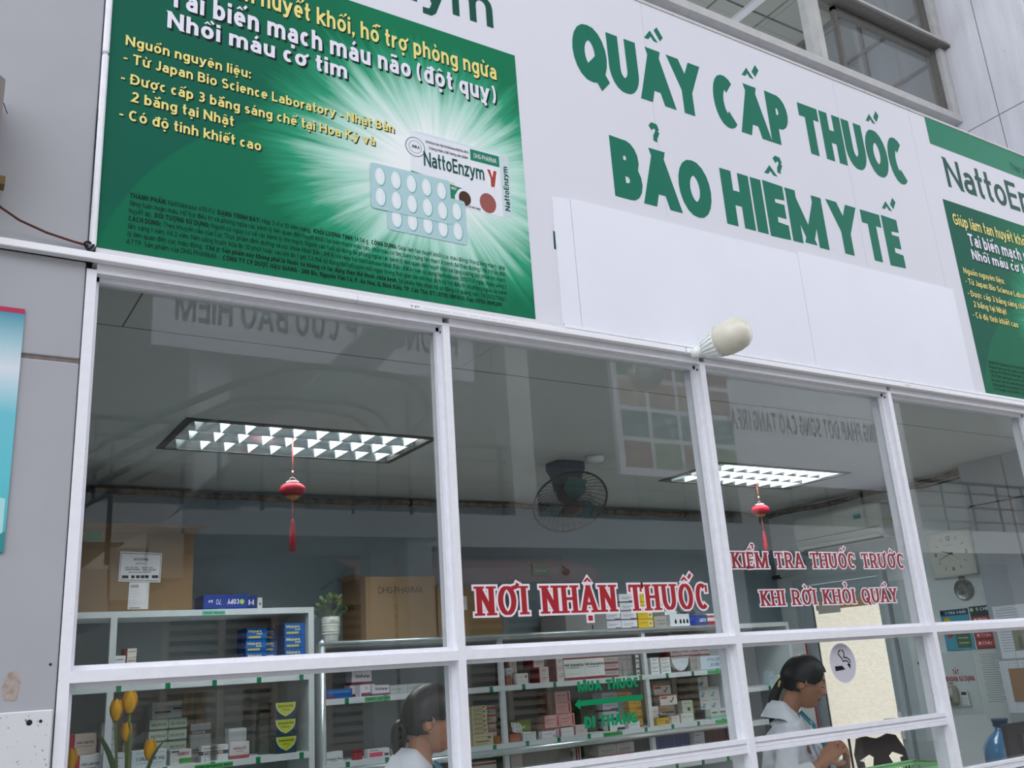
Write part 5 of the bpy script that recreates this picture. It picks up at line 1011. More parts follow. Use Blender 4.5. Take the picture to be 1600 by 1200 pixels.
# corner cabinet
stack('white box with green base lines in the corner cabinet', 6.10, 6.2, 1.372, 1, 1, 1, .075, .08, y=2.99, base='#dfe4e0', bands=((0, 1, .0, .3, '#c2d6c4'),), lines=((.1, .6, .7, '#4a5a55'),))
stack('pale blue bottle carton in the corner cabinet', 6.03, 6.09, 1.372, 1, 1, 1, .11, .06, y=3.02, base='#b8cbd5', lines=((.1, .9, .5, '#7a8d98'),))
stack('flat teal package on the bottom shelf of the corner cabinet', 6.0, 6.16, 1.12, 1, 1, 1, .03, .12, y=2.985, base='#3f5f63', bands=((0, 1, .5, .9, '#2c484c'),))
stack('flat red tipped package at the back of the corner cabinet', 6.04, 6.21, 1.12, 1, 1, 1, .055, .06, y=3.12, base='#8f9a92', bands=((.6, 1, .3, 1, '#b0564f'),))
# ---------------------------------------------------------------- counter, plants
t = thing('counter', 'white service counter running along the inside of the window', 'counter')
mb = MB(); mb.box(.40, 6.42, .112, .44, .92, .95, m_cab, bev=.004); mb.build('worktop', t); mb = MB(); mb.box(.42, 6.40, .40, .43, 0, .919, m_cab); mb.build('back_panel', t); rebase(t, (3.4, .27, 0))
t = thing('potted_plant', 'small leafy plant in a white ribbed pot on the long cabinet beside the printed carton', 'plant')
m_pot = M('white_ceramic', '#d9dcd8', .3); c = Vector((2.262, 2.99, 1.8635))
mb = MB(); mb.lathe([(.040, 0), (.046, .01), (.054, .05), (.057, .10), (.056, .145), (.050, .15), (.046, .148)], c, m_pot, 26); mb.build('pot', t)
for z in (.045, .062, .095, .112):
    mb = MB(); mb.tube([c+Vector(((.0545+z*.02)*math.cos(a), (.0545+z*.02)*math.sin(a), z)) for a in [2*PI*k/26 for k in range(26)]], .003, m_pot, 6, closed=True); mb.build('ridge', t)
mb = MB(); mb.lathe([(.046, .14), (.002, .142)], c, M('potting_soil', '#3a3128', .9), 18); mb.build('soil', t)
m_leaf = M('plant_leaf', '#6f8a5c', .5, noise=.2, scale=30); m_leaf2 = M('plant_leaf_light', '#97ad7c', .5); rr = random.Random(4)
for k in range(90):
    a = rr.uniform(0, 2*PI); el = rr.uniform(-.15, 1.5); R = .085+rr.uniform(-.02, .015)
    p = c+Vector((0, 0, .165))+Vector((R*math.cos(el)*math.cos(a), R*math.cos(el)*math.sin(a), R*1.05*math.sin(el)))
    d = Vector((math.cos(el)*math.cos(a), math.cos(el)*math.sin(a), math.sin(el)*.7+.1)).normalized(); s = d.cross(Vector((rr.uniform(-1, 1), rr.uniform(-1, 1), 1))).normalized(); n = s.cross(d)
    L = rr.uniform(.026, .04); w = L*.34; mb = MB(); mm = m_leaf if rr.random() < .65 else m_leaf2
    mid = [p, p+d*L*.5+n*.003, p+d*L]
    mb.face([p, p+d*L*.35+s*w, mid[1]], mm); mb.face([p+d*L*.35+s*w, p+d*L*.75+s*w*.7, mid[1]], mm); mb.face([p+d*L*.75+s*w*.7, mid[2], mid[1]], mm)
    mb.face([p, mid[1], p+d*L*.35-s*w], mm); mb.face([p+d*L*.35-s*w, mid[1], p+d*L*.75-s*w*.7], mm); mb.face([p+d*L*.75-s*w*.7, mid[1], mid[2]], mm); mb.build('leaf', t)
mb = MB()
for k in range(12):
    a = rr.uniform(0, 6.28); mb.tube([c+Vector((.01*math.cos(a), .01*math.sin(a), .14)), c+Vector((.03*math.cos(a), .03*math.sin(a), .18)), c+Vector((.065*math.cos(a), .065*math.sin(a), .21))], .0015, m_leaf, 4)
mb.build('stem', t); rebase(t, c)
# tulips
vz = Vector((.60, .27, .951))
t = thing('flower_vase', 'tall glass vase on the counter holding the yellow tulips, hidden below the window edge', 'vase')
mb = MB(); mb.lathe([(.035, 0), (.042, .02), (.036, .12), (.030, .22), (.036, .27), (.033, .27), (.027, .22), (.032, .12), (.036, .02), (.002, .012)], vz, M('blue_grey_vase', '#8fa3a8', .2), 20, cap=False); mb.build('body', t); mb = MB(); mb.lathe([(.031, .0), (.034, .004)], vz+Vector((0, 0, .225)), M('vase_filler', '#55604a', .8), 16); mb.build('filler', t); rebase(t, vz)
m_pet = M('tulip_yellow', '#e0a81e', .5, noise=.2, scale=40, stretch=(1, 1, .15)); m_pet2 = M('tulip_orange', '#d18f20', .5, noise=.15, scale=40); m_stem = M('tulip_stem', '#6b7a3f', .5); m_tl = M('tulip_leaf', '#3f5a3c', .5, noise=.15, scale=20)
def tulip(c, h, r, tip, label, open_=0.0):
    t = thing('tulip', label, 'flower', 'yellow tulips'); c = Vector(c)
    for k in range(6):
        inner = k % 2; a0 = 2*PI*k/6+.35; rows = []
        for i in range(8):
            v = i/7; prof = r*(math.sin(PI*min(1, v*.68+.12))**.8)*(1-.12*inner)*(1+open_*v*.3); hw = 1.25*math.sin(PI*(.12+.55*v))**.6*(1 if v < .75 else (1-(v-.75)*.7))
            z = -h/2+h*v*(1 if not inner else .97)
            rows.append([c+Vector((prof*(1-.10*(u*2-1)**2)*math.cos(a0+(u-.5)*hw*1.35), prof*(1-.10*(u*2-1)**2)*math.sin(a0+(u-.5)*hw*1.35), z-.005*(abs(u-.5)*2)**2*v*2+(.002*math.sin(u*40) if v == 1 else 0))) for u in [j/6 for j in range(7)]])
        mb = MB(); mb.grid(rows, m_pet if not inner else m_pet2); mb.build('petal', t)
    p0 = c+Vector((0, 0, -h/2+.002)); tip = Vector(tip); mid = (p0+tip)/2+Vector((p0.x-tip.x, p0.y-tip.y, 0))*.25
    mb = MB(); mb.tube([p0, (p0*.7+mid*.3), mid, tip], [.0035, .0038, .0042, .0042], m_stem, 8); mb.build('stem', t); mb = MB(); mb.lathe([(.004, -.004), (.010, .002), (.006, .006)], p0, m_stem, 10); mb.build('receptacle', t)
    rebase(t, tip)
tulip((.5735, .25, 1.597), .058, .0205, (.598, .262, 1.19), 'tallest yellow tulip, petals opening, right of its neighbour', .25)
tulip((.5385, .25, 1.578), .056, .0185, (.590, .272, 1.19), 'second tallest yellow tulip, left of the tallest one')
tulip((.571, .262, 1.517), .052, .0155, (.605, .275, 1.19), 'small yellow tulip below the tallest one, stems crossing before it')
tulip((.634, .25, 1.465), .056, .0180, (.607, .265, 1.19), 'lowest yellow tulip leaning to the right with a leaf before it')
tulip((.43, .25, 1.46), .055, .0175, (.586, .268, 1.19), 'yellow tulip half hidden behind the left window post')
def leaf(pts, w, label):
    t = thing('tulip_leaf', label, 'leaf', 'long tulip leaves'); rows = []; pts = [Vector(p) for p in pts]; n = 12; C_ = []
    for i in range(n+1):
        u = i/n; C_.append((1-u)**3*pts[0]+3*u*(1-u)**2*pts[1]+3*u*u*(1-u)*pts[2]+u**3*pts[3])
    for i, p in enumerate(C_):
        u = i/n; d = (C_[min(i+1, n)]-C_[max(i-1, 0)]).normalized(); s = d.cross(Vector((.25, -1, 0))).normalized(); f = d.cross(s); ww = w*math.sin(PI*(.12+.86*u))**.8*(1 if u < .99 else .1)
        rows.append([p-s*ww+f*ww*.5, p-s*ww*.5+f*ww*.12, p, p+s*ww*.5+f*ww*.12, p+s*ww+f*ww*.5])
    mb = MB(); mb.grid(rows, m_tl); mb.build('blade', t); rebase(t, pts[0])
leaf(((.589, .26, 1.19), (.565, .25, 1.38), (.535, .245, 1.48), (.478, .24, 1.537)), .009, 'long dark tulip leaf curving up to the left')
leaf(((.603, .258, 1.19), (.602, .235, 1.36), (.625, .225, 1.46), (.672, .222, 1.492)), .006, 'narrow tulip leaf crossing in front of the lowest bloom')

# ---------------------------------------------------------------- right wall
t = thing('air_conditioner', 'white split air conditioner high on the right wall', 'air conditioner'); m_ac = M('ac_white', '#d5d9d6', .35); m_ac2 = M('ac_grey_white', '#c2c8c8', .4)
prof = [(6.648, 2.715), (6.475, 2.715), (6.445, 2.69), (6.432, 2.60), (6.434, 2.50), (6.452, 2.455), (6.50, 2.432), (6.56, 2.428), (6.60, 2.44), (6.648, 2.46)]
mb = MB(); mb.grid([[(p[0], y, p[1]) for p in prof] for y in (2.02, 2.88)], m_ac, False, True, True); mb.build('body', t)
mb = MB(); mb.grid([[(6.45+.002*0+(p[0]-6.45)*1, y, p[1]) for p in prof] for y in (1.995, 2.0195)], m_ac2, False, True, True); mb.build('end_cap', t)
mb = MB(); mb.box(6.429, 6.4318, 2.03, 2.87, 2.514, 2.518, m_dark); mb.build('panel_seam', t)
mb = MB(); mb.obox((6.475, 2.45, 2.4415), (.022, 0, -.010), (0, .40, 0), (.001, 0, .004), M('ac_outlet_dark', '#4a423f', .6)); mb.build('outlet', t)
mb = MB(); mb.obox((6.442, 2.45, 2.452), (.010, 0, -.012), (0, .41, 0), (.003, 0, .002), m_ac); mb.build('louvre', t)
mb = MB(); mb.face([(6.4335, 2.255, 2.565), (6.4335, 2.185, 2.565), (6.4315, 2.185, 2.645), (6.4315, 2.255, 2.645)], C('#3f9aa0')); mb.face([(6.433, 2.25, 2.625), (6.433, 2.19, 2.625), (6.4312, 2.19, 2.64), (6.4312, 2.25, 2.64)], C('#c5d5d8')); mb.face([(6.4332, 2.235, 2.578), (6.4332, 2.205, 2.578), (6.432, 2.205, 2.6), (6.432, 2.235, 2.6)], C('#bcd3d5')); mb.build('energy_label', t)
mb = MB(); mb.lathe([(.024, 0), (.023, .002), (.001, .0025)], (6.56, 1.994, 2.565), C('#c5b83a'), 20, (0, -1, 0)); mb.build('yellow_sticker', t)
rebase(t, (6.64, 2.45, 2.46))
t = thing('wall_bracket', 'small pale blue bracket box at the lower left of the air conditioner', 'bracket'); mb = MB(); mb.box(6.55, 6.648, 2.93, 3.06, 2.37, 2.41, C('#b9cdd8'), bev=.004); mb.build('body', t); mb = MB(); mb.box(6.58, 6.648, 2.97, 3.02, 2.34, 2.3695, C('#a5b9c5')); mb.build('plug', t); rebase(t, (6.64, 3, 2.34))
t = thing('drain_hose', 'pale hose hanging in a curve below the air conditioner', 'hose'); mb = MB(); mb.tube([(6.62, 2.9, 2.45), (6.62, 2.95, 2.36), (6.62, 3.05, 2.29), (6.61, 3.2, 2.27), (6.6, 3.33, 2.265)], .012, C('#b9c4c6'), 8); mb.build('hose', t); mb = MB(); mb.box(6.58, 6.62, 3.26, 3.34, 2.25, 2.28, m_dark); mb.build('clamp', t); rebase(t, (6.62, 3, 2.3))
d = struct('door_1', 'grey aluminium door with a cream patterned glass pane in the right wall'); m_dr = M('door_grey_aluminium', '#aebac0', .4)
mb = MB(); mb.box(6.60, 6.70, 2.205, 2.255, 0, 2.215, m_dr); mb.box(6.60, 6.70, 3.085, 3.135, 0, 2.215, m_dr); mb.box(6.60, 6.70, 2.255, 3.085, 2.16, 2.215, m_dr); mb.build('frame', d)
mb = MB(); mb.box(6.63, 6.67, 2.26, 2.31, 0.02, 2.155, m_dr); mb.box(6.63, 6.67, 2.975, 3.08, .02, 2.155, m_dr); mb.box(6.63, 6.67, 2.31, 2.975, 2.02, 2.155, m_dr); mb.box(6.63, 6.67, 2.31, 2.975, .02, .45, m_dr); mb.build('leaf_frame', d)
mb = MB(); mb.box(6.626, 6.63, 2.97, 2.978, .45, 2.02, m_black); mb.build('dark_gasket', d)
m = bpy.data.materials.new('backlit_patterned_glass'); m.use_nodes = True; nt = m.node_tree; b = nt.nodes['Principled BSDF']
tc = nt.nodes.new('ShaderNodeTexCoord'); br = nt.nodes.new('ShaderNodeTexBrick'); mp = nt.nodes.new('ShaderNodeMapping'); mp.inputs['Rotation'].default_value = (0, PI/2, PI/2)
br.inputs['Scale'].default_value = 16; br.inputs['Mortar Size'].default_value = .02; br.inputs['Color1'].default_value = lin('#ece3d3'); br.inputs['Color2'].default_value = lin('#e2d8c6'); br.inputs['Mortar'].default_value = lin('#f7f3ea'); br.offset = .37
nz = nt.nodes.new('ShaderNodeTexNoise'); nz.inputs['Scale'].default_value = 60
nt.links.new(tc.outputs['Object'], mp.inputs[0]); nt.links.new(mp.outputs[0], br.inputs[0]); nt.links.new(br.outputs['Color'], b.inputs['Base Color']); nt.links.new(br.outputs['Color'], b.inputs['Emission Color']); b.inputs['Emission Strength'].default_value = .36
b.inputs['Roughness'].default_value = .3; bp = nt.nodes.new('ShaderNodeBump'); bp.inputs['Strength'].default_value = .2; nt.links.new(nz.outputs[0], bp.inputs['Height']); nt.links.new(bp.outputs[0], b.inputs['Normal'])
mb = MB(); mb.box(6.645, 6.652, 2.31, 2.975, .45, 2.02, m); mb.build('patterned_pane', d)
mb = MB(); mb.box(6.640, 6.6445, 2.34, 2.95, 1.94, 2.02, C('#d5b48c')); mb.build('peach_strip', d); mb = MB(); mb.box(6.638, 6.6440, 2.70, 2.93, 1.91, 1.985, C('#d6d2cc')); mb.build('white_sticker', d)
mb = MB(); mb.box(6.612, 6.63, 2.265, 2.305, .92, 1.12, m_trunk, bev=.004); mb.build('lock_plate', d); mb = MB(); mb.box(6.60, 6.612, 2.27, 2.3, 1.0, 1.02, C('#3c5560')); mb.tube([(6.612, 2.285, 1.07), (6.58, 2.285, 1.07), (6.57, 2.33, 1.07), (6.57, 2.40, 1.065)], .008, C('#8c979c'), 8); mb.build('handle', d)
d2 = struct('trim_3', 'grey panel strip on the wall beside the door'); mb = MB(); mb.box(6.63, 6.649, 1.90, 2.19, 0, 2.10, m_dr, bev=.003); mb.build('panel', d2); mb = MB(); mb.box(6.622, 6.63, 2.02, 2.05, 1.46, 1.48, m_black); mb.build('catch', d2)
def onwall(name, label, cat, X, y1, y0, z0, z1, m, th=.002):
    """a sheet on a left-facing wall (y1 is its left edge as seen from the shop front)"""
    t = thing(name, label, cat); mb = MB(); mb.box(X-th, X, y0, y1, z0, z1, m); mb.build('sheet', t); return t
def wtext(mb, X, y, z, txt, h, m, wd, w=.2, **k): put_text(mb, txt, (X, y, z), h, m, right=(0, -1, 0), width=wd, w=w, **k)
def wrect(mb, X, y1, y0, z0, z1, m): mb.face([(X, y1, z0), (X, y0, z0), (X, y0, z1), (X, y1, z1)], m)
# clock
t = thing('wall_clock', 'square white wall clock half hidden by the grey pillar', 'clock'); m_ck = M('clock_white', '#cfd2cd', .35); m_cf = M('clock_face', '#d6d8d0', .4)
mb = MB(); Y1, Y0, Zb, Zt = 1.775, 1.40, 2.070, 2.41; mb.box(6.612, 6.648, Y0, Y1, Zb, Zt, m_ck, bev=.01); mb.build('case', t)
yc_, zc_ = (Y1+Y0)/2, (Zb+Zt)/2; X = 6.6115
mb = MB(); pl = []
for a, sx, sz in ((0, -1, 1), (1, 1, 1), (2, 1, -1), (3, -1, -1)):
    for k in range(5):
        th = math.radians([90, 0, -90, -180][a]+[90, 90, 90, 90][a]-90*k/4-0) if False else None
for k in range(40):
    a = 2*PI*k/40; n = 5.0; pl.append((X, yc_-.165*math.copysign(abs(math.cos(a))**(2/n), math.cos(a)), zc_+.148*math.copysign(abs(math.sin(a))**(2/n), math.sin(a))))
mb.face(pl, m_cf); mb.build('face', t)
mb = MB()
for n_, a in (('12', 90), ('3', 0), ('6', -90), ('9', 180)):
    cx = yc_-.125*math.cos(math.radians(a)); cz = zc_+.112*math.sin(math.radians(a)); wd = .035 if len(n_) == 2 else .02; wtext(mb, X-.0005, cx+wd/2, cz-.015, n_, .032, C('#4a4c4c'), wd, .2)
for k in range(12):
    if k % 3:
        a = math.radians(90-30*k); r1, r0 = .135, .108; sc = 1/max(abs(math.cos(a)), abs(math.sin(a))); d_ = Vector((-math.cos(a), math.sin(a))); p = Vector((yc_, zc_)); s_ = Vector((-d_.y, d_.x))*.0025
        q = [p+d_*r0+s_, p+d_*r1+s_, p+d_*r1-s_, p+d_*r0-s_]; mb.face([(X-.0005, v.x, v.y) for v in q], C('#6a6c6c'))
wtext(mb, X-.0005, yc_+.03, zc_-.058, '---', .008, C('#6a6c6c'), .05); wrect(mb, X-.0005, yc_+.05, yc_-.03, zc_+.062, zc_+.064, C('#8a8c8c')); mb.build('dial_marks', t)
def hand(a, ln, w_, m_, nm, back=.02):
    a = math.radians(90-a); d_ = Vector((-math.cos(a), math.sin(a))); s_ = Vector((-d_.y, d_.x))*w_; p = Vector((yc_, zc_)); mb = MB(); mb.face([(X-.003, v.x, v.y) for v in (p-d_*back+s_, p+d_*ln+s_*.5, p+d_*ln-s_*.5, p-d_*back-s_)], m_); mb.build(nm, t)
hand(289, .075, .0045, m_black, 'hour_hand'); hand(250, .115, .003, m_black, 'minute_hand'); hand(128, .10, .0012, C('#7a7c7c'), 'second_hand')
mb = MB(); mb.lathe([(.009, 0), (.008, .004), (.001, .005)], (X-.001, yc_, zc_), m_black, 12, (-1, 0, 0)); mb.build('centre_cap', t); rebase(t, (6.63, yc_, Zb))
t = thing('wall_medal', 'round grey metal relief disc below the clock', 'disc'); m_md = M('grey_metal_relief', '#8d9090', .35, metal=.7, noise=.35, scale=40, bump=.6); mb = MB(); mb.lathe([(.076, 0), (.078, .008), (.070, .012), (.066, .008), (.03, .012), (.001, .013)], (6.648, 1.562, 1.972), m_md, 36, (-1, 0, 0)); mb.build('disc', t); mb = MB(); mb.box(6.64, 6.648, 1.54, 1.585, 2.045, 2.072, C('#7d7f6a')); mb.build('hanger', t); rebase(t, (6.645, 1.562, 1.9))
# posters
X = 6.6445
t = onwall('wall_poster', 'blue green poster with a heading and a yellow and a red mark below the medal', 'poster', 6.648, 1.795, 1.565, 1.545, 1.838, C('#4fa0b8'), .003); mb = MB()
wrect(mb, X, 1.794, 1.566, 1.795, 1.837, C('#2b4a66')); wrect(mb, X, 1.70, 1.585, 1.56, 1.685, C('#4f6f50')); wrect(mb, X, 1.70, 1.585, 1.70, 1.755, C('#4f8a78')); mb.face([(X, 1.775-.028+.028*math.cos(a)*-1, 1.755+.028*math.sin(a)) for a in [2*PI*k/14 for k in range(14)]], C('#cdb52c')); mb.face([(X, 1.747-.028*math.cos(a), 1.665+.03*math.sin(a)) for a in [2*PI*k/14 for k in range(14)]], C('#b5433c')); mb.face([(X, 1.778-.014*math.cos(a), 1.816+.014*math.sin(a)) for a in [2*PI*k/14 for k in range(14)]], C('#d6d3a8'))
wtext(mb, X-.0004, 1.75, 1.806, '1 TRA 3 ĐỐI', .018, m_white, .165); 
for k in range(3): wtext(mb, X-.0004, 1.69, 1.663-k*.036, '+ Đường dùng' if k else 'Tên thuốc', .012, C('#cfd8b8'), .085)
mb.build('print', t); rebase(t, (6.646, 1.68, 1.545))
t = onwall('wall_poster', 'red and dark poster with white headings partly behind the pillar', 'poster', 6.648, 1.553, 1.31, 1.545, 1.845, C('#7a3a3c'), .003); mb = MB()
wrect(mb, X, 1.552, 1.31, 1.80, 1.844, C('#2b4f58')); wrect(mb, X, 1.552, 1.31, 1.76, 1.80, C('#36524f')); mb.face([(X-.0002, 1.535-.014*math.cos(a), 1.822+.014*math.sin(a)) for a in [2*PI*k/14 for k in range(14)]], C('#d6d3a8')); wtext(mb, X-.0004, 1.50, 1.812, '5 CHECK', .022, m_white, .15)
for k, s_ in enumerate(('Nhãn', 'Chất', 'Trộn', 'Chảy')):
    z = 1.75-k*.055; wrect(mb, X-.0002, 1.545, 1.31, z-.022, z+.022, C('#b5433f')); wtext(mb, X-.0006, 1.50, z-.01, s_, .022, m_white, .075, .16); wrect(mb, X-.0004, 1.53, 1.512, z-.009, z+.009, m_white)
mb.build('print', t); rebase(t, (6.646, 1.43, 1.545))
t = onwall('wall_notice', 'white notice with red capitals above the remote control', 'notice', 6.648, 1.93, 1.60, 1.10, 1.535, C('#c3cccd'), .0015); mb = MB(); wtext(mb, 6.6462, 1.785, 1.376, 'TẮT', .036, C('#a53440'), .05, .24); wtext(mb, 6.6462, 1.905, 1.328, 'KHI KHÔNG SỬ DỤNG', .036, C('#a53440'), .285, .26); wtext(mb, 6.6462, 1.83, 1.308, 'ĐIỆN', .014, C('#2f6a4a'), .03, .26); mb.build('lettering', t); rebase(t, (6.647, 1.76, 1.10))
t = onwall('wall_notice', 'white sheet of small print beside the pillar edge', 'notice', 6.648, 1.59, 1.31, 1.06, 1.535, C('#c9d1d1'), .0015); mb = MB(); rr = random.Random(9)
for k in range(22):
    z = 1.505-k*.0155; y1 = 1.55+rr.uniform(-.012, .006); wrect(mb, 6.6462, y1, y1-rr.uniform(.11, .19), z, z+.004, C('#8d9696'))
mb.build('print', t); rebase(t, (6.647, 1.45, 1.06))
t = thing('wall_switch', 'rounded grey beige dispenser on the right wall', 'dispenser'); mb = MB(); mb.box(6.60, 6.648, 1.765, 1.86, 1.165, 1.30, C('#9c9a8c'), bev=.02); mb.build('case', t); mb = MB(); mb.box(6.596, 6.60, 1.785, 1.84, 1.235, 1.285, C('#b9bcb4')); mb.box(6.597, 6.60, 1.80, 1.82, 1.19, 1.22, C('#6b6a5d')); mb.build('front', t); rebase(t, (6.64, 1.81, 1.165))
t = thing('remote_control', 'white remote control in a holder on the right wall', 'remote'); mb = MB(); mb.box(6.62, 6.64, 1.685, 1.738, 1.155, 1.262, C('#d8dcdc'), bev=.004); mb.build('body', t); mb = MB(); wrect(mb, 6.6195, 1.732, 1.692, 1.232, 1.255, C('#3c4044')); mb.build('display', t); mb = MB()
for i in range(3):
    for j in range(4): wrect(mb, 6.6195, 1.73-i*.014, 1.722-i*.014, 1.165+j*.015, 1.173+j*.015, C('#8d9298'))
mb.build('buttons', t); mb = MB(); mb.box(6.635, 6.648, 1.68, 1.743, 1.15, 1.19, C('#c3c8c8')); mb.build('holder', t); rebase(t, (6.64, 1.71, 1.15))
X = 6.4495
t = onwall('pinned_paper', 'upper white sheet with a small photo on the grey pillar', 'paper', 6.4499, 1.255, .93, 1.473, 1.822, C('#d3d8e0'), .0012); mb = MB(); 
for k in range(16): wrect(mb, 6.4484, 1.235, 1.235-(.16 if k < 4 else .08), 1.79-k*.018, 1.794-k*.018, C('#8f98a5'))
wrect(mb, 6.4480, 1.15, 1.055, 1.52, 1.656, C('#8a8a78')); mb.face([(6.4478, 1.12, 1.53), (6.4478, 1.08, 1.53), (6.4478, 1.085, 1.60), (6.4478, 1.10, 1.62), (6.4478, 1.115, 1.60)], C('#6a6f66')); wtext(mb, 6.4482, 1.2, 1.80, '-----', .012, C('#4a5260'), .1); mb.build('print', t); rebase(t, (6.449, 1.1, 1.473))
t = onwall('pinned_paper', 'lower white ruled sheet under a brown card on the grey pillar', 'paper', 6.4499, 1.287, .93, 1.122, 1.458, C('#d0d5de'), .0012); mb = MB()
for k in range(18): wrect(mb, 6.4484, 1.275, .95, 1.44-k*.0175, 1.4415-k*.0175, C('#98a2b3'))
for k in range(5): wrect(mb, 6.4484, 1.272-k*.05, 1.27-k*.05, 1.13, 1.45, C('#98a2b3'))
mb.build('ruling', t); rebase(t, (6.449, 1.1, 1.122))
t = onwall('brown_card', 'brown cardboard card hanging on a cord over the ruled sheet', 'card', 6.446, 1.228, .98, 1.196, 1.408, M('brown_card', '#97785a', .8, noise=.08, scale=6), .003); mb = MB(); mb.tube([(6.4445, 1.15, 1.40), (6.4445, 1.155, 1.46), (6.4445, 1.15, 1.52)], .0015, C('#b5a98a'), 5); mb.build('cord', t); rebase(t, (6.445, 1.1, 1.196))
t = thing('exit_sign', 'small green sign on the back wall right of the fan', 'sign'); mb = MB(); mb.box(4.015, 4.16, 3.33, 3.349, 2.298, 2.372, C('#5f9a8c')); mb.build('plate', t); mb = MB(); mb.box(4.01, 4.165, 3.325, 3.349, 2.372, 2.382, C('#8d9a98')); put_text(mb, '---', (4.04, 3.33, 2.322), .026, C('#bfe0d4'), width=.09, w=.2); mb.build('top_bar', t); rebase(t, (4.09, 3.345, 2.298))
t = thing('dome_camera', 'small black dome camera on the back wall', 'camera'); mb = MB(); mb.lathe([(.004, -.03), (.02, -.026), (.03, -.008), (.03, .008), (.02, .022), (.004, .026)], (4.30, 3.30, 2.32), C('#17181b'), 18); mb.build('dome', t); mb = MB(); mb.tube([(4.30, 3.30, 2.34), (4.30, 3.345, 2.37)], .006, C('#2a2b2e'), 8); mb.tube([(4.30, 3.345, 2.37), (4.302, 3.346, 2.44)], .003, C('#aab4b8'), 6); mb.build('bracket', t); rebase(t, (4.30, 3.33, 2.32))
t = thing('whiteboard', 'white board with blue handwriting and a red edge strip by the back corner', 'board'); mb = MB(); mb.box(6.285, 6.49, 2.985, 3.0, .72, 1.75, C('#b9c1c8')); mb.build('panel', t); mb = MB(); mb.box(6.474, 6.492, 2.978, 2.9845, .72, 1.752, C('#8c2f3c')); mb.build('red_edge', t); mb = MB()
for k, s_ in enumerate(('-- ---', '--- --', '-- --', '- ---', '-- -', '--- -')): put_text(mb, s_, (6.30, 2.985, 1.70-k*.055-(.02 if k else 0)), .026, C('#3f5f96') if k < 2 else C('#8a94a8'), width=.14+.02*(k % 2), w=.12)
mb.build('handwriting', t); mb = MB(); mb.box(6.29, 6.31, 2.98, 3.06, 0, .72, C('#8d979c')); mb.box(6.46, 6.48, 2.98, 3.06, 0, .72, C('#8d979c')); mb.build('leg', t); rebase(t, (6.45, 3.0, 0))

# ---------------------------------------------------------------- on and behind the counter at the right
t = thing('water_bottle', 'blue translucent looking water cooler bottle by the right wall', 'bottle'); c = Vector((6.02, 1.10, 0)); m_wb = M('blue_water_bottle', '#2f6f9c', .15); m_wd = M('dark_blue_cap', '#274a66', .3)
mb = MB(); mb.lathe([(.12, .62), (.132, .64), (.132, .78), (.127, .79), (.127, .80), (.132, .81), (.132, .905), (.125, .95), (.095, 1.0), (.055, 1.035), (.04, 1.05), (.038, 1.075)], c, m_wb, 32); mb.build('body', t)
mb = MB(); mb.lathe([(.038, 1.072), (.046, 1.075), (.046, 1.105), (.05, 1.108), (.05, 1.12), (.02, 1.122)], c, m_wd, 22); mb.build('cap', t)
mb = MB(); mb.lathe([(.1322, .70), (.1326, .705), (.1326, .80), (.1322, .805)], c, C('#2f8fae'), 32, cap=False); mb.build('label_band', t); rebase(t, (6.02, 1.10, .62))
t = thing('water_dispenser', 'white stand under the blue water bottle', 'stand'); mb = MB(); mb.box(5.88, 6.16, .96, 1.24, 0, .619, m_trunk, bev=.015); mb.build('body', t); mb = MB(); mb.box(5.872, 5.88, 1.04, 1.16, .35, .55, C('#4a5058')); mb.build('tap_recess', t); rebase(t, (6.02, 1.10, 0))
t = thing('monitor', 'dark grey computer monitor seen from behind at the right edge', 'monitor'); m_mo = M('monitor_plastic', '#2c2a2d', .45)
mb = MB(); mb.box(5.14, 5.66, .52, .55, .968, 1.158, m_mo, bev=.008); mb.build('shell', t); mb = MB(); mb.box(5.25, 5.55, .50, .5195, .985, 1.10, M('monitor_back', '#353236', .5)); mb.build('back_bulge', t); mb = MB(); mb.box(5.35, 5.45, .5505, .58, .98, 1.05, m_mo); mb.tube([(5.4, .565, .76), (5.4, .565, 1.03)], .014, m_mo, 12); mb.box(5.28, 5.52, .48, .64, .745, .76, m_mo); mb.build('stand', t); rebase(t, (5.4, .53, .745))
t = thing('desk', 'low desk behind the counter carrying the monitor', 'desk'); mb = MB(); mb.box(4.5, 5.75, .455, 1.0, .715, .744, m_cab, bev=.004); mb.build('top', t)
for x, y in ((4.54, .48), (5.71, .48), (4.54, .96), (5.71, .96)):
    mb = MB(); mb.box(x-.02, x+.02, y-.02, y+.02, 0, .7145, m_steel); mb.build('leg', t)
rebase(t, (5.1, .72, 0))
t = thing('basket', 'pale green plastic basket with slotted sides on the counter', 'basket'); m_bk = M('green_plastic', '#8ccf8e', .4)
def bpt(u, v, z, k): return (3.985+u*(.17+.02*k), .29+v*(.11+.015*k), .951+z)
mb = MB(); mb.face([bpt(-1, -1, .003, 0), bpt(1, -1, .003, 0), bpt(1, 1, .003, 0), bpt(-1, 1, .003, 0)], m_bk); mb.build('base', t)
H_ = .125
for (u0, v0, u1, v1) in ((-1, -1, 1, -1), (1, -1, 1, 1), (1, 1, -1, 1), (-1, 1, -1, -1)):
    mb = MB(); P_ = lambda s, f: Vector(bpt(u0+(u1-u0)*s, v0+(v1-v0)*s, f*H_, f))
    n = 16
    for a, b in ((0, .18), (.46, .56), (.86, 1)): mb.face([P_(0, a), P_(1, a), P_(1, b), P_(0, b)], m_bk)
    for k in range(n+1):
        s0 = k/(n+.35); 
        for a, b in ((.18, .46), (.56, .86)): mb.face([P_(s0, a), P_(min(1, s0+.35/n), a), P_(min(1, s0+.35/n), b), P_(s0, b)], m_bk)
    mb.build('side', t)
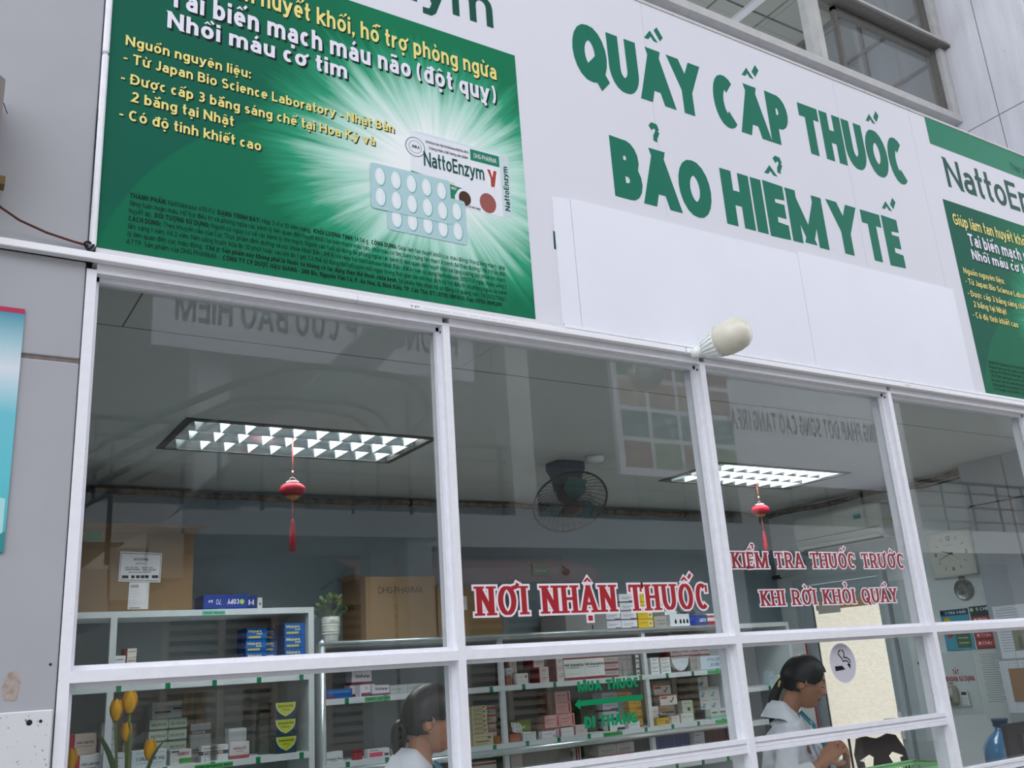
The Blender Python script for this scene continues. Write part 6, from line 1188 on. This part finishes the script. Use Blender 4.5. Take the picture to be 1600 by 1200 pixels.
mb = MB(); mb.tube([bpt(-1, -1, H_, 1), bpt(1, -1, H_, 1), bpt(1, 1, H_, 1), bpt(-1, 1, H_, 1)], .006, m_bk, 8, closed=True); mb.build('rim', t); rebase(t, (3.985, .29, .951))
t = thing('plastic_chair', 'dark brown plastic chair with a slotted back behind the basket', 'chair'); m_ch = M('brown_plastic', '#2f2321', .35); cx, cy = 5.90, 1.72
yd = Vector((.98, -.2, 0)); fd = Vector((-.2, -.98, 0)); base = Vector((cx, cy, 0))
def cp(a, f, z): return base+yd*a+fd*f+Vector((0, 0, z))
mb = MB(); mb.grid([[cp(a, f, .44+.01*abs(a)*4) for a in (-.2, -.1, 0, .1, .2)] for f in (-.2, -.05, .1, .22)], m_ch); mb.grid([[cp(a, f, .415+.01*abs(a)*4) for a in (.2, .1, 0, -.1, -.2)] for f in (-.2, -.05, .1, .22)], m_ch); mb.build('seat', t)
q = []; 
def slab(pts, th, nm):
    mb = MB(); a = [cp(p[0], -.2-(p[1]-.44)*.18, p[1]) for p in pts]; b = [x-fd*th for x in a]; mb.face(a, m_ch); mb.face(b[::-1], m_ch)
    for i in range(len(a)): mb.face([a[i], b[i], b[(i+1) % len(a)], a[(i+1) % len(a)]], m_ch)
    mb.build(nm, t)
slab([(-.22, .90), (-.17, 1.0), (-.10, 1.015), (-.05, 1.0), (0, .99), (.05, 1.0), (.10, 1.015), (.17, 1.0), (.22, .90), (.20, .86), (.10, .895), (.06, .87), (-.06, .87), (-.10, .895), (-.20, .86)], .018, 'top_rail')
for s_ in (-1, 1): slab([(s_*.22, .90), (s_*.20, .86), (s_*.165, .85), (s_*.175, .44), (s_*.215, .44)][::s_], .018, 'back_post')
slab([(-.06, .87), (.06, .87), (.09, .80), (.075, .79), (.075, .44), (-.075, .44), (-.075, .79), (-.09, .80)], .018, 'centre_splat')
for a, f in ((-.19, -.19), (.19, -.19), (-.19, .2), (.19, .2)):
    mb = MB(); mb.tube([cp(a, f, .43), cp(a*1.15, f*1.15, 0)], [.022, .016], m_ch, 8); mb.build('leg', t)
rebase(t, base)
# ---------------------------------------------------------------- people
DG = None
def realise(o):
    """evaluate an object's modifiers into a plain mesh and drop the object"""
    bpy.context.view_layer.update(); dg = bpy.context.evaluated_depsgraph_get(); me = bpy.data.meshes.new_from_object(o.evaluated_get(dg)); m0 = o.data; bpy.data.objects.remove(o); bpy.data.meshes.remove(m0); return me
def skin(nodes, edges, sub=2):
    me = bpy.data.meshes.new('sk'); me.from_pydata([n[:3] for n in nodes], edges, []); o = bpy.data.objects.new('sk', me); COL.objects.link(o)
    mod = o.modifiers.new('s', 'SKIN'); mod.use_smooth_shade = True
    for i, v in enumerate(me.skin_vertices[0].data):
        r = nodes[i][3]; v.radius = r if isinstance(r, tuple) else (r, r); v.use_root = (i == 0)
    if sub: sb = o.modifiers.new('u', 'SUBSURF'); sb.levels = sub; sb.render_levels = sub
    return realise(o)
def join(meshes, voxel, smooth=2):
    bm = bmesh.new()
    for m in meshes: bm.from_mesh(m)
    me = bpy.data.meshes.new('j'); bm.to_mesh(me); bm.free()
    for m in meshes: bpy.data.meshes.remove(m)
    o = bpy.data.objects.new('j', me); COL.objects.link(o); r = o.modifiers.new('r', 'REMESH'); r.mode = 'VOXEL'; r.voxel_size = voxel; r.use_smooth_shade = True
    if smooth: s = o.modifiers.new('s', 'SMOOTH'); s.iterations = smooth; s.factor = .5
    return realise(o)
def gs(x, s): return math.exp(-(x/s)**2)
def head_pt(th, ph, k=1.0):
    """skull and face, local axes (side, forward, up), metres; ph from the chin up, th round from the face"""
    cu, su = math.cos(ph), math.sin(ph); s = math.sin(th)*cu; f = math.cos(th)*cu; u = su
    x, y, z = .074*s, .092*f, .112*u
    if y < 0: y *= 1.08; 
    if z < 0:
        t_ = -u; x *= 1-.26*t_**1.5; y = y*(1-.12*t_)+(.024*t_*t_ if f > -.2 else .03*t_)   # jaw narrows and comes forward
        z *= 1.05
    fr = max(0, f); lat = x/.02
    if f > 0:
        y -= .008*gs(z-.012, .016)*gs(abs(x)-.030, .017)            # eye sockets
        y += .004*gs(z-.036, .014)*gs(x, .05)                        # brow
        y += (.021*gs(z+.022, .013)+.011*gs(z-.0, .022))*gs(x, .0115)   # nose tip and bridge
        y += .006*gs(z+.024, .009)*gs(abs(x)-.014, .007)            # wings of the nose
        y += .009*gs(z+.050, .0075)*gs(x, .020)+.009*gs(z+.063, .008)*gs(x, .017)   # lips
        y -= .004*gs(z+.0565, .0028)*gs(x, .022)                    # mouth line
        y += .010*gs(z+.094, .018)*gs(x, .022)                      # chin
        x += math.copysign(.004*gs(z+.008, .03)*gs(abs(x)-.05, .02), x)
        y += .005*gs(z+.005, .022)*gs(abs(x)-.045, .018)            # cheek bones
    return Vector((x*k, y*k, z*k))
def head_grid(nt_, np_, fn):
    return [[fn(2*PI*j/nt_, -PI/2+PI*(i/np_)) for j in range(nt_)] for i in range(np_+1)]
class Frame:
    def __init__(s, o, fwd, pitch=0, roll=0):
        f = Vector((fwd[0], fwd[1], 0)).normalized(); u = Vector((0, 0, 1)); r = f.cross(u)     # r = the person's right
        f2 = (f*math.cos(pitch)-u*math.sin(pitch)); u2 = (u*math.cos(pitch)+f*math.sin(pitch)); r2 = r
        if roll: r2, u2 = r*math.cos(roll)+u2*math.sin(roll), u2*math.cos(roll)-r*math.sin(roll)
        s.o, s.r, s.f, s.u = Vector(o), r2, f2, u2
    def __call__(s, p): return s.o+s.r*p[0]+s.f*p[1]+s.u*p[2]
m_skin = bpy.data.materials.new('skin'); m_skin.use_nodes = True; b = m_skin.node_tree.nodes['Principled BSDF']; b.inputs['Base Color'].default_value = lin('#a9775b'); b.inputs['Roughness'].default_value = .5; b.inputs['Subsurface Weight'].default_value = .08; b.inputs['Subsurface Radius'].default_value = (.01, .004, .002)
m_hair = M('black_hair', '#0d0b0c', .42, spec=.3, noise=.3, scale=60, stretch=(1, 1, .1)); m_coat = M('white_lab_coat', '#dfe2ea', .75, noise=.03, scale=10, bump=.15); m_lip = M('lips', '#8f4a45', .5); m_brow = M('eyebrow', '#2a1d1a', .7); m_trs = M('dark_trousers', '#2b2c36', .8); m_gold = M('gold', '#d8b256', .25, metal=.9)
def hand(wr, fwd, palm, curl, s=1.0):
    """hand mesh pieces: palm slab plus five skinned finger chains; fwd = wrist to knuckles, palm = palm normal"""
    f = Vector(fwd).normalized(); n = Vector(palm).normalized(); n = (n-f*n.dot(f)).normalized(); sd = f.cross(n); wr = Vector(wr); out = []
    kn = []
    for i, (o_, L) in enumerate(((-.030, .066), (-.010, .074), (.011, .070), (.030, .054))):
        k = wr+f*(.078-.004*abs(i-1.2))*s+sd*o_*s; kn.append(k); d = f; pts = [wr+f*.05*s+sd*o_*.8*s, k]; a = 0
        for j, seg in enumerate((.45, .32, .23)):
            a += curl*(.75 if j == 0 else 1.0); d = f*math.cos(a)+n*math.sin(a); pts.append(pts[-1]+d*L*seg*s)
        out.append(skin([(*p, (.0092-.0008*q)*s) for q, p in enumerate(pts)], [(q, q+1) for q in range(len(pts)-1)], 1))
    t0 = wr+f*.02*s-sd*.024*s; pts = [t0, t0+(f*.5-sd*.75+n*.3).normalized()*.034*s]; d = (f*.75-sd*.35+n*.5).normalized(); pts.append(pts[-1]+d*.03*s); d = (f*.75+sd*.1+n*.6).normalized(); pts.append(pts[-1]+d*.025*s)
    out.append(skin([(*p, r*s) for p, r in zip(pts, (.013, .012, .0098, .0085))], [(0, 1), (1, 2), (2, 3)], 1))
    mb = [(*(wr-f*.02*s), (.019*s, .024*s)), (*(wr+f*.01*s), (.016*s, .030*s)), (*(wr+f*.045*s), (.014*s, .038*s)), (*(wr+f*.075*s), (.012*s, .038*s))]
    # palm as a swept flat oval
    rows = []
    for q, (w_, h_) in zip((-.03, -.005, .02, .05, .078), ((.024, .019), (.028, .018), (.036, .016), (.040, .014), (.036, .010))): rows.append([wr+f*q*s+sd*w_*s*math.cos(a)+n*h_*s*math.sin(a) for a in [2*PI*k/14 for k in range(14)]])
    m = MB(); m.grid(rows, m_skin, True, True, True); me = bpy.data.meshes.new('palm'); me.from_pydata(m.v, [], m.f); out.append(me); return out
def person(label, head_c, fwd, pitch, torso_c, tf, arms, hands, hairstyle, coat_base):
    """one figure; arms = {side: (shoulder, elbow, wrist)} in world coordinates"""
    t = thing('person', label, 'person'); H = Frame(head_c, fwd, pitch); T = Frame(torso_c, tf)
    parts = []; mb = MB(); mb.grid(head_grid(72, 60, lambda th, ph: H(head_pt(th, ph))), m_skin, True, True); me = bpy.data.meshes.new('h'); me.from_pydata(mb.v, [], mb.f); parts.append(me)
    for sd in (-1, 1):     # ears: a curved rim and a lobe
        c = Vector((sd*.075, -.008, -.012)); pts = []
        for k in range(9):
            a = math.radians(-70+k*32); pts.append(H(c+Vector((sd*(.006+.008*max(0, -math.cos(a))), -.014*math.cos(a)*-1*-1, .028*math.sin(a)))))
        parts.append(skin([(*p, .0055) for p in pts], [(i, i+1) for i in range(8)], 1)); parts.append(skin([(*H(c+Vector((sd*.002, 0, .012))), .009), (*H(c+Vector((sd*.003, 0, -.006))), .008), (*H(c+Vector((sd*.006, .004, -.024))), .007)], [(0, 1), (1, 2)], 1))
    nb = T((0, 0, 0)); g0 = H((0, -.028, -.06)); mid = (nb+g0)/2
    # trunk, legs, arms under the clothes
    nodes = [(*T((0, -.01, -.50)), (.13, .10)), (*T((0, -.01, -.30)), (.115, .09)), (*T((0, -.015, -.13)), (.12, .085)), (*T((0, -.02, -.03)), (.055, .05)), (*mid, .05), (*g0, .054), (*H((0, -.02, -.02)), .05)]
    edges = [(i, i+1) for i in range(6)]
    for sd, (sh, el, wr) in arms.items():
        k = len(nodes); nodes += [(*sh, .05), (*el, .038), (*wr, .027)]; edges += [(2, k), (k, k+1), (k+1, k+2)]
    for sd in (-1, 1):
        k = len(nodes); hip = T((sd*.09, -.01, -.58)); zf = .035; nodes += [(*hip, .085), (*(Vector((hip.x, hip.y, .46))+T.f*.01), .055), (hip.x, hip.y, .09, .036), (*(Vector((hip.x, hip.y, zf))+T.f*.11), .03)]; edges += [(0, k), (k, k+1), (k+1, k+2), (k+2, k+3)]
    parts.append(skin(nodes, edges, 2))
    for hd in hands: parts += hand(*hd)
    body = join(parts, .0042, 2); body.materials.append(m_skin); body.materials.append(m_lip); body.materials.append(m_trs)
    for p in body.polygons:
        c = p.center-H.o; l = Vector((c.dot(H.r), c.dot(H.f), c.dot(H.u))); dz = l.z+.0562
        if l.y > .070 and abs(l.x) < .023 and -.0125 < dz < .0095*(1-abs(l.x)/.03): p.material_index = 1
        elif p.center.z < T.o.z-.5: p.material_index = 2
    link('body', body, t)
    # eyelids and brows: fine dark strokes following the face
    def fl(pts, w_, m, nm, off=.0012):
        mb = MB(); mb.tube([H(p) for p in pts], [w_*(.35+.65*math.sin(PI*(i+.4)/(len(pts)-.2))) for i in range(len(pts))], m, 6); mb.build(nm, t)
    def onface(x, z, off):
        best = None
        for i in range(40):
            y = .04+i*.002
        lo_th = math.asin(max(-1, min(1, x/.074))) ; ph = math.asin(max(-1, min(1, z/(.112*(1.05 if z < 0 else 1))))); 
        for _ in range(12):
            p = head_pt(lo_th, ph); lo_th += (x-p.x)*9; ph += (z-p.z)*7
        p = head_pt(lo_th, ph); return Vector((p.x, p.y+off, p.z))
    for sd in (-1, 1):
        fl([onface(sd*(.013+.036*i/7), .0040-.0055*math.sin(PI*i/7)+.002*i/7, .0006) for i in range(8)], .0018, m_brow, 'eyelashes')
        fl([onface(sd*(.014+.036*i/7), .0135+.001*math.sin(PI*i/7), -.0004) for i in range(8)], .0008, m_lip, 'eyelid_crease')
        fl([onface(sd*(.013+.042*i/7), .030+.006*math.sin(PI*i/9), .0002) for i in range(8)], .0028, m_brow, 'eyebrow')
    # hair cap over the skull, thick, with the hairline round the face and ears
    mb = MB(); n1, n2 = 80, 56; rows = []
    def hl(p): # keep the hair here?
        side = abs(p.x)/.075
        if p.y > 0: return p.z > .055+(.012*math.cos(p.x*30))-(.0 if side < .45 else (side-.45)*.105) and not (p.y < .03 and p.z < .0)
        return p.z > (-.004 if side > .84 and p.y > -.03 else -.05-.010*(-p.y/.09))
    gr = [[None]*n1 for _ in range(n2+1)]
    for i in range(n2+1):
        for j in range(n1):
            th, ph = 2*PI*j/n1, -PI/2+PI*i/n2; p = head_pt(th, ph); v = Vector((p.x*1.085, p.y*1.07 if p.y < 0 else p.y*1.045+.001, p.z*1.085 if p.z > 0 else p.z)); v.y -= .004 if p.y < 0 else 0
            v *= 1+.006*math.sin(th*26+ph*4)*max(0, math.cos(ph)); gr[i][j] = (p, v)
    idx = {}; V_, F_ = [], []
    for i in range(n2):
        for j in range(n1):
            q = [(i, j), (i, (j+1) % n1), (i+1, (j+1) % n1), (i+1, j)]; c = sum((gr[a][b_][0] for a, b_ in q), Vector())/4
            if hl(c):
                f = []
                for k in q:
                    if k not in idx: idx[k] = len(V_); V_.append(H(gr[k[0]][k[1]][1]))
                    f.append(idx[k])
                F_.append(f)
    me = bpy.data.meshes.new('hair'); me.from_pydata(V_, [], F_); me.polygons.foreach_set('use_smooth', [True]*len(F_)); o = bpy.data.objects.new('hx', me); COL.objects.link(o); sm = o.modifiers.new('s', 'SOLIDIFY'); sm.thickness = .009; sm.offset = -1; sb = o.modifiers.new('u', 'SUBSURF'); sb.levels = 1; sb.render_levels = 1; me2 = realise(o); me2.materials.append(m_hair); hair = link('hair', me2, t)
    if hairstyle == 'ponytail':
        tie = H((0, -.108, -.045)); pts = [H((0, -.085, -.02)), tie, tie+Vector((-.03, .012, -.06))-T.f*.01, tie+Vector((-.052, .022, -.15))-T.f*.004, tie+Vector((-.062, .03, -.23))]
        me3 = skin([(*p, r) for p, r in zip(pts, (.034, .022, .028, .024, .008))], [(i, i+1) for i in range(4)], 2); me3.materials.append(m_hair); link('ponytail', me3, t)
        mb = MB(); my = M('hair_clip_yellow', '#cfc07a', .4)
        for k in range(6):
            a = 2*PI*k/6; d = H.r*math.cos(a)*.011+H.u*math.sin(a)*.011; c = tie+H.r*.02-H.f*.004; mb.obox(c+d, H.r*.006, H.u*.006, H.f*.004, my)
        mb.lathe([(.008, -.004), (.009, 0), (.002, .006)], tie+H.r*.022-H.f*.004, m_gold, 10, H.r); mb.build('hair_clip', t)
    else:
        c = H((0, -.118, -.035)); me3 = skin([(*H((0, -.09, -.02)), .03), (*c, .042), (*(c-H.u*.05), .034), (*(c-H.u*.11+H.f*.005), .016)], [(0, 1), (1, 2), (2, 3)], 2); me3.materials.append(m_hair); link('hair_bun', me3, t)
    for sd in (-1, 1):
        mb = MB(); mb.lathe([(.001, -.004), (.004, 0), (.001, .004)], H((sd*.084, -.004, -.041)), m_gold, 10); mb.build('earring', t)
    # lab coat: trunk, sleeves, collar
    sh = .032
    nodes = [(*T((0, -.005, -.80)), (.19, .15)), (*T((0, -.005, -.55)), (.178, .145)), (*T((0, -.005, -.33)), (.158, .128)), (*T((0, -.012, -.16)), (.168, .122)), (*T((0, -.02, -.065)), (.115, .085)), (*T((0, -.028, -.018)), (.074, .068))]
    edges = [(i, i+1) for i in range(5)]
    for sd, (s_, el, wr) in arms.items():
        s_, el, wr = Vector(s_), Vector(el), Vector(wr); k = len(nodes); nodes += [(*s_, .066), (*(s_*.5+el*.5), .06), (*el, .056), (*(el*.5+wr*.5), .05), (*(wr+(el-wr)*.12), .044)]; edges += [(3, k)]+[(k+i, k+i+1) for i in range(4)]
    me4 = skin(nodes, edges, 2); cl = join([me4], .006, 3); cl.materials.append(m_coat)
    o = bpy.data.objects.new('cx', cl); COL.objects.link(o); tx = bpy.data.textures.new('folds', 'CLOUDS'); tx.noise_scale = .09; dm = o.modifiers.new('d', 'DISPLACE'); dm.texture = tx; dm.strength = .022; dm.mid_level = .5; dm.texture_coords = 'LOCAL'
    cl = realise(o); link('lab_coat', cl, t)
    # collar: stand and fall, then lapels down the front
    K = Frame(T((0, -.012, .0)), tf, .12); mb = MB(); rows = [[], [], [], [], []]
    for i in range(33):
        a = -2.65+5.3*i/32; ca, sa = -math.cos(a), math.sin(a); fr = max(0, ca); dn = (fr**1.3)
        for q, (r, z) in enumerate(((.074, -.015), (.062, .030), (.066, .035), (.092, .006), (.112, -.032))):
            zz = z-dn*(.055 if q < 3 else .10)+(.012*(1-fr) if q in (1, 2) else 0); rows[q].append(K((sa*r*1.02, ca*r*(1.0+.12*fr), zz)))
    mb.grid(rows, m_coat); mb.build('collar', t)
    for sd in (-1, 1):
        mb = MB(); pts = [(.035, .098, -.055), (.098, .105, -.075), (.118, .118, -.15), (.085, .135, -.175), (.09, .14, -.20), (.02, .150, -.36), (.008, .142, -.36), (.012, .128, -.2)]
        front = [T((sd*p[0], p[1], p[2])) for p in pts]; ring2 = [p+T.f*.005 for p in front]
        mb.face(front if sd > 0 else front[::-1], m_coat); mb.face(ring2 if sd < 0 else ring2[::-1], m_coat)
        for i in range(len(front)): mb.face([front[i], ring2[i], ring2[(i+1) % 8], front[(i+1) % 8]], m_coat)
        mb.build('lapel', t)
    mb = MB(); mt = C('#3f7f92')
    for sd in (-1, 1): mb.tube([T((sd*.055, .06, -.01)), T((sd*.07, .112, -.07)), T((sd*.05, .148, -.16)), T((sd*.015, .156, -.30))], .006, mt, 6)
    mb.build('lanyard', t)
    for sd in (-1, 1):     # shoes
        hip = T((sd*.09, -.01, 0)); mb = MB(); c = Vector((hip.x, hip.y, 0))+T.f*.05; mb.grid([[c+T.r*.042*math.cos(a)*k+T.f*.125*math.sin(a)*k+Vector((0, 0, z)) for a in [2*PI*q/16 for q in range(16)]] for z, k in ((.002, .95), (.02, 1), (.045, .8), (.06, .4))], m_black, True, True, True); mb.build('shoe', t)
    rebase(t, (T.o.x, T.o.y, 0)); return t
person('woman in a white lab coat with a black ponytail looking down at her hands', (3.765, .645, 1.468), (.70, -.72), .38, (3.690, .715, 1.342), (.62, -.78),
 {1: ((3.55, .60, 1.235), (3.43, .545, 1.03), (3.575, .445, 1.125)), -1: ((3.82, .81, 1.235), (3.90, .70, 1.03), (3.80, .50, 1.095))},
 [((3.585, .44, 1.135), (.75, -.25, .55), (.35, .55, -.3), .35, 1.0), ((3.795, .495, 1.10), (-.35, -.45, .75), (-.6, .35, .2), .75, 1.0)], 'ponytail', None)
person('person in a white lab coat with pinned up black hair beside the second window post', (1.735, .665, 1.458), (.90, -.42), .12, (1.69, .70, 1.315), (.88, -.47),
 {1: ((1.605, .555, 1.215), (1.58, .49, 1.0), (1.72, .46, 1.03)), -1: ((1.775, .845, 1.215), (1.83, .80, .99), (1.88, .56, 1.03))},
 [((1.735, .455, 1.035), (.9, 0, .1), (0, .3, -1), .3, 1.0), ((1.88, .55, 1.035), (.1, -.8, .1), (.2, .1, -1), .3, 1.0)], 'bun', None)
# ---------------------------------------------------------------- across the yard: what the panes mirror
YB = -9.0
ob = struct('wall_opposite', 'pale rendered building across the yard'); m_ob = M('pale_render', '#a9a59c', .85, noise=.1, scale=.8); m_ob2 = M('white_render', '#d2d2cf', .8, noise=.05, scale=.8)
piece('facade', m_ob, ob, -5, 11.3, YB-3, YB, -.1, 3.3); piece('added_arcade_wall', M('added_arcade_grey', '#6f7070', .8), ob, 11.3, 26, YB-3.4, YB-3, -.1, 3.3); [piece('added_arcade_pillar', m_ob2, ob, x-.2, x+.2, YB-.4, YB, -.1, 3.3) for x in (12.0, 16.5, 21)]; piece('upper_facade', m_ob, ob, -5, 26, YB-3, YB-1.2, 3.3, 7.4)  # unseen arcade added to darken what the right-hand panes mirror
piece('balcony_slab', m_ob2, ob, -5, 26, YB-1.2, YB+.5, 3.3, 3.75)
piece('roof_edge', m_ob2, ob, -5, 26, YB-3, YB+.9, 7.2, 7.5)
for x in (-1.5, 3.0, 7.5, 12.0, 16.5, 21): piece('column', m_ob2, ob, x-.2, x+.2, YB+.1, YB+.5, 3.75, 7.2)
m_rail = M('dark_railing', '#4a4d50', .5)
for k, (x0, x1) in enumerate(((-4.8, -1.5), (-1.5, 3), (3, 7.5), (7.5, 12), (12, 16.5), (16.5, 21))):
    t = thing('balcony_railing', 'dark steel railing of the opposite balcony, length %s' % ['far left', 'left of the stair', 'above the stair', 'left of the long sign', 'right of the long sign', 'far right'][k], 'railing', 'balcony railings'); mb = MB()
    for z in (3.95, 4.25, 4.55): mb.box(x0+.2, x1-.2, YB+.32, YB+.36, z, z+.035, m_rail)
    mb.build('rail', t); mb = MB()
    for i in range(5): x = x0+.3+i*(x1-x0-.6)/4; mb.box(x-.02, x+.02, YB+.33, YB+.37, 3.75, 4.75, m_rail)
    mb.build('baluster', t); mb = MB(); mb.tube([(x0+.2, YB+.35, 4.78), (x1-.2, YB+.35, 4.78)], .035, m_rail, 8); mb.build('handrail', t); rebase(t, ((x0+x1)/2, YB+.35, 3.75))
t = thing('stair', 'concrete outdoor stair with curved dark handrails rising to a landing, mirrored in the first pane', 'stair')
mb = MB(); n = 18
for i in range(n): mb.box(-3.0+i*.27, -2.73+i*.27+.02, -6.3, -5.05, max(-.1, -.05+i*.165-.25), .10+i*.165, m_ob2)
mb.build('flight', t)
mb = MB(); mb.box(1.86, 4.25, -6.3, -5.05, 2.86, 3.06, m_ob2); mb.build('landing', t); mb = MB(); mb.box(3.9, 4.15, -6.2, -5.95, -.1, 2.86, m_ob2); mb.box(3.9, 4.15, -5.35, -5.1, -.1, 2.86, m_ob2); mb.build('column', t)
up = [(-3.0, .95), (1.14, 3.5), (1.75, 3.88), (2.27, 4.16), (2.66, 4.33), (2.95, 4.39), (3.3, 4.41), (3.58, 4.4), (3.91, 4.37), (4.07, 4.27), (4.13, 4.12), (4.1, 4.0), (3.92, 3.84)]
lo = [(-3.0, .8), (1.13, 3.33), (1.96, 3.84), (2.27, 4.01), (2.6, 4.07), (3.26, 4.08), (3.5, 4.05), (3.63, 3.98), (3.71, 3.86)]
for y in (-5.0, -6.35):
    mb = MB(); mb.tube([(p[0], y, p[1]) for p in up], .032, m_rail, 10); mb.tube([(p[0], y, p[1]) for p in lo], .026, m_rail, 10); mb.tube([(p[0], y, p[1]-.14) for p in lo[:5]], .02, m_rail, 8); mb.build('handrail', t)
    mb = MB()
    for x, z1, z0 in ((-2.6, 1.15, .2), (-.6, 2.4, 1.4), (1.3, 3.58, 2.6), (2.5, 4.25, 3.06), (3.9, 4.37, 3.06)): mb.tube([(x, y, z0), (x, y, z1)], .02, m_rail, 8)
    mb.build('baluster', t)
mb = MB(); mb.prism([(2.2, 3.3), (2.75, 3.3), (6.3, 7.1), (5.75, 7.1)], -7.6, -6.9, C('#77797a')); mb.build('upper_flight', t)
rebase(t, (.5, -5.7, -.1))
def board(label, x0, x1, z0, z1, txt, h, y, grid=None):
    t = thing('sign_board', label, 'sign'); mb = MB(); mb.box(x0, x1, y-.08, y, z0, z1, m_banner); mb.build('board', t)
    mb = MB(); put_text(mb, txt, (x1-.25-0, y, (z0+z1)/2-h*.5), h, C('#3a3f42'), right=(-1, 0, 0), width=(x1-x0)-.5 if grid is None else (x1-x0)*.62, w=.2); mb.build('lettering', t)
    if grid:
        cols = ('#9c6a62', '#a5837a', '#6a8a8c', '#7d9a78', '#b59a86', '#5f7d88')
        for i in range(4):
            for j in range(4):
                mb = MB(); xa = x0+.12+i*.62; za = z0+.12+j*.5; mb.box(xa, xa+.54, y, y+.005, za, za+.42, M('board_photo_%d' % ((i*3+j*5) % 6), cols[(i*3+j*5) % 6], .5, noise=.5, scale=6)); mb.build('photo', t)
    rebase(t, ((x0+x1)/2, y, z0))
board('long white sign board with black capitals and a grid of small pictures, mirrored', 9.1, 16.2, 4.4, 6.6, 'PHƯƠNG PHÁP ĐỐT SÓNG CAO TẦNG (RFA)', .36, YB+.75, True)
board('white sign board with dark capitals above the stair opposite', 2.2, 6.6, 5.6, 6.7, 'PHÒNG CẤP CỨU BẢO HIỂM', .4, YB+.75)
# shuttered windows, awning, plants
m_sh2 = M('shutter_tan', '#a8967c', .6); m_wf = M('shutter_frame', '#c2b49c', .6)
for k, (x0, z0) in enumerate(((2.6, .9), (4.6, .9), (6.6, .9), (9.6, .9))):
    t = thing('shuttered_window', 'tan louvred shutter window, number %s from the stair, on the opposite ground floor' % ['one', 'two', 'three', 'four', 'five'][k], 'window', 'louvred windows opposite'); mb = MB()
    for a, b, c, d in ((x0, x0+.08, z0, z0+1.7), (x0+1.3, x0+1.38, z0, z0+1.7), (x0+.65, x0+.73, z0, z0+1.7), (x0, x0+1.38, z0-.06, z0), (x0, x0+1.38, z0+1.7, z0+1.78)): mb.box(a, b, YB, YB+.07, c, d, m_wf)
    mb.build('frame', t)
    for s_ in (0, 1):
        for i in range(14):
            mb = MB(); mb.obox((x0+.365+s_*.65, YB+.03, z0+.06+i*.118), (.28, 0, 0), (0, .03, -.03), (0, .004, .004), m_sh2); mb.build('slat', t)
    mb = MB(); mb.box(x0+.08, x0+1.3, YB-.02, YB+.002, z0, z0+1.7, m_dark); mb.build('recess', t); rebase(t, (x0+.69, YB, z0-.06))
t = thing('awning', 'faded pink awning over the shuttered windows opposite', 'awning'); mb = MB(); mb.face([(4.62, YB, 3.25), (8.3, YB, 3.25), (8.3, YB+1.0, 2.95), (4.62, YB+1.0, 2.95)], C('#b5756c')); mb.face([(4.62, YB+1.0, 2.935), (8.3, YB+1.0, 2.935), (8.3, YB, 3.235), (4.62, YB, 3.235)], C('#b5756c')); mb.box(4.62, 8.3, YB+.99, YB+1.01, 2.76, 2.95, C('#c9a09a')); mb.build('canopy', t); mb = MB()
for x in (4.56, 8.34): mb.tube([(x, YB+.02, 2.8), (x, YB+.95, 2.95)], .02, m_rail, 6)
mb.build('bracket', t); rebase(t, (5.2, YB, 2.5))
rr = random.Random(12); m_bu = M('shrub_leaf', '#5f7a3c', .6, noise=.3, scale=5)
for k, x in enumerate((3.5, 5.8, 7.4)):
    t = thing('potted_shrub', 'leafy shrub in a clay pot, the %s one in the row opposite' % ['left', 'middle', 'right'][k], 'plant', 'shrubs across the yard'); c = Vector((x, YB+1.5, -.1)); mb = MB(); mb.lathe([(.16, 0), (.22, .3), (.24, .42), (.22, .44), (.02, .42)], c, C('#a5654a'), 18); mb.build('pot', t); mb = MB()
    for i in range(260):
        a, e_, R = rr.uniform(0, 6.28), rr.uniform(-.6, 1.5), rr.uniform(.1, .42); p = c+Vector((R*math.cos(e_)*math.cos(a), R*math.cos(e_)*math.sin(a), .85+R*1.2*math.sin(e_))); d = Vector((rr.uniform(-1, 1), rr.uniform(-1, 1), rr.uniform(-.5, 1))).normalized()*.09; s_ = d.cross(Vector((0, 1, .3))).normalized()*.03; mb.face([p-d, p+s_, p+d, p-s_], m_bu)
    f_ = mb.build('foliage', t); f_['kind'] = 'stuff'; mb = MB(); mb.tube([c+Vector((0, 0, .4)), c+Vector((0, 0, .9))], .03, C('#6a5540'), 8); mb.build('stem', t); rebase(t, c)

ev = struct('ceiling_eave', 'gridded soffit of the wide eave over the yard side')
m_ev = M('eave_tile', '#a8aaa8', .8)
piece('slab', m_ob2, ev, -1.0, 12.0, -3.3, .8, 8.62, 8.8); piece('grid_backing', M('grid_grey', '#5b5c58', .7), ev, -1.0, 12.0, -3.3, .8, 8.60, 8.62)
for i in range(16):
    for j in range(5): piece('soffit_tile', m_ev, ev, -1.0+i*.8+.015, -.2+i*.8-.015, -3.3+j*.8+.015, -2.5+j*.8-.015, 8.58, 8.6)
